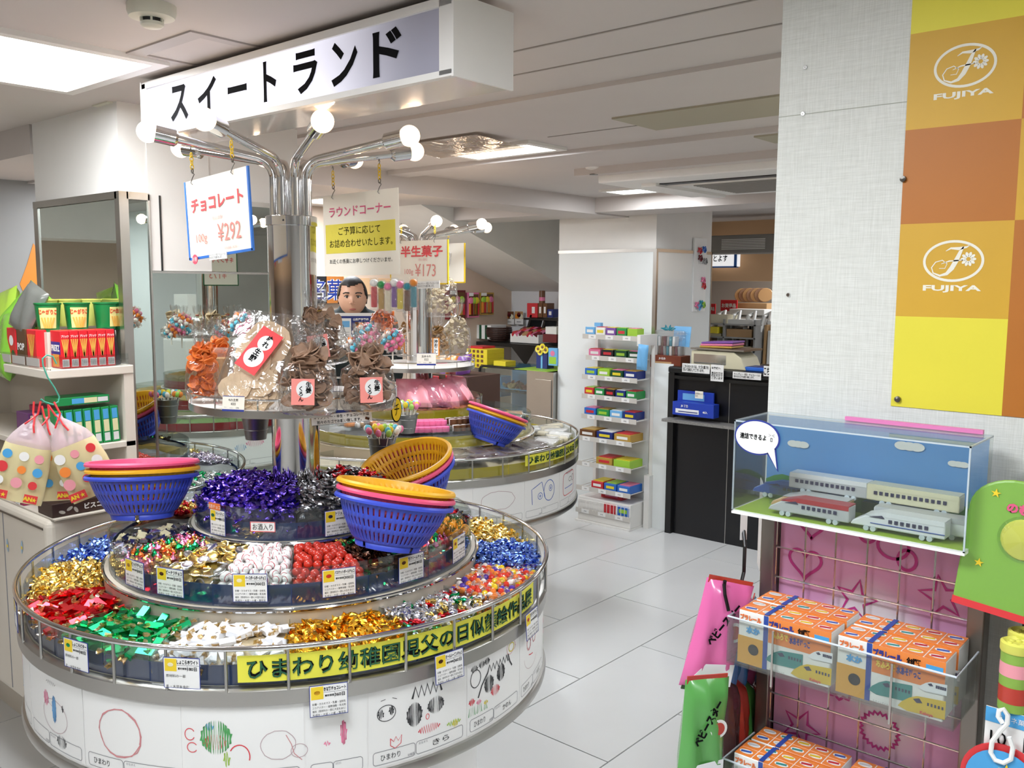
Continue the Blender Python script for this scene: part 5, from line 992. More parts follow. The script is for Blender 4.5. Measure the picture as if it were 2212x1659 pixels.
# paper trains
for n_, c_ in dict(train_silver='#c4c6c8', train_white='#eceef0', train_red='#b83038', train_cream='#e8e2c0', train_blue='#3a5ca8', train_tan='#c8a070', window_dark='#3a3a58').items(): mat(n_, c_, .3)
def train(label, px, py, X, L, body, roof, nose=True, stripe=None, z=None, h=.03, w=.028, yaw=0):
    p = ax(px, py, X); zz = z if z is not None else CZ0 + .0035
    t = thing('toy_train', label, 'toy train', (X, p.y, zz), -90 + yaw, 'paper trains in the case')
    pr = [(-L / 2, .006), (L / 2, .006), (L / 2, h)] + ([(-L / 2 + .05, h), (-L / 2 + .022, h * .75), (-L / 2 + .004, h * .42)] if nose else [(-L / 2, h)])
    MB().prism(pr, 0, w).build('body', body, t, bevel=.002)
    rp = [(-L / 2 + (.05 if nose else .002), h - .006), (L / 2 - .001, h - .006), (L / 2 - .001, h + .0012), (-L / 2 + (.048 if nose else .002), h + .0012)]
    if nose: rp = [(-L / 2 + .006, h * .42)] + rp[1:3] + [(-L / 2 + .049, h + .0012), (-L / 2 + .021, h * .75 + .0012)]; rp = [(-L / 2 + .05, h - .006)] + rp[1:]
    MB().prism(rp, -.0006, w + .0006).build('roof', roof, t)
    nw = int((L - (.07 if nose else .024)) / .0082)
    for i in range(nw): MB().box(-.0024, .0024, -.0012, 0, -.0026, .0026).build('window', 'window_dark', t, (-L / 2 + (.058 if nose else .014) + i * .0082, -.0002, h * .62))
    if nose: MB().prism([(-L / 2 + .028, h * .72), (-L / 2 + .046, h * .86), (-L / 2 + .05, h * .72)], -.0012, 0).build('cab_window', 'window_dark', t)
    if stripe: MB().box(-L / 2 + .03, L / 2, -.0009, 0, h * .40, h * .44).build('stripe', stripe, t)
    for x in (-L / 2 + .024, -L / 2 + .034, L / 2 - .02, L / 2 - .03): MB().cyl((x, -.001, .004), (x, w + .001, .004), .004, n=12).build('wheel', 'acrylic_edge', t)
train('red roofed silver pointed train at the front left of the case', 1743, 1110, 1.312, .128, 'train_silver', 'train_red')
train('white pointed train with blue stripe at the front right', 1935, 1140, 1.314, .132, 'train_white', 'train_white', stripe='train_blue')
train('silver grey carriage standing raised at the back left', 1785, 1065, 1.372, .125, 'train_silver', 'train_white', False, z=CZ0 + .03)
train('cream carriage standing raised at the back right', 1968, 1092, 1.372, .132, 'train_cream', 'train_cream', False, z=CZ0 + .03)
train('tan train mostly hidden behind the red one', 1745, 1085, 1.343, .125, 'train_tan', 'train_silver')
train('small blue train at the back left corner of the case', 1700, 1062, 1.402, .125, 'train_blue', 'train_blue', z=CZ0 + .006)
train('white carriage behind the striped train', 1985, 1130, 1.344, .13, 'train_white', 'train_silver', False)
for yy in (.565, .415): tag(MB().box(-.06, .06, 0, .026, 0, .028).build('train_step', 'acrylic', None, (1.373, yy, CZ0 + .003), (0, 0, R(-90))), 'clear step under the raised %s carriage' % ('silver' if yy > .5 else 'cream'), 'stand')
# speech bubble card
q = ax(1635, 945, 1.2965); t = thing('speech_card', 'white speech bubble card with blue outline on the case corner', 'card', q, -90)
pts = ell(0, 0, .0365, .0265, 36)[:-1]; tail = [(.019, -.0225), (.034, -.046), (.029, -.016)]
MB().prism([(x * 1.04, z * 1.05) for x, z in pts], .0004, .002).build('bubble_edge', 'card_blue', t); MB().prism([(.0165, -.022), (.0365, -.0495), (.0315, -.014)], .0004, .002).build('bubble_edge', 'card_blue', t)
MB().prism([(x * .97, z * .96) for x, z in pts], -.0004, .0008).build('bubble', 'paper', t); MB().prism([(.0185, -.020), (.0345, -.0455), (.0295, -.0145)], -.0005, .0006).build('bubble', 'paper', t)
letter('連結できるよ', t, -.006, .001, .0095, 'ink', -.0012, bold=.02, w=.044); letter('ﾛ', t, .0245, -.001, .006, 'ink', -.0012); letter('＞＜', t, .0245, .006, .0045, 'ink', -.0012)
# ---- rack with grid panel, pink backdrop, clear trays
t = thing('grid_rack', 'steel wire grid rack with pink printed back panel', 'rack', (1.425, (CY0 + CY1) / 2, 0), -90)
mat('rack_steel', '#8e8780', .3, .9); mat('wire', '#c4beb8', .2, 1.0)
def pinkpanel():
    m = mat('pink_panel', '#d090b8', .55); nt = m.node_tree; b = nt.nodes['Principled BSDF']; tc = nt.nodes.new('ShaderNodeTexCoord'); mp = nt.nodes.new('ShaderNodeMapping'); mp.inputs['Scale'].default_value = (2.2, 1, 1.6); n = nt.nodes.new('ShaderNodeTexNoise'); n.inputs['Scale'].default_value = 2.2; n.inputs['Detail'].default_value = 0
    r_ = nt.nodes.new('ShaderNodeMapRange'); r_.inputs[1].default_value = .50; r_.inputs[2].default_value = .62; mx = nt.nodes.new('ShaderNodeMix'); mx.data_type = 'RGBA'; mx.inputs[6].default_value = lin('#e0a4cc'); mx.inputs[7].default_value = lin('#ece2e8')
    nt.links.new(tc.outputs['Object'], mp.inputs[0]); nt.links.new(mp.outputs[0], n.inputs['Vector']); nt.links.new(n.outputs[0], r_.inputs[0]); nt.links.new(r_.outputs[0], mx.inputs[0]); nt.links.new(mx.outputs[2], b.inputs['Base Color'])
pinkpanel(); mat('magenta', '#c43a8c', .5)
pw_, zt_ = hw - .022, 1.222
MB().box(-pw_, pw_, .018, .021, .25, zt_).build('back_panel', 'pink_panel', t)
for x in (-hw + .008, hw - .008): MB().box(x - .012, x + .012, -.004, .03, .0, zt_).build('side_post', 'rack_steel', t, bevel=.002)
nx = 7
for i in range(nx): x = -hw + .02 + (2 * hw - .04) * i / (nx - 1); MB().cyl((x, .006, .3), (x, .006, zt_), .0016, n=6).build('upright_wire', 'wire', t)
z = zt_ - .028
while z > .3: MB().cyl((-hw + .012, .003, z), (hw - .012, .003, z), .0016, n=6).build('cross_wire', 'wire', t); z -= .052
def star(cx, cz, r, rot=0, k=.42): return [(cx + (r if i % 2 == 0 else r * k) * math.sin(R(36 * i + rot)), cz + (r if i % 2 == 0 else r * k) * math.cos(R(36 * i + rot))) for i in range(10)]
def heart(cx, cz, s): return [(cx + s * .062 * 16 * math.sin(a) ** 3 / 1, cz + s * .062 * (13 * math.cos(a) - 5 * math.cos(2 * a) - 2 * math.cos(3 * a) - math.cos(4 * a))) for a in [i * 2 * math.pi / 40 for i in range(40)]]
def pm(px, py): q = ax(px, py, 1.444); return ((CY0 + CY1) / 2 - q.y, q.z)
for px, py, f in ((1740, 1215, lambda x, z: heart(x, z, .028)), (1755, 1135, lambda x, z: heart(x, z, .022)), (1850, 1295, lambda x, z: star(x, z, .034, 8)), (2035, 1290, lambda x, z: star(x, z, .034, -12)), (1930, 1180, lambda x, z: ell(x, z, .024, .020, 20)[:-1]), (1875, 1150, lambda x, z: ell(x, z, .014, .016, 20)[:-1]), (1960, 1210, lambda x, z: ell(x, z, .014, .016, 20)[:-1]),
        (1900, 1578, lambda x, z: [(x + (.032 if i % 2 else .027) * math.cos(i * math.pi / 22), z + (.032 if i % 2 else .027) * math.sin(i * math.pi / 22)) for i in range(44)]), (1815, 1475, lambda x, z: [(x + (.026 + .003 * math.sin(i * math.pi / 2)) * math.cos(i * math.pi / 22), z + (.026 + .003 * math.sin(i * math.pi / 2)) * math.sin(i * math.pi / 22)) for i in range(44)]), (1730, 1570, lambda x, z: star(x, z, .034, 20))):
    x, z = pm(px, py); ribbon2(f(x, z), .005, True).build('printed_outline', 'magenta', t, (0, .0172, 0))
# clear trays on the grid
def ctray(zb, label):
    t = thing('clear_tray', label, 'tray', (1.30, (CY0 + CY1) / 2, zb), -90)
    MB().box(-hw, hw, 0, .003, 0, .075).build('front_wall', 'acrylic', t); MB().box(-hw, -hw + .003, 0, .115, 0, .075).build('end_wall', 'acrylic', t); MB().box(hw - .003, hw, 0, .115, 0, .075).build('end_wall', 'acrylic', t); MB().box(-hw, hw, 0, .115, -.003, 0).build('floor', 'acrylic', t)
    MB().tube([(-hw, .115, .076), (-hw, .0, .076), (hw, .0, .076), (hw, .115, .076)], .0016, 6).build('rim', 'acrylic_edge', t)
    for x in (-hw * .55, hw * .5): MB().box(x, x + .003, -.003, 0, -.02, .072).build('support', 'wire', t)
    return t
ZT = [ax(1830, 1400, 1.30).z - .076, ax(1830, 1400, 1.30).z - .076 - .245]
ctray(ZT[0], 'clear acrylic tray holding the upper train toy packs'); ctray(ZT[1], 'clear acrylic tray holding the lower train toy packs')
mat('pack_orange', '#e8863c', .3, coat=.3); mat('pack_white', '#ecebe6', .3, coat=.3); mat('pack_amber', '#d8a038', .35); mat('pack_blue', '#2a4a9c', .35); mat('print_teal', '#3a8a86', .4); mat('print_yellow', '#d8b832', .4); mat('print_orange', '#e07030', .4)
def toypack(label, xm, x, z, w=.152, d=.055, h=.088):
    o = pbox('toy_pack', label, 'toy pack', w, d, h, (x, xm, z), -90, 'pack_white', 'train toy packs', bevel=.0015)
    A = lambda n_, m_, q, y=0: MB().box(q[0], q[1], -.0004 + y, y, q[2], q[3]).build(n_, m_, o)
    A('orange_band', 'pack_orange', (-w * .16, w / 2, h * .52, h)); A('amber_field', 'pack_amber', (-w / 2, -w * .21, 0, h * .52)); A('blue_strap', 'pack_blue', (-w * .215, -w * .165, 0, h), -.0003)
    letter('プラレール', o, -w * .36, h * .88, .010, 'print_orange', bold=.06, w=w * .24); letter('水か', o, -w * .33, h * .66, .012, 'print_blue', bold=.06); MB().lathe([(0, 0), (.009, 0)], 20).build('finger_hole', 'black', o, (-w * .32, -.001, h * .30), (R(90), 0, 0))
    letter('プラレール', o, -w * .02, h * .87, .013, 'card_blue', bold=.06, w=w * .27); letter('おふろで', o, -w * .03, h * .70, .012, mat('ink_gold', '#f0d050', .5), -.0016, bold=.06, w=w * .18); letter('水あそびっこ', o, w * .18, h * .68, .012, 'card_blue', bold=.05, w=w * .22); letter('全8種類', o, w * .22, h * .88, .011, 'ink', bold=.04, w=w * .13); A('blue_note', 'print_blue', (w * .33, w * .48, h * .83, h * .90), -.0004)
    # printed trains: outlines with a nose, cab window and side windows
    for m_, cx, cz, s_, y in (('print_teal', .02, .33, 1.0, -.0008), ('print_yellow', .31, .22, 1.05, -.0012), ('train_white', .40, .56, .62, -.0016)):
        L = w * .40 * s_; q = [(-.5, -.32), (-.42, -.12), (-.26, .1), (-.1, .24), (.5, .34), (.5, -.34), (-.3, -.42)]
        g_ = MB().prism([(a * L, b_ * L * .62) for a, b_ in q], y, y + .0003).build('printed_train', m_, o, (w * cx, 0, h * cz)); MB().prism([(-.18 * L, .06 * L), (-.05 * L, .11 * L), (.02 * L, .02 * L), (-.1 * L, -.01 * L)], -.0004 + y, y).build('printed_window', 'window_dark', g_)
        for i in range(5): MB().box(-.0012, .0012, y - .0004, y, -.0022, .0022).build('printed_window', 'window_dark', g_, (L * (.14 + i * .075), 0, L * .03))
    letter('Kabaya', o, w * .36, h * .07, .006, 'ink_red', -.0018, bold=.03); letter('© キャンディ入り', o, -w * .05, h * .04, .003, 'grey_ink', -.0014)
    # top: rows of small boxes with train pictures, held by the strap
    for r_ in range(2):
        for c_ in range(5):
            q = MB().box(-w * .094, w * .094, -d * .235, d * .235, 0, .0006).build('box_top', ('pack_orange', 'pack_white')[0] if (c_ + r_) % 9 else 'pack_orange', o, (-w * .40 + c_ * w * .2, d * (.25 + .5 * r_), h)); MB().lathe([(0, 0), (w * .075, 0)], 18).build('picture_field', 'pack_white', q, (0, 0, .0009)).scale = (1, .6, 1)
            l = MB().box(-w * .055, w * .055, -.003, .003, .0010, .0013).build('printed_train', ('train_blue', 'train_silver', 'print_teal', 'print_yellow', 'train_red')[(c_ + r_) % 5], q, (0, 0, 0), (0, 0, R(14)))
    MB().box(-w * .215, -w * .165, 0, d, h + .0014, h + .0018).build('blue_strap', 'pack_blue', o)
ym = (CY0 + CY1) / 2
for lv, zz in enumerate(ZT):
    wh = 'upper' if lv == 0 else 'lower'
    for sgn, nm in ((1, 'left'), (-1, 'right')):
        toypack('shrink-wrapped train toy pack, %s tray, front %s' % (wh, nm), ym + sgn * .081, 1.307, zz + .002); toypack('shrink-wrapped train toy pack, %s tray, rear %s' % (wh, nm), ym + sgn * .081 - .002, 1.364, zz + .004, h=.088)
# ---- snack packets hanging left of the rack
mat('pk_pink', '#dc6aa4', .25, coat=.4); mat('pk_green', '#5aa050', .25, coat=.4); mat('pk_blue', '#3a7cc0', .25, coat=.4); mat('pk_red', '#b83a2c', .25, coat=.4); mat('pk_silver', '#8e8c8c', .2, .8); mat('pk_dark', '#4a2424', .25, coat=.4)
def packet(label, loc, rz, w, h, m, text, roll=0, head=True):
    t = thing('snack_packet', label, 'snack packet', loc, rz, 'snack packets hanging beside the rack'); t.rotation_euler = (0, R(roll), R(rz))
    link('packet', pillow(w, h, .04, m, 'packet'), t, (0, 0, 0)); MB().box(-w * .46, w * .46, -.001, .001, h * .46, h * .53).build('header', 'pk_red' if head else 'pk_silver', t); MB().box(-w * .44, w * .44, -.001, .001, -h * .53, -h * .46).build('seal', 'pk_silver', t)
    if text:
        l = link('lettering', text_mesh('ベビースター', .06, 'ink')[0], t, (-w * .06, -.0225, h * .14), (0, R(-62), 0)); l.scale = (.0135, 1, .018); MB().lathe([(0, 0), (w * .19, 0)], 20).build('round_badge', 'paper', t, (w * .2, -.0215, h * .08), (R(90), 0, 0)); MB().lathe([(0, 0), (w * .13, 0)], 18).build('badge_print', 'pk_red', t, (w * .2, -.022, h * .08), (R(90), 0, 0))
        MB().prism([(-w * .4, -.02), (-w * .2, .004), (w * .38, .01), (w * .4, -.028), (-w * .3, -.034)], -.021, -.0205).build('train_print', 'train_white', t, (0, 0, -h * .26)); MB().lathe([(0, 0), (w * .14, 0)], 14).build('noodle_print', 'stick_gold', t, (0, -.0175, -h * .36), (R(90), 0, 0))
    return t
D0 = 1.40
packet('pink snack packet with cartoon train print, front top', ad(1548, 1372, 1.50), -35, .090, .187, 'pk_pink', True, 14)
packet('green snack packet hanging below the pink one', ad(1517, 1582, 1.47), -30, .082, .185, 'pk_green', True, 4)
for i, (px, m_, m2) in enumerate(((1580, 'pk_blue', 'pk_dark'), (1600, 'pk_blue', 'pk_red'), (1618, 'pk_pink', 'pk_green'), (1632, 'pk_blue', 'pk_red'))):
    packet(['first', 'second', 'third', 'last'][i] + ' snack packet edge behind the pink packet', ad(px - 8, 1395, 1.56 + i * .035), 20, .062, .175, m_, False, 6 - i * 4); packet(['first', 'second', 'third', 'last'][i] + ' lower snack packet edge behind the green packet', ad(px - 12, 1572, 1.55 + i * .035), 22, .06, .185, m2, False, 2 - i * 2, False)
t = thing('wire_hook', 'black wire hook arm carrying the snack packets', 'hook'); MB().tube([ad(1605, 1130, 1.52), ad(1609, 1180, 1.50), ad(1607, 1235, 1.52), ad(1596, 1282, 1.51), ad(1572, 1296, 1.50), ad(1564, 1270, 1.485), ad(1566, 1255, 1.48)], .0032, 8).build('arm', 'wire_black', t, smooth=True)
MB().tube([ad(1564, 1262, 1.475), ad(1566, 1285, 1.47), ad(1574, 1320, 1.465)], .003, 8).build('tip', 'wire_black', t)
o = card('label_blade', 'white blade shaped label holder on the hook arm', 'label', .012, .05, ad(1607, 1135, 1.51), -38, 'paper', .001); o2 = pbox('folded_poster', 'folded paper poster standing between rack and aisle', 'poster', .05, .002, .16, ad(1640, 1225, 1.62), 30, 'carton_grey')
# ---- far right: pegboard goods
t = tag(MB().box(1.40, 1.455, -.25, CY0 - .055, .3, 1.34).build('black_panel', 'wire_black', None, bevel=.01), 'tall black display panel at the right picture edge', 'panel')
mat('blister_green', '#7fae4a', .25, coat=.5)
t = thing('blister_pack', 'large green blister pack with rounded top at the right edge', 'blister pack', ax(2185, 1185, 1.32), -90); t.rotation_euler = (0, R(6), R(-90))
W_, H_ = .12, .185; out = [(-W_ / 2, -H_ / 2), (W_ / 2, -H_ / 2), (W_ / 2, H_ * .25)] + ell(0, H_ * .25, W_ / 2, H_ * .25, 16, 0, 180)[1:-1] + [(-W_ / 2, H_ * .25)]
MB().prism(out, 0, .006).build('card', 'blister_green', t, bevel=.003); MB().lathe([(0, -.012), (.022, -.010), (.032, 0), (.036, .004)], 24).build('bubble', 'acrylic', t, (.012, 0, .015), (R(-90), 0, 0), smooth=True); MB().lathe([(0, -.008), (.026, -.003), (.028, 0)], 24).build('biscuit', 'lid_yellow', t, (.012, 0, .015), (R(-90), 0, 0), smooth=True)
for x, z in ((-.03, .07), (.03, .075), (-.035, -.03), (.04, -.05)): letter('★', t, x, z, .012, 'tag_yellow', -.0015)
letter('のむ', t, .0, .055, .014, 'ink_pink', -.0015, bold=.06); MB().box(-W_ / 2, W_ / 2, -.001, .007, -H_ / 2 - .004, -H_ / 2 + .006).build('foot_strip', 'label_red', t)
def tubecan(label, px, py, X):
    t = thing('candy_tube', label, 'tube', ax(px, py, X), 0, 'candy tubes at the right edge')
    MB().lathe([(0, 0), (.019, 0), (.019, .082)], 24).build('tube', mat('tube_print', '#8ab04a', .4, noise=.3, nscale=30), t, smooth=True, ang=50); MB().lathe([(.0193, .012), (.0193, .034)], 24).build('print_band', 'pk_red', t, smooth=True); MB().lathe([(.0193, .048), (.0193, .066)], 24).build('print_band', 'pouch_pink', t, smooth=True)
    MB().lathe([(.0198, .080), (.0205, .082), (.0205, .092), (.017, .094), (.014, .0905), (0, .0905)], 24).build('lid', 'lid_yellow', t, smooth=True, ang=30)
    for k in range(6): MB().sphere((.009 * math.cos(k), .009 * math.sin(k), .091), .004, 8, 5, 1, 1, .5).build('lid_stud', 'lid_yellow', t)
tubecan('yellow lidded candy tube in front', 2188, 1530, 1.31); tubecan('yellow lidded candy tube behind the other', 2204, 1505, 1.345)
t = thing('wire_basket', 'chrome wire basket edge at the lower right', 'basket', ax(2190, 1545, 1.30), -90)
for z in (0, -.05): MB().tube([(-.03, 0, z), (.12, 0, z)], .0016, 6).build('wire', 'wire', t)
for k in range(6): MB().cyl((-.03 + k * .03, 0, 0), (-.03 + k * .03, 0, -.06), .0012, n=6).build('wire', 'wire', t)
o = card('price_card', 'blue headed price card reading 10 at the right edge', 'price card', .07, .056, ax(2190, 1585, 1.296), -90, 'paper'); MB().box(-.035, .035, -.0006, 0, .008, .028).build('blue_head', 'print_blue', o); letter('10', o, -.018, -.012, .018, 'ink'); letter('ラムネ菓子', o, 0, .018, .008, 'paper')
for k in range(9): MB().box(.012 + k * .0024, .0132 + k * .0024, -.0005, 0, -.022, -.002).build('bar', 'ink', o)
t = thing('plastic_hook', 'white plastic S hook at the lower right', 'hook'); MB().tube([ax(px, py, 1.285) for px, py in ((2166, 1562), (2156, 1548), (2158, 1535), (2168, 1532), (2177, 1545), (2176, 1562), (2160, 1580), (2143, 1602), (2140, 1625), (2150, 1642), (2168, 1648), (2184, 1640), (2188, 1615), (2180, 1592))], .0032, 8).build('hook', 'white_plastic', t, smooth=True)
t = thing('round_pack', 'round blue and red toy pack at the bottom right corner', 'pack', ax(2165, 1690, 1.29), -90); MB().lathe([(0, 0), (.052, 0), (.052, .004), (0, .004)], 32).build('red_rim', 'label_red', t, (0, .003, 0), (R(90), 0, 0)); MB().lathe([(0, .002), (.045, .002)], 32).build('blue_face', 'print_blue', t, (0, -.002, 0), (R(90), 0, 0)); letter('★', t, .005, .02, .02, 'tag_yellow', -.006)
# ================================================================== yellow stand goods, till, gum rack, back of the shop
def fb(name, label, cat, px0, px1, pyt, pyb, plane, d, m, group=None, bevel=.002):
    """carton whose front lies on the plane ('x', v) or ('y', v) and shows between the given picture columns / rows"""
    f = ax if plane[0] == 'x' else ay; a, b_ = f(px0, pyb, plane[1]), f(px1, pyb, plane[1]); tz = f((px0 + px1) / 2, pyt, plane[1]).z; zb = (a.z + b_.z) / 2
    w = math.hypot(a.x - b_.x, a.y - b_.y); c_ = (a + b_) / 2
    return pbox(name, label, cat, w, d, max(.005, tz - zb), (c_.x, c_.y, zb), -90 if plane[0] == 'x' else 0, m, group, bevel), w, max(.005, tz - zb)
def pal(n_, c_): return mat('pal_' + n_, c_, .4)
for n_, c_ in dict(blue='#2f6cc0', navy='#1c2f78', sky='#6fb0e0', green='#2a9048', dgreen='#0f4a2c', lime='#9cc83c', yellow='#e0cc30', red='#c83038', pink='#e07aa0', purple='#7a4a9c', black='#1c1c20', brown='#6a4426', gold='#b8923c', white='#e8e8e4', orange='#e08a30', tan='#b89468', teal='#2a8a9a', maroon='#6a1c24', grey='#9a9a98', cream='#e4dcc0').items(): pal(n_, c_)
# ---- gum rack
GX = 4.76
t = thing('gum_rack', 'narrow white wire rack of gum and sweets against the white pillar', 'rack', (GX, 3.545, 0), -90)
gw = .435
MB().box(0, gw, 0, .225, .0, .012).build('foot_plate', 'white_paint', t); MB().box(.01, gw - .005, .02, .225, .012, .17).build('base', 'white_paint', t, bevel=.004)
for x in (.02, gw + .03): MB().box(x - .012, x + .012, .19, .222, 0, 1.27).build('upright', 'white_paint', t)
MB().box(gw + .018, gw + .042, .02, .19, 1.20, 1.27).build('side_plate', 'white_paint', t); MB().box(gw + .01, gw + .05, .15, .22, 0, .35).build('side_plate', 'white_paint', t)
SY = [728, 776, 818, 861, 906, 952, 1008, 1062, 1112]
ROWS = [['sky', 'white', 'purple', 'green', 'lime'], ['pink', 'black', 'dgreen', 'dgreen'], ['blue', 'lime', 'dgreen', 'navy'], ['red', 'green', 'black', 'navy', 'green'], ['blue', 'green', 'sky', 'navy'], ['brown', 'navy', 'gold'], [None, 'gold', 'lime'], [None, 'red', 'blue', 'blue'], [None, None, 'red', 'blue']]
NMR = ['top', 'second', 'third', 'fourth', 'fifth', 'sixth', 'seventh', 'eighth', 'bottom']
for i, (py, cols) in enumerate(zip(SY, ROWS)):
    z = ax(1310, py, GX).z; d = .10 if i < 2 else (.14 if i < 5 else .19)
    s_ = MB().box(0, gw, 0, d, -.006, 0)
    if i >= 5:
        s_ = MB()
        for k in range(11): s_.box(.01 + k * .041, .014 + k * .041, 0, d, -.004, 0)
        s_.box(0, gw, d - .004, d, -.004, 0)
    y0 = .20 - d if i else .06
    s_.build('shelf', 'white_paint', t, (0, y0, z)); MB().box(0, gw, -.003, 0, -.022, .010).build('shelf_lip', mat('lip_grey', '#c8c4bc', .4), t, (0, y0, z))
    n = len(cols); sw_ = (gw - .02) / n
    for k, c_ in enumerate(cols):
        if c_ is None: continue
        h_ = .05 if i not in (0, 8) else .055; px_ = .01 + sw_ * (k + .5)
        if i == 8: h_ = .07
        lab = '%s sweets carton on the %s shelf of the gum rack, %s' % (dict(dgreen='dark green', sky='pale blue').get(c_, c_), NMR[i], 'place %s from left' % ['one', 'two', 'three', 'four', 'five'][k])
        o = pbox('sweets_carton', lab, 'carton', sw_ * .9, d * .8, h_, (GX + y0 + .008, 3.545 - px_, z + .001), -90, 'pal_' + c_, 'cartons on the gum rack')
        # open display cartons: a lower front with packets showing
        MB().box(-sw_ * .38, sw_ * .38, d * .08, d * .7, h_, h_ + .004).build('packets', 'pal_' + ['white', 'red', 'yellow', 'lime', 'pink', 'gold'][(i + k) % 6], o); MB().box(-sw_ * .3, sw_ * .3, -.0006, 0, h_ * .35, h_ * .7).build('print_field', 'pal_' + ['white', 'yellow', 'white', 'red', 'lime'][(i * 2 + k) % 5], o)
    for k in range(3):
        l = MB().box(-.03, .03, -.0045, -.0032, -.02, .006).build('price_label', 'paper', t, (.08 + k * .135, y0, z)); letter('¥98', l, 0, -.007, .010, 'grey_ink', -.0052)
o, w_, h_ = fb('sweets_packet', 'tall blue packet standing on top of the gum rack', 'packet', 1283, 1297, 697, 722, ('x', GX + .10), .03, 'pal_sky'); 
b = MB()
for k in range(16): b.cyl((k * .028, 0, 0), (k * .028, 0, .07), .0018, n=5)
b.tube([(0, 0, .07), (gw, 0, .07)], .002, 6).build('basket_wire', 'white_paint', t, (0, .008, ax(1310, 1112, GX).z))
for z in (.07,):
    o, _, _ = fb('sweets_carton', 'red carton stacked on the lower one in the bottom basket', 'carton', 1298, 1343, 1055, 1080, ('x', GX + .09), .1, 'pal_red'); MB().box(-.05, .05, -.001, 0, .02, .045).build('print_field', 'pal_pink', o)
bagobj(pillow(.075, .16, .04, 'pal_sky'), ax(1388, 772, GX - .02) , (0, R(4), R(-90)), 'blue and white packet hanging on the side of the gum rack'); 
# ---- white board and black till counter
struct('trim_board', MB().box(4.955, 4.965, 2.93, 3.085, 0, 1.085), 'white_panel')
t = thing('till_counter', 'black till counter with a narrow front ledge', 'counter', (4.93, 2.925, 0), -90)
MB().box(0, 1.5, .012, .55, 0, 1.035).build('body', mat('black_lam', '#0e0e12', .3), t); MB().box(-.012, 1.5, -.03, .57, 1.035, 1.075).build('top', 'black', t, bevel=.01); MB().box(0, 1.5, -.018, 0, 1.0, 1.02).build('rail', 'black', t); MB().box(-.012, .03, -.02, .3, 0, 1.035).build('end_post', 'black', t)
MB().box(0, .50, -.11, .012, .735, .752).build('ledge', mat('granite', '#8a8884', .4, noise=.7, nscale=120), t); MB().box(.395, .399, .0105, .012, 0, 1.0).build('panel_joint', 'steel', t)
mat('jr_blue', '#1f3fae', .35)
o, w_, h_ = fb('ticket_box', 'royal blue carton with white train stripe on the till ledge, front', 'box', 1452, 1541, 871, 900, ('x', 4.845), .07, 'jr_blue'); letter('JR 特急', o, -w_ * .2, h_ * .72, h_ * .22, 'paper', bold=.04); letter('40入', o, w_ * .3, h_ * .4, h_ * .2, 'paper', bold=.04); MB().box(-w_ * .42, w_ * .15, -.0008, 0, h_ * .18, h_ * .5).build('train_print', 'train_white', o); MB().box(-w_ * .35, w_ * .12, -.0012, -.0008, h_ * .26, h_ * .33).build('train_stripe', 'pal_navy', o)
o, w_, h_ = fb('ticket_box', 'royal blue carton behind, its lid raised', 'box', 1463, 1541, 846, 874, ('x', 4.915), .015, 'jr_blue'); MB().box(-w_ * .35, w_ * .25, -.0008, 0, h_ * .3, h_ * .8).build('train_print', 'pal_sky', o)
o = card('price_card', 'small white price card standing in the blue cartons', 'price card', .055, .045, ax(1510, 853, 4.86), -90, 'paper_cream'); letter('JR特急セット\n¥572', o, 0, 0, .026, 'ink', wmax=.05)
CT = 1.076
o, w_, h_ = fb('wafer_box', 'brown carton lettered JR on the till counter end', 'box', 1404, 1470, 768, 795, ('x', 4.96), .12, mat('jr_brown', '#7a3a24', .4)); letter('JR 詰合', o, -w_ * .1, h_ * .75, h_ * .22, 'paper', bold=.03); MB().box(-w_ * .35, w_ * .2, -.0008, 0, h_ * .15, h_ * .5).build('print_field', 'pal_tan', o)
t = thing('gift_pack', 'clear wrapped pack of small sweets with teal ribbon bow', 'gift pack', ax(1442, 768, 4.99), -90)
for k in range(16): MB().box(-.008, .008, 0, .05, 0, .06).build('sweet_stick', 'pal_' + ['white', 'brown', 'maroon', 'grey', 'teal'][k % 5], t, (-.085 + (k % 9) * .021, 0, .062 * (k // 9)), (0, R(random.uniform(-6, 6)), 0))
MB().box(-.1, .1, -.004, .056, 0, .16).build('film', 'film_soft', t, bevel=.01)
for k in range(6): MB().tube([(0, 0, .165), (.03 * math.cos(k), 0, .165 + .03 * abs(math.sin(k + .5))), (.055 * math.cos(k + .3), .0, .175), (.02 * math.cos(k), .004, .162)], .004, 6).build('ribbon', 'pal_teal', t)
o = card('photo_card', 'pale blue card leaning on the pillar behind the gift pack', 'card', .13, .13, ax(1473, 727, 5.05), -95, 'pal_sky', tilt=-8); letter('お土産に', o, 0, .02, .02, 'paper')
t = thing('counter_scale', 'cream weighing scale with steel plate on the till', 'scale', ax(1545, 800, 4.96) , -90); t.location.z = CT
MB().prism([(-.17, 0), (.2, 0), (.17, .07), (.12, .105), (-.17, .105)], .0, .22).build('body', mat('scale_cream', '#d8d2b4', .4), t, bevel=.006); MB().box(-.15, .07, -.002, 0, .025, .085).build('display', 'chrome', t); MB().box(-.17, .19, -.01, .24, .112, .122).build('plate', 'steel', t); MB().box(-.1, .1, .05, .15, .105, .112).build('neck', 'steel', t)
for k, c_ in enumerate(('gold', 'pink', 'purple')): tag(MB().box(-.1 + k * .006, .12 + k * .004, 0, .16, 0, .012).build('plastic_tray', 'pal_' + c_, None, Vector(t.location) + Vector((.03, .03, .124 + k * .013)), (0, R(-1 - k), R(-90)), bevel=.004), '%s plastic tray lying on the scale plate' % dict(gold='yellow').get(c_, c_), 'tray', 'coloured trays on the scale')
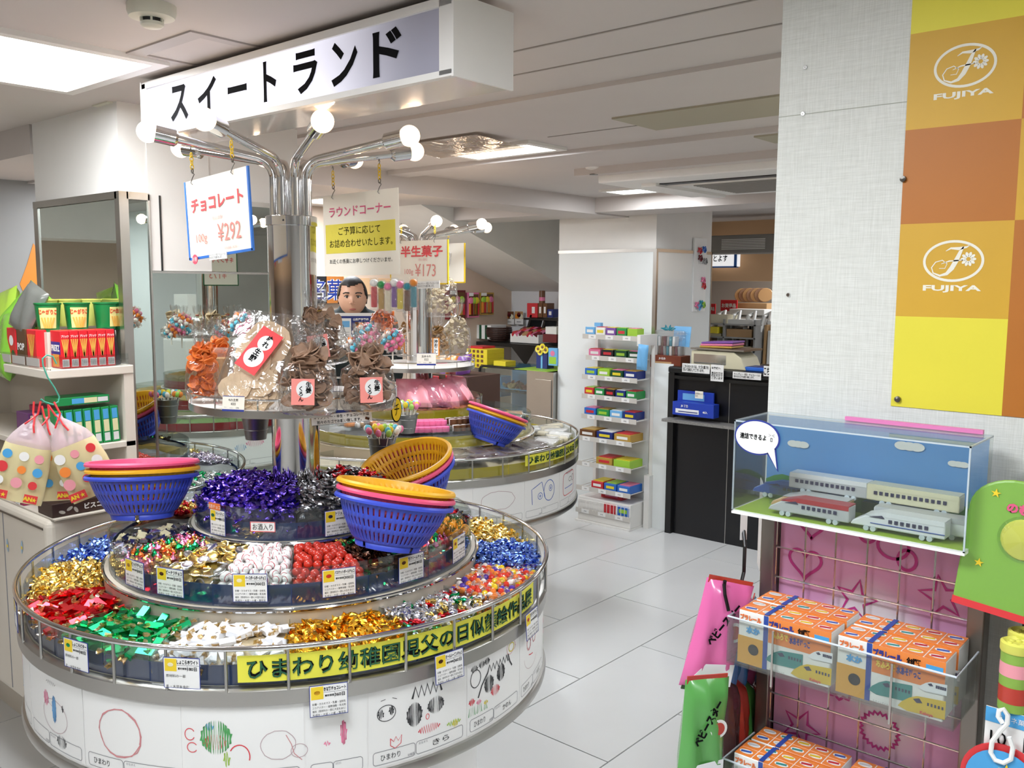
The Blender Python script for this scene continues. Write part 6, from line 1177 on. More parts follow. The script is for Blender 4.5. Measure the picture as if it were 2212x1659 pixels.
t = thing('coin_tray', 'bright blue plastic coin tray on the till', 'tray', ax(1622, 797, 4.97), -90); t.location.z = CT; MB().prism([(-.12, 0), (.12, 0), (.15, .022), (-.15, .022)], 0, .16).build('tray', mat('tray_blue', '#2a6ad0', .35), t, bevel=.004); MB().box(-.11, .11, .02, .14, .0225, .0235).build('mat', 'pal_navy', t)
for lb, px, py, w_, h_, tx in (('long scale notice on the till edge', 1503, 796, .19, .055, 'こちらのハカリは、カゴの重さを\n引いて表示してございます。'), ('square price notice on the till edge', 1549, 806, .085, .10, 'お客様へ\n\n表示価格は\n税抜価格で\nございます'), ('small basket notice on the till edge', 1613, 812, .18, .04, 'キャンディー・半生・チョコレートは\n別々のカゴでお願い致します。'), ('notice cut off by the wall at the till', 1660, 802, .06, .06, 'こちら')):
    o = card('notice_card', lb, 'notice', w_, h_, ax(px, py, 4.885), -90); letter(tx, o, 0, 0, h_ * .75, 'ink', wmax=w_ * .92, bold=.02)
o = card('wrapping_sample', 'white ribbon sample board on the pillar side', 'board', .17, .50, ay(1512, 594, 3.09), 0, 'paper', .012)
for k, (x, z, c_) in enumerate(((-.02, .17, 'red'), (.04, .18, 'blue'), (-.01, .12, 'maroon'), (.06, .1, 'grey'), (.04, -.03, 'pink'), (.05, -.07, 'red'), (-.04, -.20, 'pink'), (.02, -.19, 'teal'), (.05, -.2, 'lime'), (-.01, -.215, 'sky'))): MB().tube([(x - .025, -.006, z - .015), (x, -.014, z + .012), (x + .025, -.006, z - .012), (x, -.012, z - .025), (x - .02, -.008, z + .015)], .006, 6).build('ribbon_sample', 'pal_' + c_, o)
letter('リボン ¥30', o, .03, .085, .022, 'grey_ink', -.002)
# ---- back right: store corner behind the till
t = thing('shop_sign', 'white lit sign edged blue hanging beyond the pillar', 'sign', ax(1560, 558, 6.9), -90); MB().box(-.15, .15, 0, .03, -.07, .07).build('face', mat('sign_lit', '#ffffff', .5, emit=.5), t); MB().box(.11, .135, -.002, .032, -.075, .07).build('edge', 'frame_blue', t); MB().box(-.15, .135, -.002, .032, -.078, -.066).build('edge', 'frame_blue', t); letter('とよす', t, -.015, 0, .055, 'ink', -.003, bold=.02, w=.13)
t = thing('exit_sign', 'small green exit sign far back', 'sign', ax(1636, 556, 8.2), -90); MB().box(-.06, .06, 0, .02, -.05, .05).build('face', mat('exit_lit', '#d8f0c8', .5, emit=.6), t); letter('非常口', t, 0, 0, .03, 'pal_green', -.002)
t = thing('wall_air_unit', 'grey ventilation unit under the ceiling beyond the pillar', 'air unit', ax(1600, 527, 6.4), -90); MB().box(-.35, .4, 0, .25, -.07, .07).build('casing', 'grille_grey', t, bevel=.01)
for k in range(7): MB().box(-.16, .2, -.004, 0, -.04 + k * .012, -.034 + k * .012).build('fin', 'white_paint', t)
struct('trim_beam_far', MB().box(7.0, 7.3, 1.6, 5.2, 1.62, CEIL), 'peach_wall'); struct('wall_far_dark', MB().box(8.6, 8.7, 1.5, 4.7, 0, 1.75), mat('dim_wall', '#a89c90', .7))
SHX = 6.9
t = thing('paper_rack', 'grey pigeon-hole rack full of papers beyond the till', 'rack', ax(1563, 800, SHX), -90); t.location.z = .0
for k in range(3): MB().box(-.30 + k * .28, -.285 + k * .28, 0, .3, .6, 1.30).build('upright', 'pal_grey', t)
for k in range(6): MB().box(-.30, .28, 0, .3, .70 + k * .11, .712 + k * .11).build('board', 'pal_grey', t); [MB().box(-.28 + j * .28, -.05 + j * .28, .03, .28, .712 + k * .11, .712 + k * .11 + random.uniform(.02, .07)).build('paper_pile', ('pal_white', 'pal_cream', 'pal_tan')[(k + j) % 3], t) for j in range(2)]
fb('storage_box', 'translucent storage box on the paper rack', 'box', 1532, 1571, 680, 700, ('x', SHX + .02), .2, 'pal_cream'); fb('storage_box', 'yellow file box in the paper rack', 'box', 1532, 1550, 706, 720, ('x', SHX - .02), .1, 'pal_yellow')
for i, (px0, px1, pyt, pyb) in enumerate(((1522, 1545, 656, 678), (1556, 1592, 648, 672))):
    o, w_, h_ = fb('bargain_sign', ['red bargain sign cut by the pillar', 'red bargain sign beside the stacked cracker packs'][i] + ' beyond the till', 'sign', px0, px1, pyt, pyb, ('x', 7.4), .01, mat('bargain_red', '#d02830', .5)); letter('お買得品', o, 0, h_ * .5, h_ * .4, 'paper', -.002, bold=.03, w=w_ * .85)
fb('storage_box', 'long white box above the bag rack', 'box', 1575, 1650, 668, 684, ('x', 7.3), .2, 'pal_white')
t = thing('bag_rack', 'rack of hanging paper carrier bags beyond the till', 'rack', ax(1620, 800, 7.1), -90); t.location.z = 0
MB().cyl((-.35, .05, 1.32), (.35, .05, 1.32), .012, n=8).build('bar', 'steel_dark', t); MB().box(-.36, -.34, .03, .07, 0, 1.33).build('post', 'steel_dark', t); MB().box(.34, .36, .03, .07, 0, 1.33).build('post', 'steel_dark', t)
for k in range(16): MB().box(-.01, .012, -.08, .10, .85 + random.uniform(-.05, .1), 1.24 + random.uniform(-.03, .03)).build('carrier_bag', ('pal_white', 'pal_tan', 'pal_white', 'pal_brown', 'pal_grey')[k % 5], t, (-.32 + k * .042, 0, 0), (0, R(random.uniform(-3, 3)), 0))
for k in range(5): MB().tube([(-.3 + k * .14, -.09, 1.2), (-.28 + k * .14, -.06, 1.33), (-.25 + k * .14, 0, 1.36), (-.22 + k * .14, -.09, 1.28)], .018, 6).build('cloth', 'pal_white', t)
for k in range(7):
    p = ax(1602 + k * 8.5, 652, 7.6); o = tag(MB().lathe([(0, 0), (.062, 0), (.066, .004), (.062, .008), (0, .008)], 18).build('cracker_disc', 'cracker_brown' if k % 2 else 'pal_tan', None, p + Vector((0, 0, .06)), (R(72 + 4 * (k % 3)), 0, R(-75))), 'large round cracker in the leaning row beyond the till', 'cracker', 'leaning row of round crackers')
fb('cracker_tray', 'shallow tray with red edge under the leaning crackers', 'tray', 1592, 1656, 655, 668, ('x', 7.55), .25, 'pal_tan')
# ---- back centre: gift counter
BX = 5.9
t = thing('gift_table', 'black gift table along the back wall', 'table', (5.55, 4.95, 0), -90)
TZ = ax(1100, 742, 5.55).z; MB().box(-.25, 1.0, 0, .45, TZ - .03, TZ).build('top', 'black', t); MB().box(-.24, -.20, .02, .06, 0, TZ - .03).build('leg', 'black', t); MB().box(.94, .98, .02, .06, 0, TZ - .03).build('leg', 'black', t); MB().prism([(.12, 0), (.42, 0), (.30, -.17)], -.004, 0).build('cloth_corner', 'black', t, (0, 0, TZ))
for i, (x0, x1, m_) in enumerate(((970, 1006, 'maroon'), (1011, 1035, 'pink'), (1037, 1067, 'gold'))):
    o, w_, h_ = fb('gift_set', ['left', 'middle', 'right'][i] + ' boxed gift set hanging on the back wall', 'gift box', x0, x1, (627, 632, 632)[i], (690, 686, 680)[i], ('y', 5.17), .05, 'pal_' + m_, 'boxed gift sets')
    MB().box(-w_ * .42, w_ * .42, -.002, 0, h_ * .06, h_ * .93).build('window', 'pal_brown', o)
    for k in range(6): MB().box(-.014, .014, -.008, 0, -.045, .045).build('bottle', 'pal_' + ['orange', 'red', 'tan', 'orange', 'gold', 'red'][k], o, (-w_ * .33 + (k % 6) * w_ * .132, -.002, h_ * .34))
    for k in range(3): MB().sphere((0, 0, 0), .035, 10, 6, 1, .3, .8).build('gift_pouch', 'pal_' + ['yellow', 'pink', 'lime'][(k + i) % 3], o, (-w_ * .25 + k * w_ * .25, -.004, h_ * .68))
    MB().box(-w_ * .48, -w_ * .1, -.012, -.01, h_ * .86, h_ * .99).build('price_slip', 'paper', o)
o, w_, h_ = fb('hanging_banner', 'narrow green banner with white brush lettering', 'banner', 1070, 1087, 655, 714, ('x', 5.95), .004, 'pal_dgreen'); vert('おばこ', o, 0, h_ * .5, h_ * .7, 'paper', -.002, bold=.03)
for i, (x0, x1) in enumerate(((1090, 1110), (1112, 1130))):
    o, w_, h_ = fb('photo_card', ['left', 'right'][i] + ' sweets photo card above the gift table', 'card', x0, x1, 672, 701, ('x', 6.0), .004, 'paper'); MB().box(-w_ * .48, w_ * .48, -.001, 0, h_ * .42, h_ * .98).build('photo', 'pal_' + ['brown', 'tan'][i], o); [MB().lathe([(0, 0), (.022, 0)], 10).build('sweet_print', 'pal_' + ['orange', 'maroon', 'cream'][k], o, (-w_ * .25 + k * w_ * .25, -.0015, h_ * (.6 + .12 * (k % 2))), (R(90), 0, 0)) for k in range(3)]; letter('季節限定', o, 0, h_ * .2, h_ * .1, 'grey_ink', -.002)
for k in range(5): o, w_, h_ = fb('towel_pack', 'green and white striped pack, layer %s of the pile' % ['one', 'two', 'three', 'four', 'five'][k], 'pack', 1019, 1060, 731 - k * 6 - 5, 732 - k * 6, ('x', 5.6), .2, 'pal_white', 'striped packs'); [MB().box(-w_ * .4 + j * w_ * .3, -w_ * .28 + j * w_ * .3, -.001, 0, 0, h_).build('stripe', 'pal_dgreen', o) for j in range(3)]
t = thing('woven_bowl', 'dark woven basket bowl on the gift table', 'basket', ax(1077, 738, 5.7), 0); t.location.z = TZ
for k in range(7): MB().tube(ringpts(.085 + .012 * k - .0014 * k * k, .012 + k * .017, 20), .009, 6, closed=True).build('weave_ring', 'bisco_brown', t)
o, w_, h_ = fb('sweets_box', 'white open box of red wrapped sweets on the gift table', 'box', 1102, 1163, 722, 741, ('x', 5.62), .22, 'pal_white')
for k in range(20): MB().box(-.022, .022, -.03, .03, 0, .02).build('wrapped_sweet', 'pal_' + ['red', 'pink', 'maroon', 'tan'][k % 4], o, (-w_ * .4 + (k % 7) * w_ * .133, .03 + (k // 7) * .06, h_ * .9 + .016 * (k // 7)), (R(20), R(random.uniform(-20, 20)), R(random.uniform(-30, 30))))
t = thing('wall_shelf', 'black wall shelf on slanted brackets above the gift table', 'shelf', ax(1165, 690, 5.75), -90); MB().box(-.17, .22, 0, .2, -.008, .008).build('board', 'black', t); [MB().box(x, x + .02, .02, .18, -.16, 0).build('bracket', 'black', t, rot=(0, R(18), 0)) for x in (-.12, .03, .18)]
for nm, lb, x0, x1, y0, y1, m_ in (('gift_box', 'red patterned gift box on the black shelf', 1138, 1161, 655, 686, 'red'), ('gift_box', 'brown gift box with white labels, left one on the shelf', 1162, 1171, 655, 686, 'brown'), ('gift_box', 'brown gift box with white labels, right one on the shelf', 1172, 1181, 655, 686, 'brown'), ('gift_box', 'small navy pack at the end of the black shelf', 1182, 1194, 668, 686, 'navy')):
    o, w_, h_ = fb(nm, lb, 'gift box', x0, x1, y0, y1, ('x', 5.77), .1, 'pal_' + m_, 'gift boxes on the wall shelf'); MB().box(-w_ * .2 + (.02 if m_ == 'red' else 0), w_ * .25, -.0012, 0, h_ * .3, h_ * .75).build('label', 'paper', o)
t = thing('tea_tin', 'printed tea tin standing on the brown gift boxes', 'tin', ax(1171, 655, 5.8), 0); MB().lathe([(0, 0), (.025, 0), (.025, .10), (.023, .104), (0, .104)], 20).build('tin', 'pal_brown', t, smooth=True, ang=40); MB().lathe([(.0254, .02), (.0254, .05)], 20).build('print_band', 'pal_pink', t, smooth=True)
fb('gift_box', 'white and red gift box at the right end of the table', 'gift box', 1172, 1202, 722, 740, ('x', 5.5), .15, 'pal_maroon'); fb('gift_box', 'small white gift box on the dark red one', 'gift box', 1178, 1202, 706, 722, ('x', 5.5), .1, 'pal_white')
SX = 4.98
for k in range(4): o, w_, h_ = fb('sweets_box', 'yellow sweets box in the stack, layer %s from below' % ['one', 'two', 'three', 'four'][k], 'box', 1008, 1052, 784 - k * 10, 794 - k * 10, ('x', SX + .1), .2, 'pal_yellow', 'yellow box stack'); [MB().box(-w_ * .4 + j * w_ * .2, -w_ * .28 + j * w_ * .2, -.001, 0, h_ * .2, h_ * .8).build('print_mark', 'pal_brown', o) for j in range(4)]
fb('sweets_box', 'crimson box on top of the yellow stack', 'box', 1012, 1042, 748, 756, ('x', SX + .15), .15, 'pal_red'); o, w_, h_ = fb('sweets_box', 'flat yellow wrapped box right of the stack', 'box', 1066, 1092, 780, 792, ('x', SX + .1), .12, 'pal_yellow')
t = thing('glass_showcase', 'glass showcase with black frame behind the yellow stand', 'showcase', ax(1036, 800, SX) , -90); t.location.z = 0; t.location.y = ax(1036, 900, SX).y
wv = ax(1036, 900, SX).y - ax(1142, 900, SX).y; SZ = ax(1090, 796, SX).z
for nm, q in (('front_glass', (0, wv, 0, .006, .55, SZ)), ('top_glass', (0, wv, 0, .4, SZ, SZ + .008)), ('glass_shelf', (.01, wv, .02, .38, .78, .786))): MB().box(*q).build(nm, 'glass', t)
MB().tube([(0, 0, .5), (0, 0, SZ - .03), (.01, 0, SZ - .005), (.04, 0, SZ + .006), (wv, 0, SZ + .006)], .01, 8).build('frame', 'black', t); MB().box(0, wv, .0, .4, 0, .55).build('plinth', 'pal_grey', t); MB().box(0, wv, .38, .4, .55, SZ).build('back', 'pal_sky', t)
o = MB().box(.02, wv * .9, .05, .35, .80, .803).build('blue_sheet', 'pal_sky', t)
for k in range(26): tag(MB().sphere((0, 0, 0), .03, 8, 5, 1.2, .7, .4).build('wrapped_cake', 'pal_' + ['brown', 'maroon', 'tan'][k % 3], None, Vector((SX + .06 + random.random() * .25, t.location.y - wv * (.25 + .6 * random.random()), .80 + .03 * random.random())), (random.random(), random.random(), random.random() * 6)), 'small wrapped brown cake heaped in the glass showcase', 'cake', 'cakes in the showcase')
fb('packing_box', 'pale blue cartons in the showcase left', 'box', 1040, 1082, 812, 855, ('x', SX + .2), .12, 'pal_sky'); o, w_, h_ = fb('packing_box', 'white carton with red emblem beside the showcase', 'box', 1010, 1034, 808, 855, ('x', SX + .05), .15, 'pal_white'); MB().lathe([(0, 0), (w_ * .33, 0)], 20).build('emblem', 'pal_red', o, (0, -.002, h_ * .72), (R(90), 0, 0))
t = thing('steel_cabinet', 'brushed steel side cabinet between showcase and pillar', 'cabinet', (SX - .03, ax(1142, 900, SX).y, 0), -90); wc = ax(1142, 900, SX).y - ax(1200, 900, SX).y
MB().box(.004, wc, 0, .5, 0, SZ + .005).build('body', 'steel', t); MB().box(wc * .35, wc * .95, -.006, 0, .1, SZ - .05).build('door', 'steel', t, bevel=.003); MB().box(wc * .42, wc * .45, -.012, -.006, .5, .58).build('handle', 'steel_dark', t)
tag(MB().box(0, .005, 0, .001, 0, .001).box(-.3, .25, -.15, .15, 0, .003).build('lime_sheet', 'pal_lime', None, (SX + .2, ax(1165, 795, SX).y, SZ + .014)), 'lime green sheet on the cabinet top', 'sheet')
t = thing('flower_gift', 'navy gift box with sunflowers on the cabinet', 'gift', ax(1170, 792, SX + .05), -90); t.location.z = SZ + .018
MB().box(-.05, .05, 0, .08, 0, .11).build('box', 'pal_navy', t); MB().box(-.008, .008, -.001, .081, 0, .111).build('ribbon', 'pal_sky', t)
for x, z in ((-.03, .14), (.01, .155), (.04, .135), (-.01, .12)): f = MB().lathe([(0, 0), (.026, .004)], 14).build('flower_head', 'pal_yellow', t, (x, -.004, z), (R(80), 0, 0)); MB().lathe([(0, .002), (.010, .001)], 10).build('flower_eye', 'pal_brown', f, (0, 0, .004))
MB().sphere((0, .03, .12), .05, 8, 6, 1.2, .6, .5).build('leaves', 'pal_green', t)
o, w_, h_ = fb('picture_books', 'picture card leaning at the end of the cabinet', 'card', 1184, 1203, 752, 790, ('x', SX), .03, 'pal_sky'); MB().box(-w_ * .4, w_ * .4, -.001, 0, h_ * .1, h_ * .5).build('print', 'pal_lime', o); MB().lathe([(0, 0), (.02, 0)], 12).build('print', 'pal_pink', o, (0, -.0015, h_ * .7), (R(90), 0, 0))
# brown bargain shelf behind the yellow stand
t = thing('bargain_shelf', 'brown bargain shelf behind the yellow stand', 'shelf', (3.95, ax(952, 830, 3.95).y, 0), -90)
wv = ax(952, 830, 3.95).y - ax(1010, 830, 3.95).y; BZ = ax(980, 812, 3.95).z; MB().box(-.25, wv, 0, .3, 0, BZ).build('body', mat('shelf_brown', '#4c342a', .5), t)
for i, (px0, px1) in enumerate(((935, 948), (962, 1000))):
    o, w_, h_ = fb('bargain_sign', ['narrow', 'full'][i] + ' red bargain sign on the brown shelf', 'sign', px0, px1, 812, 850, ('x', 3.94), .004, 'bargain_red'); letter('お買得品' if i else '得品', o, 0, h_ * .5, h_ * .36, 'paper', -.002, bold=.03, w=w_ * .88); MB().box(-w_ / 2, w_ / 2, -.001, .003, -h_ * .75, 0).build('white_foot', 'paper', o); letter('のし×2', o, 0, -h_ * .3, h_ * .22, 'ink', -.002)
for k in range(7):
    px = 930 + k * 12; bagobj(pillow(.11, .14, .05, 'pal_' + ['yellow', 'orange', 'tan', 'purple', 'orange', 'maroon', 'purple'][k]), ax(px, 788 + (k % 2) * 8, 4.05), (R(-30), R(random.uniform(-20, 20)), R(-80)), '%s snack bag on the bargain shelf, %s from left' % (['yellow', 'orange', 'tan', 'purple', 'amber', 'dark red', 'violet'][k], ['first', 'second', 'third', 'fourth', 'fifth', 'sixth', 'seventh'][k]), group='snack bags on the bargain shelf')
# ---- goods on the yellow stand
TR2 = 1.290 - .062
def on2(px, py): return az(px, py, TR2 + .001)
PT = [chip_mesh('puff_tan', .014, .4)]; PC = [chip_mesh('puff_cream', .013, .4)]
def lab_v(txt): 
    def f(t, w, d, h): l = plate('label', .034, .085, 'pal_orange', t, 0, h * .25, -d / 2 - .004); l2 = plate('label_field', .022, .08, 'paper', l, 0, 0, -.001); vert(txt, l2, 0, 0, .07, 'ink', -.0014, bold=.03)
    return f
g2 = 'snack bags on the yellow stand tray'
pack('cracker_bag', 'clear bag of tan puffed rice with orange label, left on the far tray', on2(888, 770), -60, .15, .11, .26, PT, 70, .62, tie='brass', lab=lab_v('沖おこし'), group=g2); pack('cracker_bag', 'clear bag of tan puffed rice with orange label, middle of the far tray', on2(945, 772), -52, .13, .1, .22, PT, 60, .66, tie='brass', lab=lab_v('沖おこし'), group=g2)
pack('cracker_bag', 'clear bag of pale puffed rice, right on the far tray', on2(985, 765), -40, .15, .11, .28, PC, 80, .7, tie='brass', group=g2); pack('cracker_bag', 'tall clear bag of pale puffed rice stacked above', (2.99, 3.02, TR2 + .20), -45, .15, .11, .30, PC, 60, .7, tie='brass', group=g2); pack('cracker_bag', 'clear bag of reddish crackers at the far left of the tray', (2.80, 3.22, TR2 + .12), -60, .13, .1, .16, CO, 40, .8, group=g2)
handcard('handwritten price card on the far tray rail', 921, 776, lambda x, y: hit_cyl(x, y, S2, .27), .085, .055, '玉あられ', '322', '300', -45)
# lollipop balls standing among the bags
def lolly_ball(px, py, D, r, n, label):
    c_ = ad(px, py, D); t = thing('lollipop_bunch', label, 'lollipops', c_)
    for i in range(n):
        zz = 1 - 2 * (i + .5) / n; a = i * 2.4; q = math.sqrt(1 - zz * zz); link('wrapped_sweet', LBS[i % len(LBS)], t, (r * q * math.cos(a), r * q * math.sin(a), r * zz), (a, zz * 3, i))
    MB().cyl((0, 0, -r * 2.4), (0, 0, 0), .003, n=6).build('stick', 'stick', t)
LBS = [mk_bonbon(q) for q in ('candy_pink', 'candy_orange', 'candy_aqua', 'candy_pink', 'candy_white')]
lolly_ball(790, 728, 2.75, .038, 46, 'ball of pink and orange wrapped sweets behind the ginger bags'); lolly_ball(848, 735, 2.9, .032, 36, 'ball of pink and blue wrapped sweets left of the puffed rice'); lolly_ball(766, 745, 2.72, .022, 18, 'small ball of wrapped sweets beside the larger one'); lolly_ball(522, 700, 2.66, .03, 30, 'ball of pink wrapped sweets behind the pale cracker bags')
# dispensers hanging below the boards
for k, (px, w_, c1, c2) in enumerate(((808, 9, 'red', 'white'), (824, 9, 'gold', 'green'), (838, 8, 'cream', 'pink'), (852, 8, 'purple', 'white'), (864, 8, 'yellow', 'pink'), (880, 9, 'brown', 'teal'), (893, 9, 'teal', 'orange'))):
    t = thing('candy_stick', 'hanging %s candy dispenser, %s from the left' % (dict(gold='golden').get(c1, c1), ['first', 'second', 'third', 'fourth', 'fifth', 'sixth', 'seventh'][k]), 'candy dispenser', ad(px, 632 + (k % 3) * 4, 3.35), -40, 'hanging candy dispensers')
    MB().box(-.011, .011, -.006, .006, -.055, .022).build('tube', 'pal_' + c1, t, bevel=.004); MB().sphere((0, 0, .036), .016, 12, 8, 1, .8, .9).build('head', 'pal_' + c2, t); MB().box(-.016, .016, -.0095, .0095, -.065, .055).build('film', 'film_soft', t, bevel=.004)
# bins of the yellow stand
clear('film_pink', '#f4c4d0', .15, .15, .6, bump=.4, bscale=14, haze=.35, hcol='#f0a8bc'); mat('pack_choco', '#4a2a1e', .3, coat=.5); mat('pack_pinkfoam', '#f07aa8', .4)
def packpile(c_, a0, a1, r0, r1, z, mats_, w_, d_, h_, label, n, group, name='sweets_pack', film=True):
    for i in range(n):
        a = a0 + (a1 - a0) * (i + .5) / n + random.uniform(-1, 1); r_ = r0 + (r1 - r0) * random.uniform(.2, .8); o = MB().box(-w_ / 2, w_ / 2, -d_ / 2, d_ / 2, 0, h_).build(name, mats_[i % len(mats_)], None, (c_[0] + r_ * math.cos(R(a)), c_[1] + r_ * math.sin(R(a)), z + random.uniform(0, .012)), (R(random.uniform(-8, 8)), R(random.uniform(-8, 8)), R(a + random.uniform(-25, 25))), bevel=min(h_, .02) * .4)
        tag(o, label, 'pack', group)
        if film: MB().box(-w_ * .55, w_ * .55, -d_ * .55, d_ * .55, -.001, h_ + .002).build('film', 'film_soft', o, bevel=.004)
packpile(S2, 235, 284, .56, .73, .855, ['pack_choco'], .11, .07, .02, 'clear packet of dark brown sweets in the lowest bins of the far stand', 14, 'brown packets on the far stand')
packpile(S2, 286, 330, .56, .73, .855, ['pal_white', 'pal_cream'], .10, .08, .022, 'white wrapped packet at the right of the far stand', 10, 'white packets on the far stand')
for k in range(24):
    a = 218 + (k % 8) * 3.1; r_ = .40 + (k // 8) * .042; tag(MB().lathe([(0, 0), (.018, 0), (.019, .004), (.018, .022), (0, .023)], 14).build('marshmallow', 'pack_pinkfoam', None, (S2[0] + r_ * math.cos(R(a)), S2[1] + r_ * math.sin(R(a)), .955 + (.02 if k // 8 < 2 else 0)), smooth=True), 'round pink marshmallow sweet in the middle tier of the far stand', 'sweet', 'pink marshmallows on the far stand')
for k in range(24):
    a = 246 + (k % 8) * 3.4; r_ = .40 + (k // 8) * .042; o = tag(MB().lathe([(0, 0), (.019, 0), (.019, .024), (0, .025)], 14).build('choco_cup', 'pal_brown', None, (S2[0] + r_ * math.cos(R(a)), S2[1] + r_ * math.sin(R(a)), .955 + (.02 if k // 8 < 2 else 0)), smooth=True), 'brown cup sweet with white band on the far stand', 'sweet', 'brown cup sweets on the far stand'); MB().box(-.0045, .0045, -.0205, .0205, .0, .0262).build('paper_band', 'paper', o, rot=(0, 0, R(a)))
packpile(S2, 275, 305, .36, .52, .955, ['pal_orange', 'pal_tan', 'pal_dgreen'], .07, .05, .022, 'orange and green packet right of the basket on the far stand', 8, 'mixed packets on the far stand')
packpile(S2, 180, 216, .36, .52, .955, ['pal_white', 'pal_tan', 'pal_grey', 'pal_orange'], .05, .04, .022, 'small striped packet at the left of the far stand', 16, 'striped packets on the far stand')
for k in range(8): a = 215 + k * 11; tag(link('pink_pouch', pillow(.13, .15, .05, ['film_pink', 'pouch_pink', 'film_pink'][k % 3]), None, (S2[0] + .22 * math.cos(R(a)), S2[1] + .22 * math.sin(R(a)), 1.085), (R(random.uniform(-50, -15)), R(random.uniform(-25, 25)), R(a + 90 + random.uniform(-20, 20)))), '%s sweets pouch standing in the top tier of the far stand' % ['leftmost pink', 'second rose', 'third red', 'fourth pink', 'fifth rose', 'sixth red', 'seventh pink', 'rightmost rose'][k], 'pouch', 'pink pouches on the far stand')
for c_, rr, z_, kk in ((S2, (.30, .525), .945, 'square'), (S2, (.55, .735), .842, 'white'), (S2, (.07, .29), 1.03, 'fruit'), (S3, (.27, .45), .948, 'yellowpink'), (S3, (.48, .635), .845, 'lime'), (S3, (.07, .25), 1.045, 'yellowpink')): heap(c_, 0, 359.9, rr[0], rr[1], z_, kk, 'sweets filling the bins of the %s stand, radius %d cm' % ('yellow' if c_ == S2 else 'red', int(rr[1] * 100)), '', fill=0, bump=.012)
for k in range(7): a = 60 + k * 26; pack('cracker_bag', '%s small snack bag on the reflected tray' % ['first', 'second', 'third', 'fourth', 'fifth', 'sixth', 'seventh'][k], (S3[0] + .19 * math.cos(R(a)), S3[1] + .19 * math.sin(R(a)), 1.291), a + 90, .09, .07, .16, [CO, PT, CPL, PC][k % 4], 16, .66, tie='ribbon_red', group='snack bags on the reflected tray')
# ---- wall signs with single characters
for ch, px, m_, sx in (('名', 686, 'pal_black', 0), ('菓', 724, mat('sign_rust', '#a8662c', .5), 0), ('諸', 1200, 'pal_maroon', 1)):
    if sx == 0: q = ay(px, 626, 5.2)
    else: q = ax(px, 549, 6.6)
    o = card('character_sign', {'名': 'dark wall sign with one white character behind the column', '菓': 'rust coloured wall sign with one character beside the man', '諸': 'maroon wall sign with one character above the gift wall'}[ch], 'sign', .16, .19, q, 0 if sx == 0 else -90, m_, .012); letter(ch, o, 0, 0, .15, 'paper', -.002, bold=.06); letter(ch, o, 0, 0, .148, 'pal_navy', -.003, bold=.01)
o = card('colour_sign', 'amber wall sign left of the maroon one', 'sign', .13, .19, ax(1178, 549, 6.6), -90, 'pal_orange', .012)
struct('trim_sign_band', MB().box(6.615, 6.63, 3.9, 5.2, 1.66, 2.0), 'white_paint')
struct('trim_peach_band', MB().box(2.2, 5.2, 5.225, 5.24, 1.50, 1.62), 'peach_wall')
o = card('wall_poster', 'grey wall poster with a large orange drop shape, far left', 'poster', .5, .9, ay(40, 565, 5.22), 0, 'pal_grey', .004); ribbon2([(0, 0), (0, .001)], .001); MB().prism([(.02, -.12), (.12, -.10), (.16, .02), (.10, .16), (.06, .22), (.02, .10), (-.02, 0)], -.002, 0).build('drop_print', 'pal_orange', o, (.02, 0, -.12))
struct('trim_duct', MB().box(-1.0, 1.2, 4.3, 4.6, 1.78, CEIL), 'white_paint')
# red shop front seen only through the mirror
fb2 = tag(MB().box(5.6, 5.7, -1.2, -.2, 1.45, 1.75).build('shop_fascia', 'bargain_red'), 'red shop fascia seen in the mirror strip', 'sign')
tag(MB().box(5.2, 5.6, -1.4, -.2, 0, 1.0).build('side_counter', 'pal_tan', bevel=.01), 'tan counter seen only in the mirror', 'counter')
o = pbox('cookie_carton', 'tall white printed carton seen in the mirror', 'box', .2, .14, .3, (3.3, -.35, 1.2), 170, 'pal_white'); tag(MB().box(3.1, 3.5, -.5, -.2, 0, 1.198).build('side_counter', 'pal_white', bevel=.01), 'white plinth under the mirrored carton', 'counter')
# ================================================================== the man behind the stands
mat('skin', '#cfa084', .5, sub=1); mat('hair', '#1a1614', .6); mat('sweater', '#1e2a2c', .8, noise=.2, nscale=60); mat('trousers', '#24242a', .8); mat('lips', '#a05a50', .5); mat('eye_white', '#e6e0d8', .3)
MP = ad(762, 690, 5.35); MP.z = 0
man = link('person', None, None, (MP.x, MP.y, 0), (0, 0, R(-39))); tag(man, 'man in a dark sweater holding up a printed sheet behind the stand', 'person')
def loft(rings, n=24, cap=True):
    """rings: (cx, cy, z, rx, ry)"""
    b = MB()
    for cx, cy, z, rx, ry in rings:
        for k in range(n): a = 2 * math.pi * k / n; b.v.append((cx + rx * math.cos(a), cy + ry * math.sin(a), z))
    for i in range(len(rings) - 1):
        for k in range(n): b.f.append((i * n + k, i * n + (k + 1) % n, (i + 1) * n + (k + 1) % n, (i + 1) * n + k)); b.m.append(0)
    if cap: b.f += [tuple(range(n))[::-1], tuple(range((len(rings) - 1) * n, len(rings) * n))]; b.m += [0, 0]
    return b
ch = 1.385   # chin height
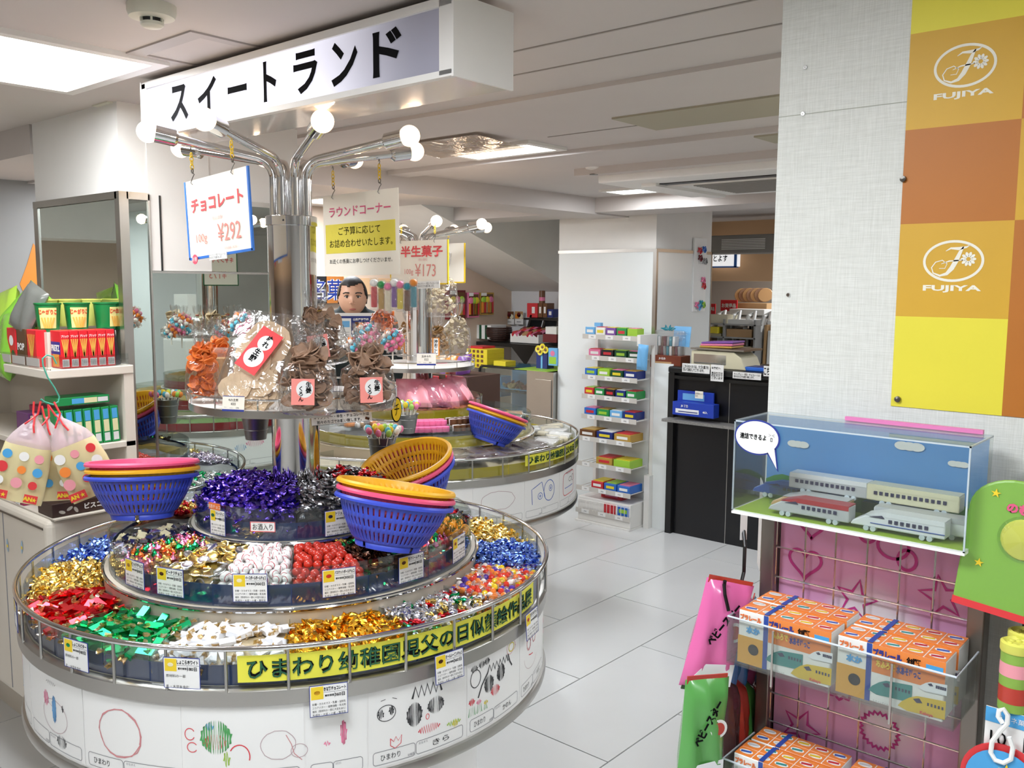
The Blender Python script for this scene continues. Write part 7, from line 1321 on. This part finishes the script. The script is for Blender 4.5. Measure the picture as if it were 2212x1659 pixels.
# body: one skin of torso, neck and head, arms and legs grown from it
g = MB()
sk_v = []; sk_e = []; rad = []
def jt(p, r, par=None):
    sk_v.append(p); rad.append(r)
    if par is not None: sk_e.append((par, len(sk_v) - 1))
    return len(sk_v) - 1
pel = jt((0, 0, .86), (.15, .11)); wst = jt((0, 0, 1.0), (.145, .105), pel); chs = jt((0, .0, 1.16), (.16, .11), wst); shc = jt((0, .03, 1.34), (.11, .075), chs); nk = jt((0, .02, 1.41), (.058, .058), shc); hd0 = jt((0, .0, 1.46), (.066, .075), nk)
hand_c = {}
for s_ in (-1, 1):
    hp_ = jt((s_ * .09, 0, .80), (.085, .085), pel); kn = jt((s_ * .10, -.01, .46), (.058, .06), hp_); an = jt((s_ * .10, .02, .09), (.038, .04), kn); ft = jt((s_ * .11, -.12, .045), (.04, .03), an)
    sh_ = jt((s_ * .185, .03, 1.325), (.062, .06), shc); el = jt((s_ * .235, -.03, 1.04), (.045, .045), sh_); wr = jt((s_ * .150, -.215, 1.250), (.027, .027), el); hn = jt((s_ * .138, -.245, 1.275), (.030, .02), wr)
    hand_c[s_] = hn
    for k in range(4):
        x_ = s_ * .138 + (k - 1.5) * 0; zz = 1.265 + (k - 1.5) * .0175; f1 = jt((s_ * .133, -.270, zz + .008), (.0095, .0095), hn); f2 = jt((s_ * .110, -.283, zz + .009), (.0085, .0085), f1); f3 = jt((s_ * (.092 + .004 * abs(k - 1.5)), -.272, zz + .009), (.0075, .0075), f2)
    th = jt((s_ * .128, -.245, 1.315), (.0105, .0105), hn); th2 = jt((s_ * .108, -.252, 1.328), (.009, .009), th)
me = bpy.data.meshes.new('body'); me.from_pydata(sk_v, sk_e, []); me.materials.append(M('skin'))
ob = link('body', me, man); sm_ = ob.modifiers.new('skin', 'SKIN'); sm_.use_smooth_shade = True
for i, r_ in enumerate(rad): ob.data.skin_vertices[0].data[i].radius = r_
ob.data.skin_vertices[0].data[0].use_root = True
ss = ob.modifiers.new('sub', 'SUBSURF'); ss.levels = 1; ss.render_levels = 1
# head: shaped sphere with brow, nose, cheeks and chin
b = MB(); n, m_ = 60, 44
for j in range(m_ + 1):
    t_ = math.pi * j / m_
    for i in range(n):
        p_ = 2 * math.pi * i / n; x, y, z = math.sin(t_) * math.cos(p_), math.sin(t_) * math.sin(p_), math.cos(t_)
        X, Y, Z = x * .083, y * .098, z * .118
        jaw = max(0, -z); X *= 1 - .22 * jaw ** 2; Y *= 1 - .10 * jaw
        if y < 0:
            f = max(0, -y)
            if z < .1: Y -= .010 * f * (1 - abs(z + .45)) * max(0, 1 - abs(x) * 2)
            nose = math.exp(-((x / .13) ** 2)) * math.exp(-(((z + .10) / .20) ** 2)); Y -= .016 * nose * f
            eye = math.exp(-(((abs(x) - .42) / .2) ** 2)) * math.exp(-(((z - .10) / .12) ** 2)); Y += .007 * eye * f
            brow = math.exp(-(((z - .28) / .10) ** 2)); Y -= .004 * brow * f
            mouth = math.exp(-((x / .3) ** 2)) * math.exp(-(((z + .52) / .08) ** 2)); Y -= .003 * mouth * f
        b.v.append((X, Y, Z))
for j in range(m_):
    for i in range(n): b.f.append((j * n + i, (j + 1) * n + i, (j + 1) * n + (i + 1) % n, j * n + (i + 1) % n)); b.m.append(0)
hz_ = 1.497
hd = b.build('head', 'skin', man, (0, -.012, hz_), (R(4), 0, 0), smooth=True, ang=80)
for s_ in (-1, 1):
    MB().sphere((0, 0, 0), .02, 10, 8, .35, .7, 1.3).build('ear', 'skin', hd, (s_ * .079, .005, -.003), smooth=True)
    e = MB().sphere((0, 0, 0), .0135, 12, 8, 1, .35, .42).build('eye', 'eye_white', hd, (s_ * .032, -.0865, .012), smooth=True); MB().sphere((0, -.004, 0), .0058, 10, 8, 1, .4, 1).build('iris', 'hair', e)
    MB().tube([(-.016, 0, -.001), (-.008, -.003, .004), (.004, -.003, .004), (.016, .001, .0)], .0022, 6).build('eyelid', 'hair', hd, (s_ * .032, -.0885, .016)); MB().tube([(-.02, 0, -.002), (-.006, -.003, .004), (.012, -.002, .003), (.021, .003, -.002)], .0036, 6).build('eyebrow', 'hair', hd, (s_ * .034, -.092, .034))
MB().sphere((0, 0, 0), .02, 12, 8, 1, .35, .32).build('mouth', 'lips', hd, (0, -.0895, -.060), smooth=True)
for s_ in (-1, 1): MB().sphere((0, 0, 0), .009, 8, 6, 1, .9, .8).build('nostril', 'skin', hd, (s_ * .010, -.106, -.022), smooth=True)
# hair cap: upper and back part of a slightly larger skull with a parted fringe
b = MB()
for j in range(m_ + 1):
    t_ = math.pi * j / m_
    for i in range(n):
        p_ = 2 * math.pi * i / n; x, y, z = math.sin(t_) * math.cos(p_), math.sin(t_) * math.sin(p_), math.cos(t_); k_ = 1.06 + .015 * math.sin(9 * p_); b.v.append((x * .085 * k_, y * .098 * k_ + .004, z * .118 * 1.06 + .004))
for j in range(m_):
    for i in range(n):
        z = math.cos(math.pi * (j + .5) / m_); y = math.sin(math.pi * (j + .5) / m_) * math.sin(2 * math.pi * (i + .5) / n); x = math.sin(math.pi * (j + .5) / m_) * math.cos(2 * math.pi * (i + .5) / n)
        if z > .60 + .22 * x * (x > -.3) or (y > -.25 and z > -.05 - .3 * (y > .2)) or (abs(x) > .8 and y > -.45 and z > .05): b.f.append((j * n + i, (j + 1) * n + i, (j + 1) * n + (i + 1) % n, j * n + (i + 1) % n)); b.m.append(0)
hr = b.build('hair', 'hair', hd, smooth=True, ang=80); so = hr.modifiers.new('solid', 'SOLIDIFY'); so.thickness = .008
# clothes over the body
loft([(0, 0, .84, .175, .13), (0, 0, .95, .178, .135), (0, 0, 1.10, .185, .138), (0, .01, 1.25, .205, .138), (0, .03, 1.36, .205, .115), (0, .04, 1.405, .16, .09), (0, .045, 1.43, .09, .075), (0, .04, 1.45, .075, .068)], 28, False).build('sweater', 'sweater', man, smooth=True, ang=80)
for s_ in (-1, 1):
    MB().tube([(s_ * .15, .035, 1.365), (s_ * .20, .03, 1.33), (s_ * .235, -.01, 1.16), (s_ * .240, -.035, 1.04), (s_ * .215, -.10, 1.11), (s_ * .165, -.195, 1.225)], .06, 14, rs=[.07, .073, .06, .055, .05, .036]).build('sleeve', 'sweater', man, smooth=True, ang=80)
    MB().tube([(s_ * .09, 0, .88), (s_ * .095, 0, .70), (s_ * .10, -.01, .46), (s_ * .10, .015, .08)], .09, 14, rs=[.105, .098, .075, .058]).build('trouser_leg', 'trousers', man, smooth=True, ang=80)
    MB().sphere((s_ * .11, -.08, .04), .05, 12, 8, .95, 2.4, .8).build('shoe', 'hair', man, smooth=True)
# the printed sheet he holds
o = card('printed_sheet', 'white printed sheet with blue field held up by the man', 'poster', .265, .20, man.matrix_basis @ Vector((0, -.262, 1.315)), -39, 'paper', .003)
MB().box(-.11, .12, -.001, 0, -.09, .083).build('blue_field', 'pal_navy', o); q = MB().box(-.10, -.01, -.0015, -.001, -.085, .07).build('page', 'paper', o); MB().box(-.092, -.018, -.002, -.0015, .02, .055).build('photo', 'pal_sky', o); MB().box(.01, .11, -.0015, -.001, -.06, .05).build('photo', 'pal_brown', o)
for k in range(6): MB().sphere((0, 0, 0), .012, 8, 5, 1.4, .1, .7).build('photo_detail', 'pal_' + ['white', 'tan', 'orange', 'white', 'red', 'cream'][k], o, (.03 + .03 * (k % 3), -.002, -.03 + .04 * (k // 3)))
letter('山形屋学習帳', o, .045, .064, .015, 'paper', -.002, bold=.03); [MB().box(-.09, -.02, -.0018, -.0015, -.01 - k * .014, -.008 - k * .014).build('text_line', 'grey_ink', o) for k in range(4)]
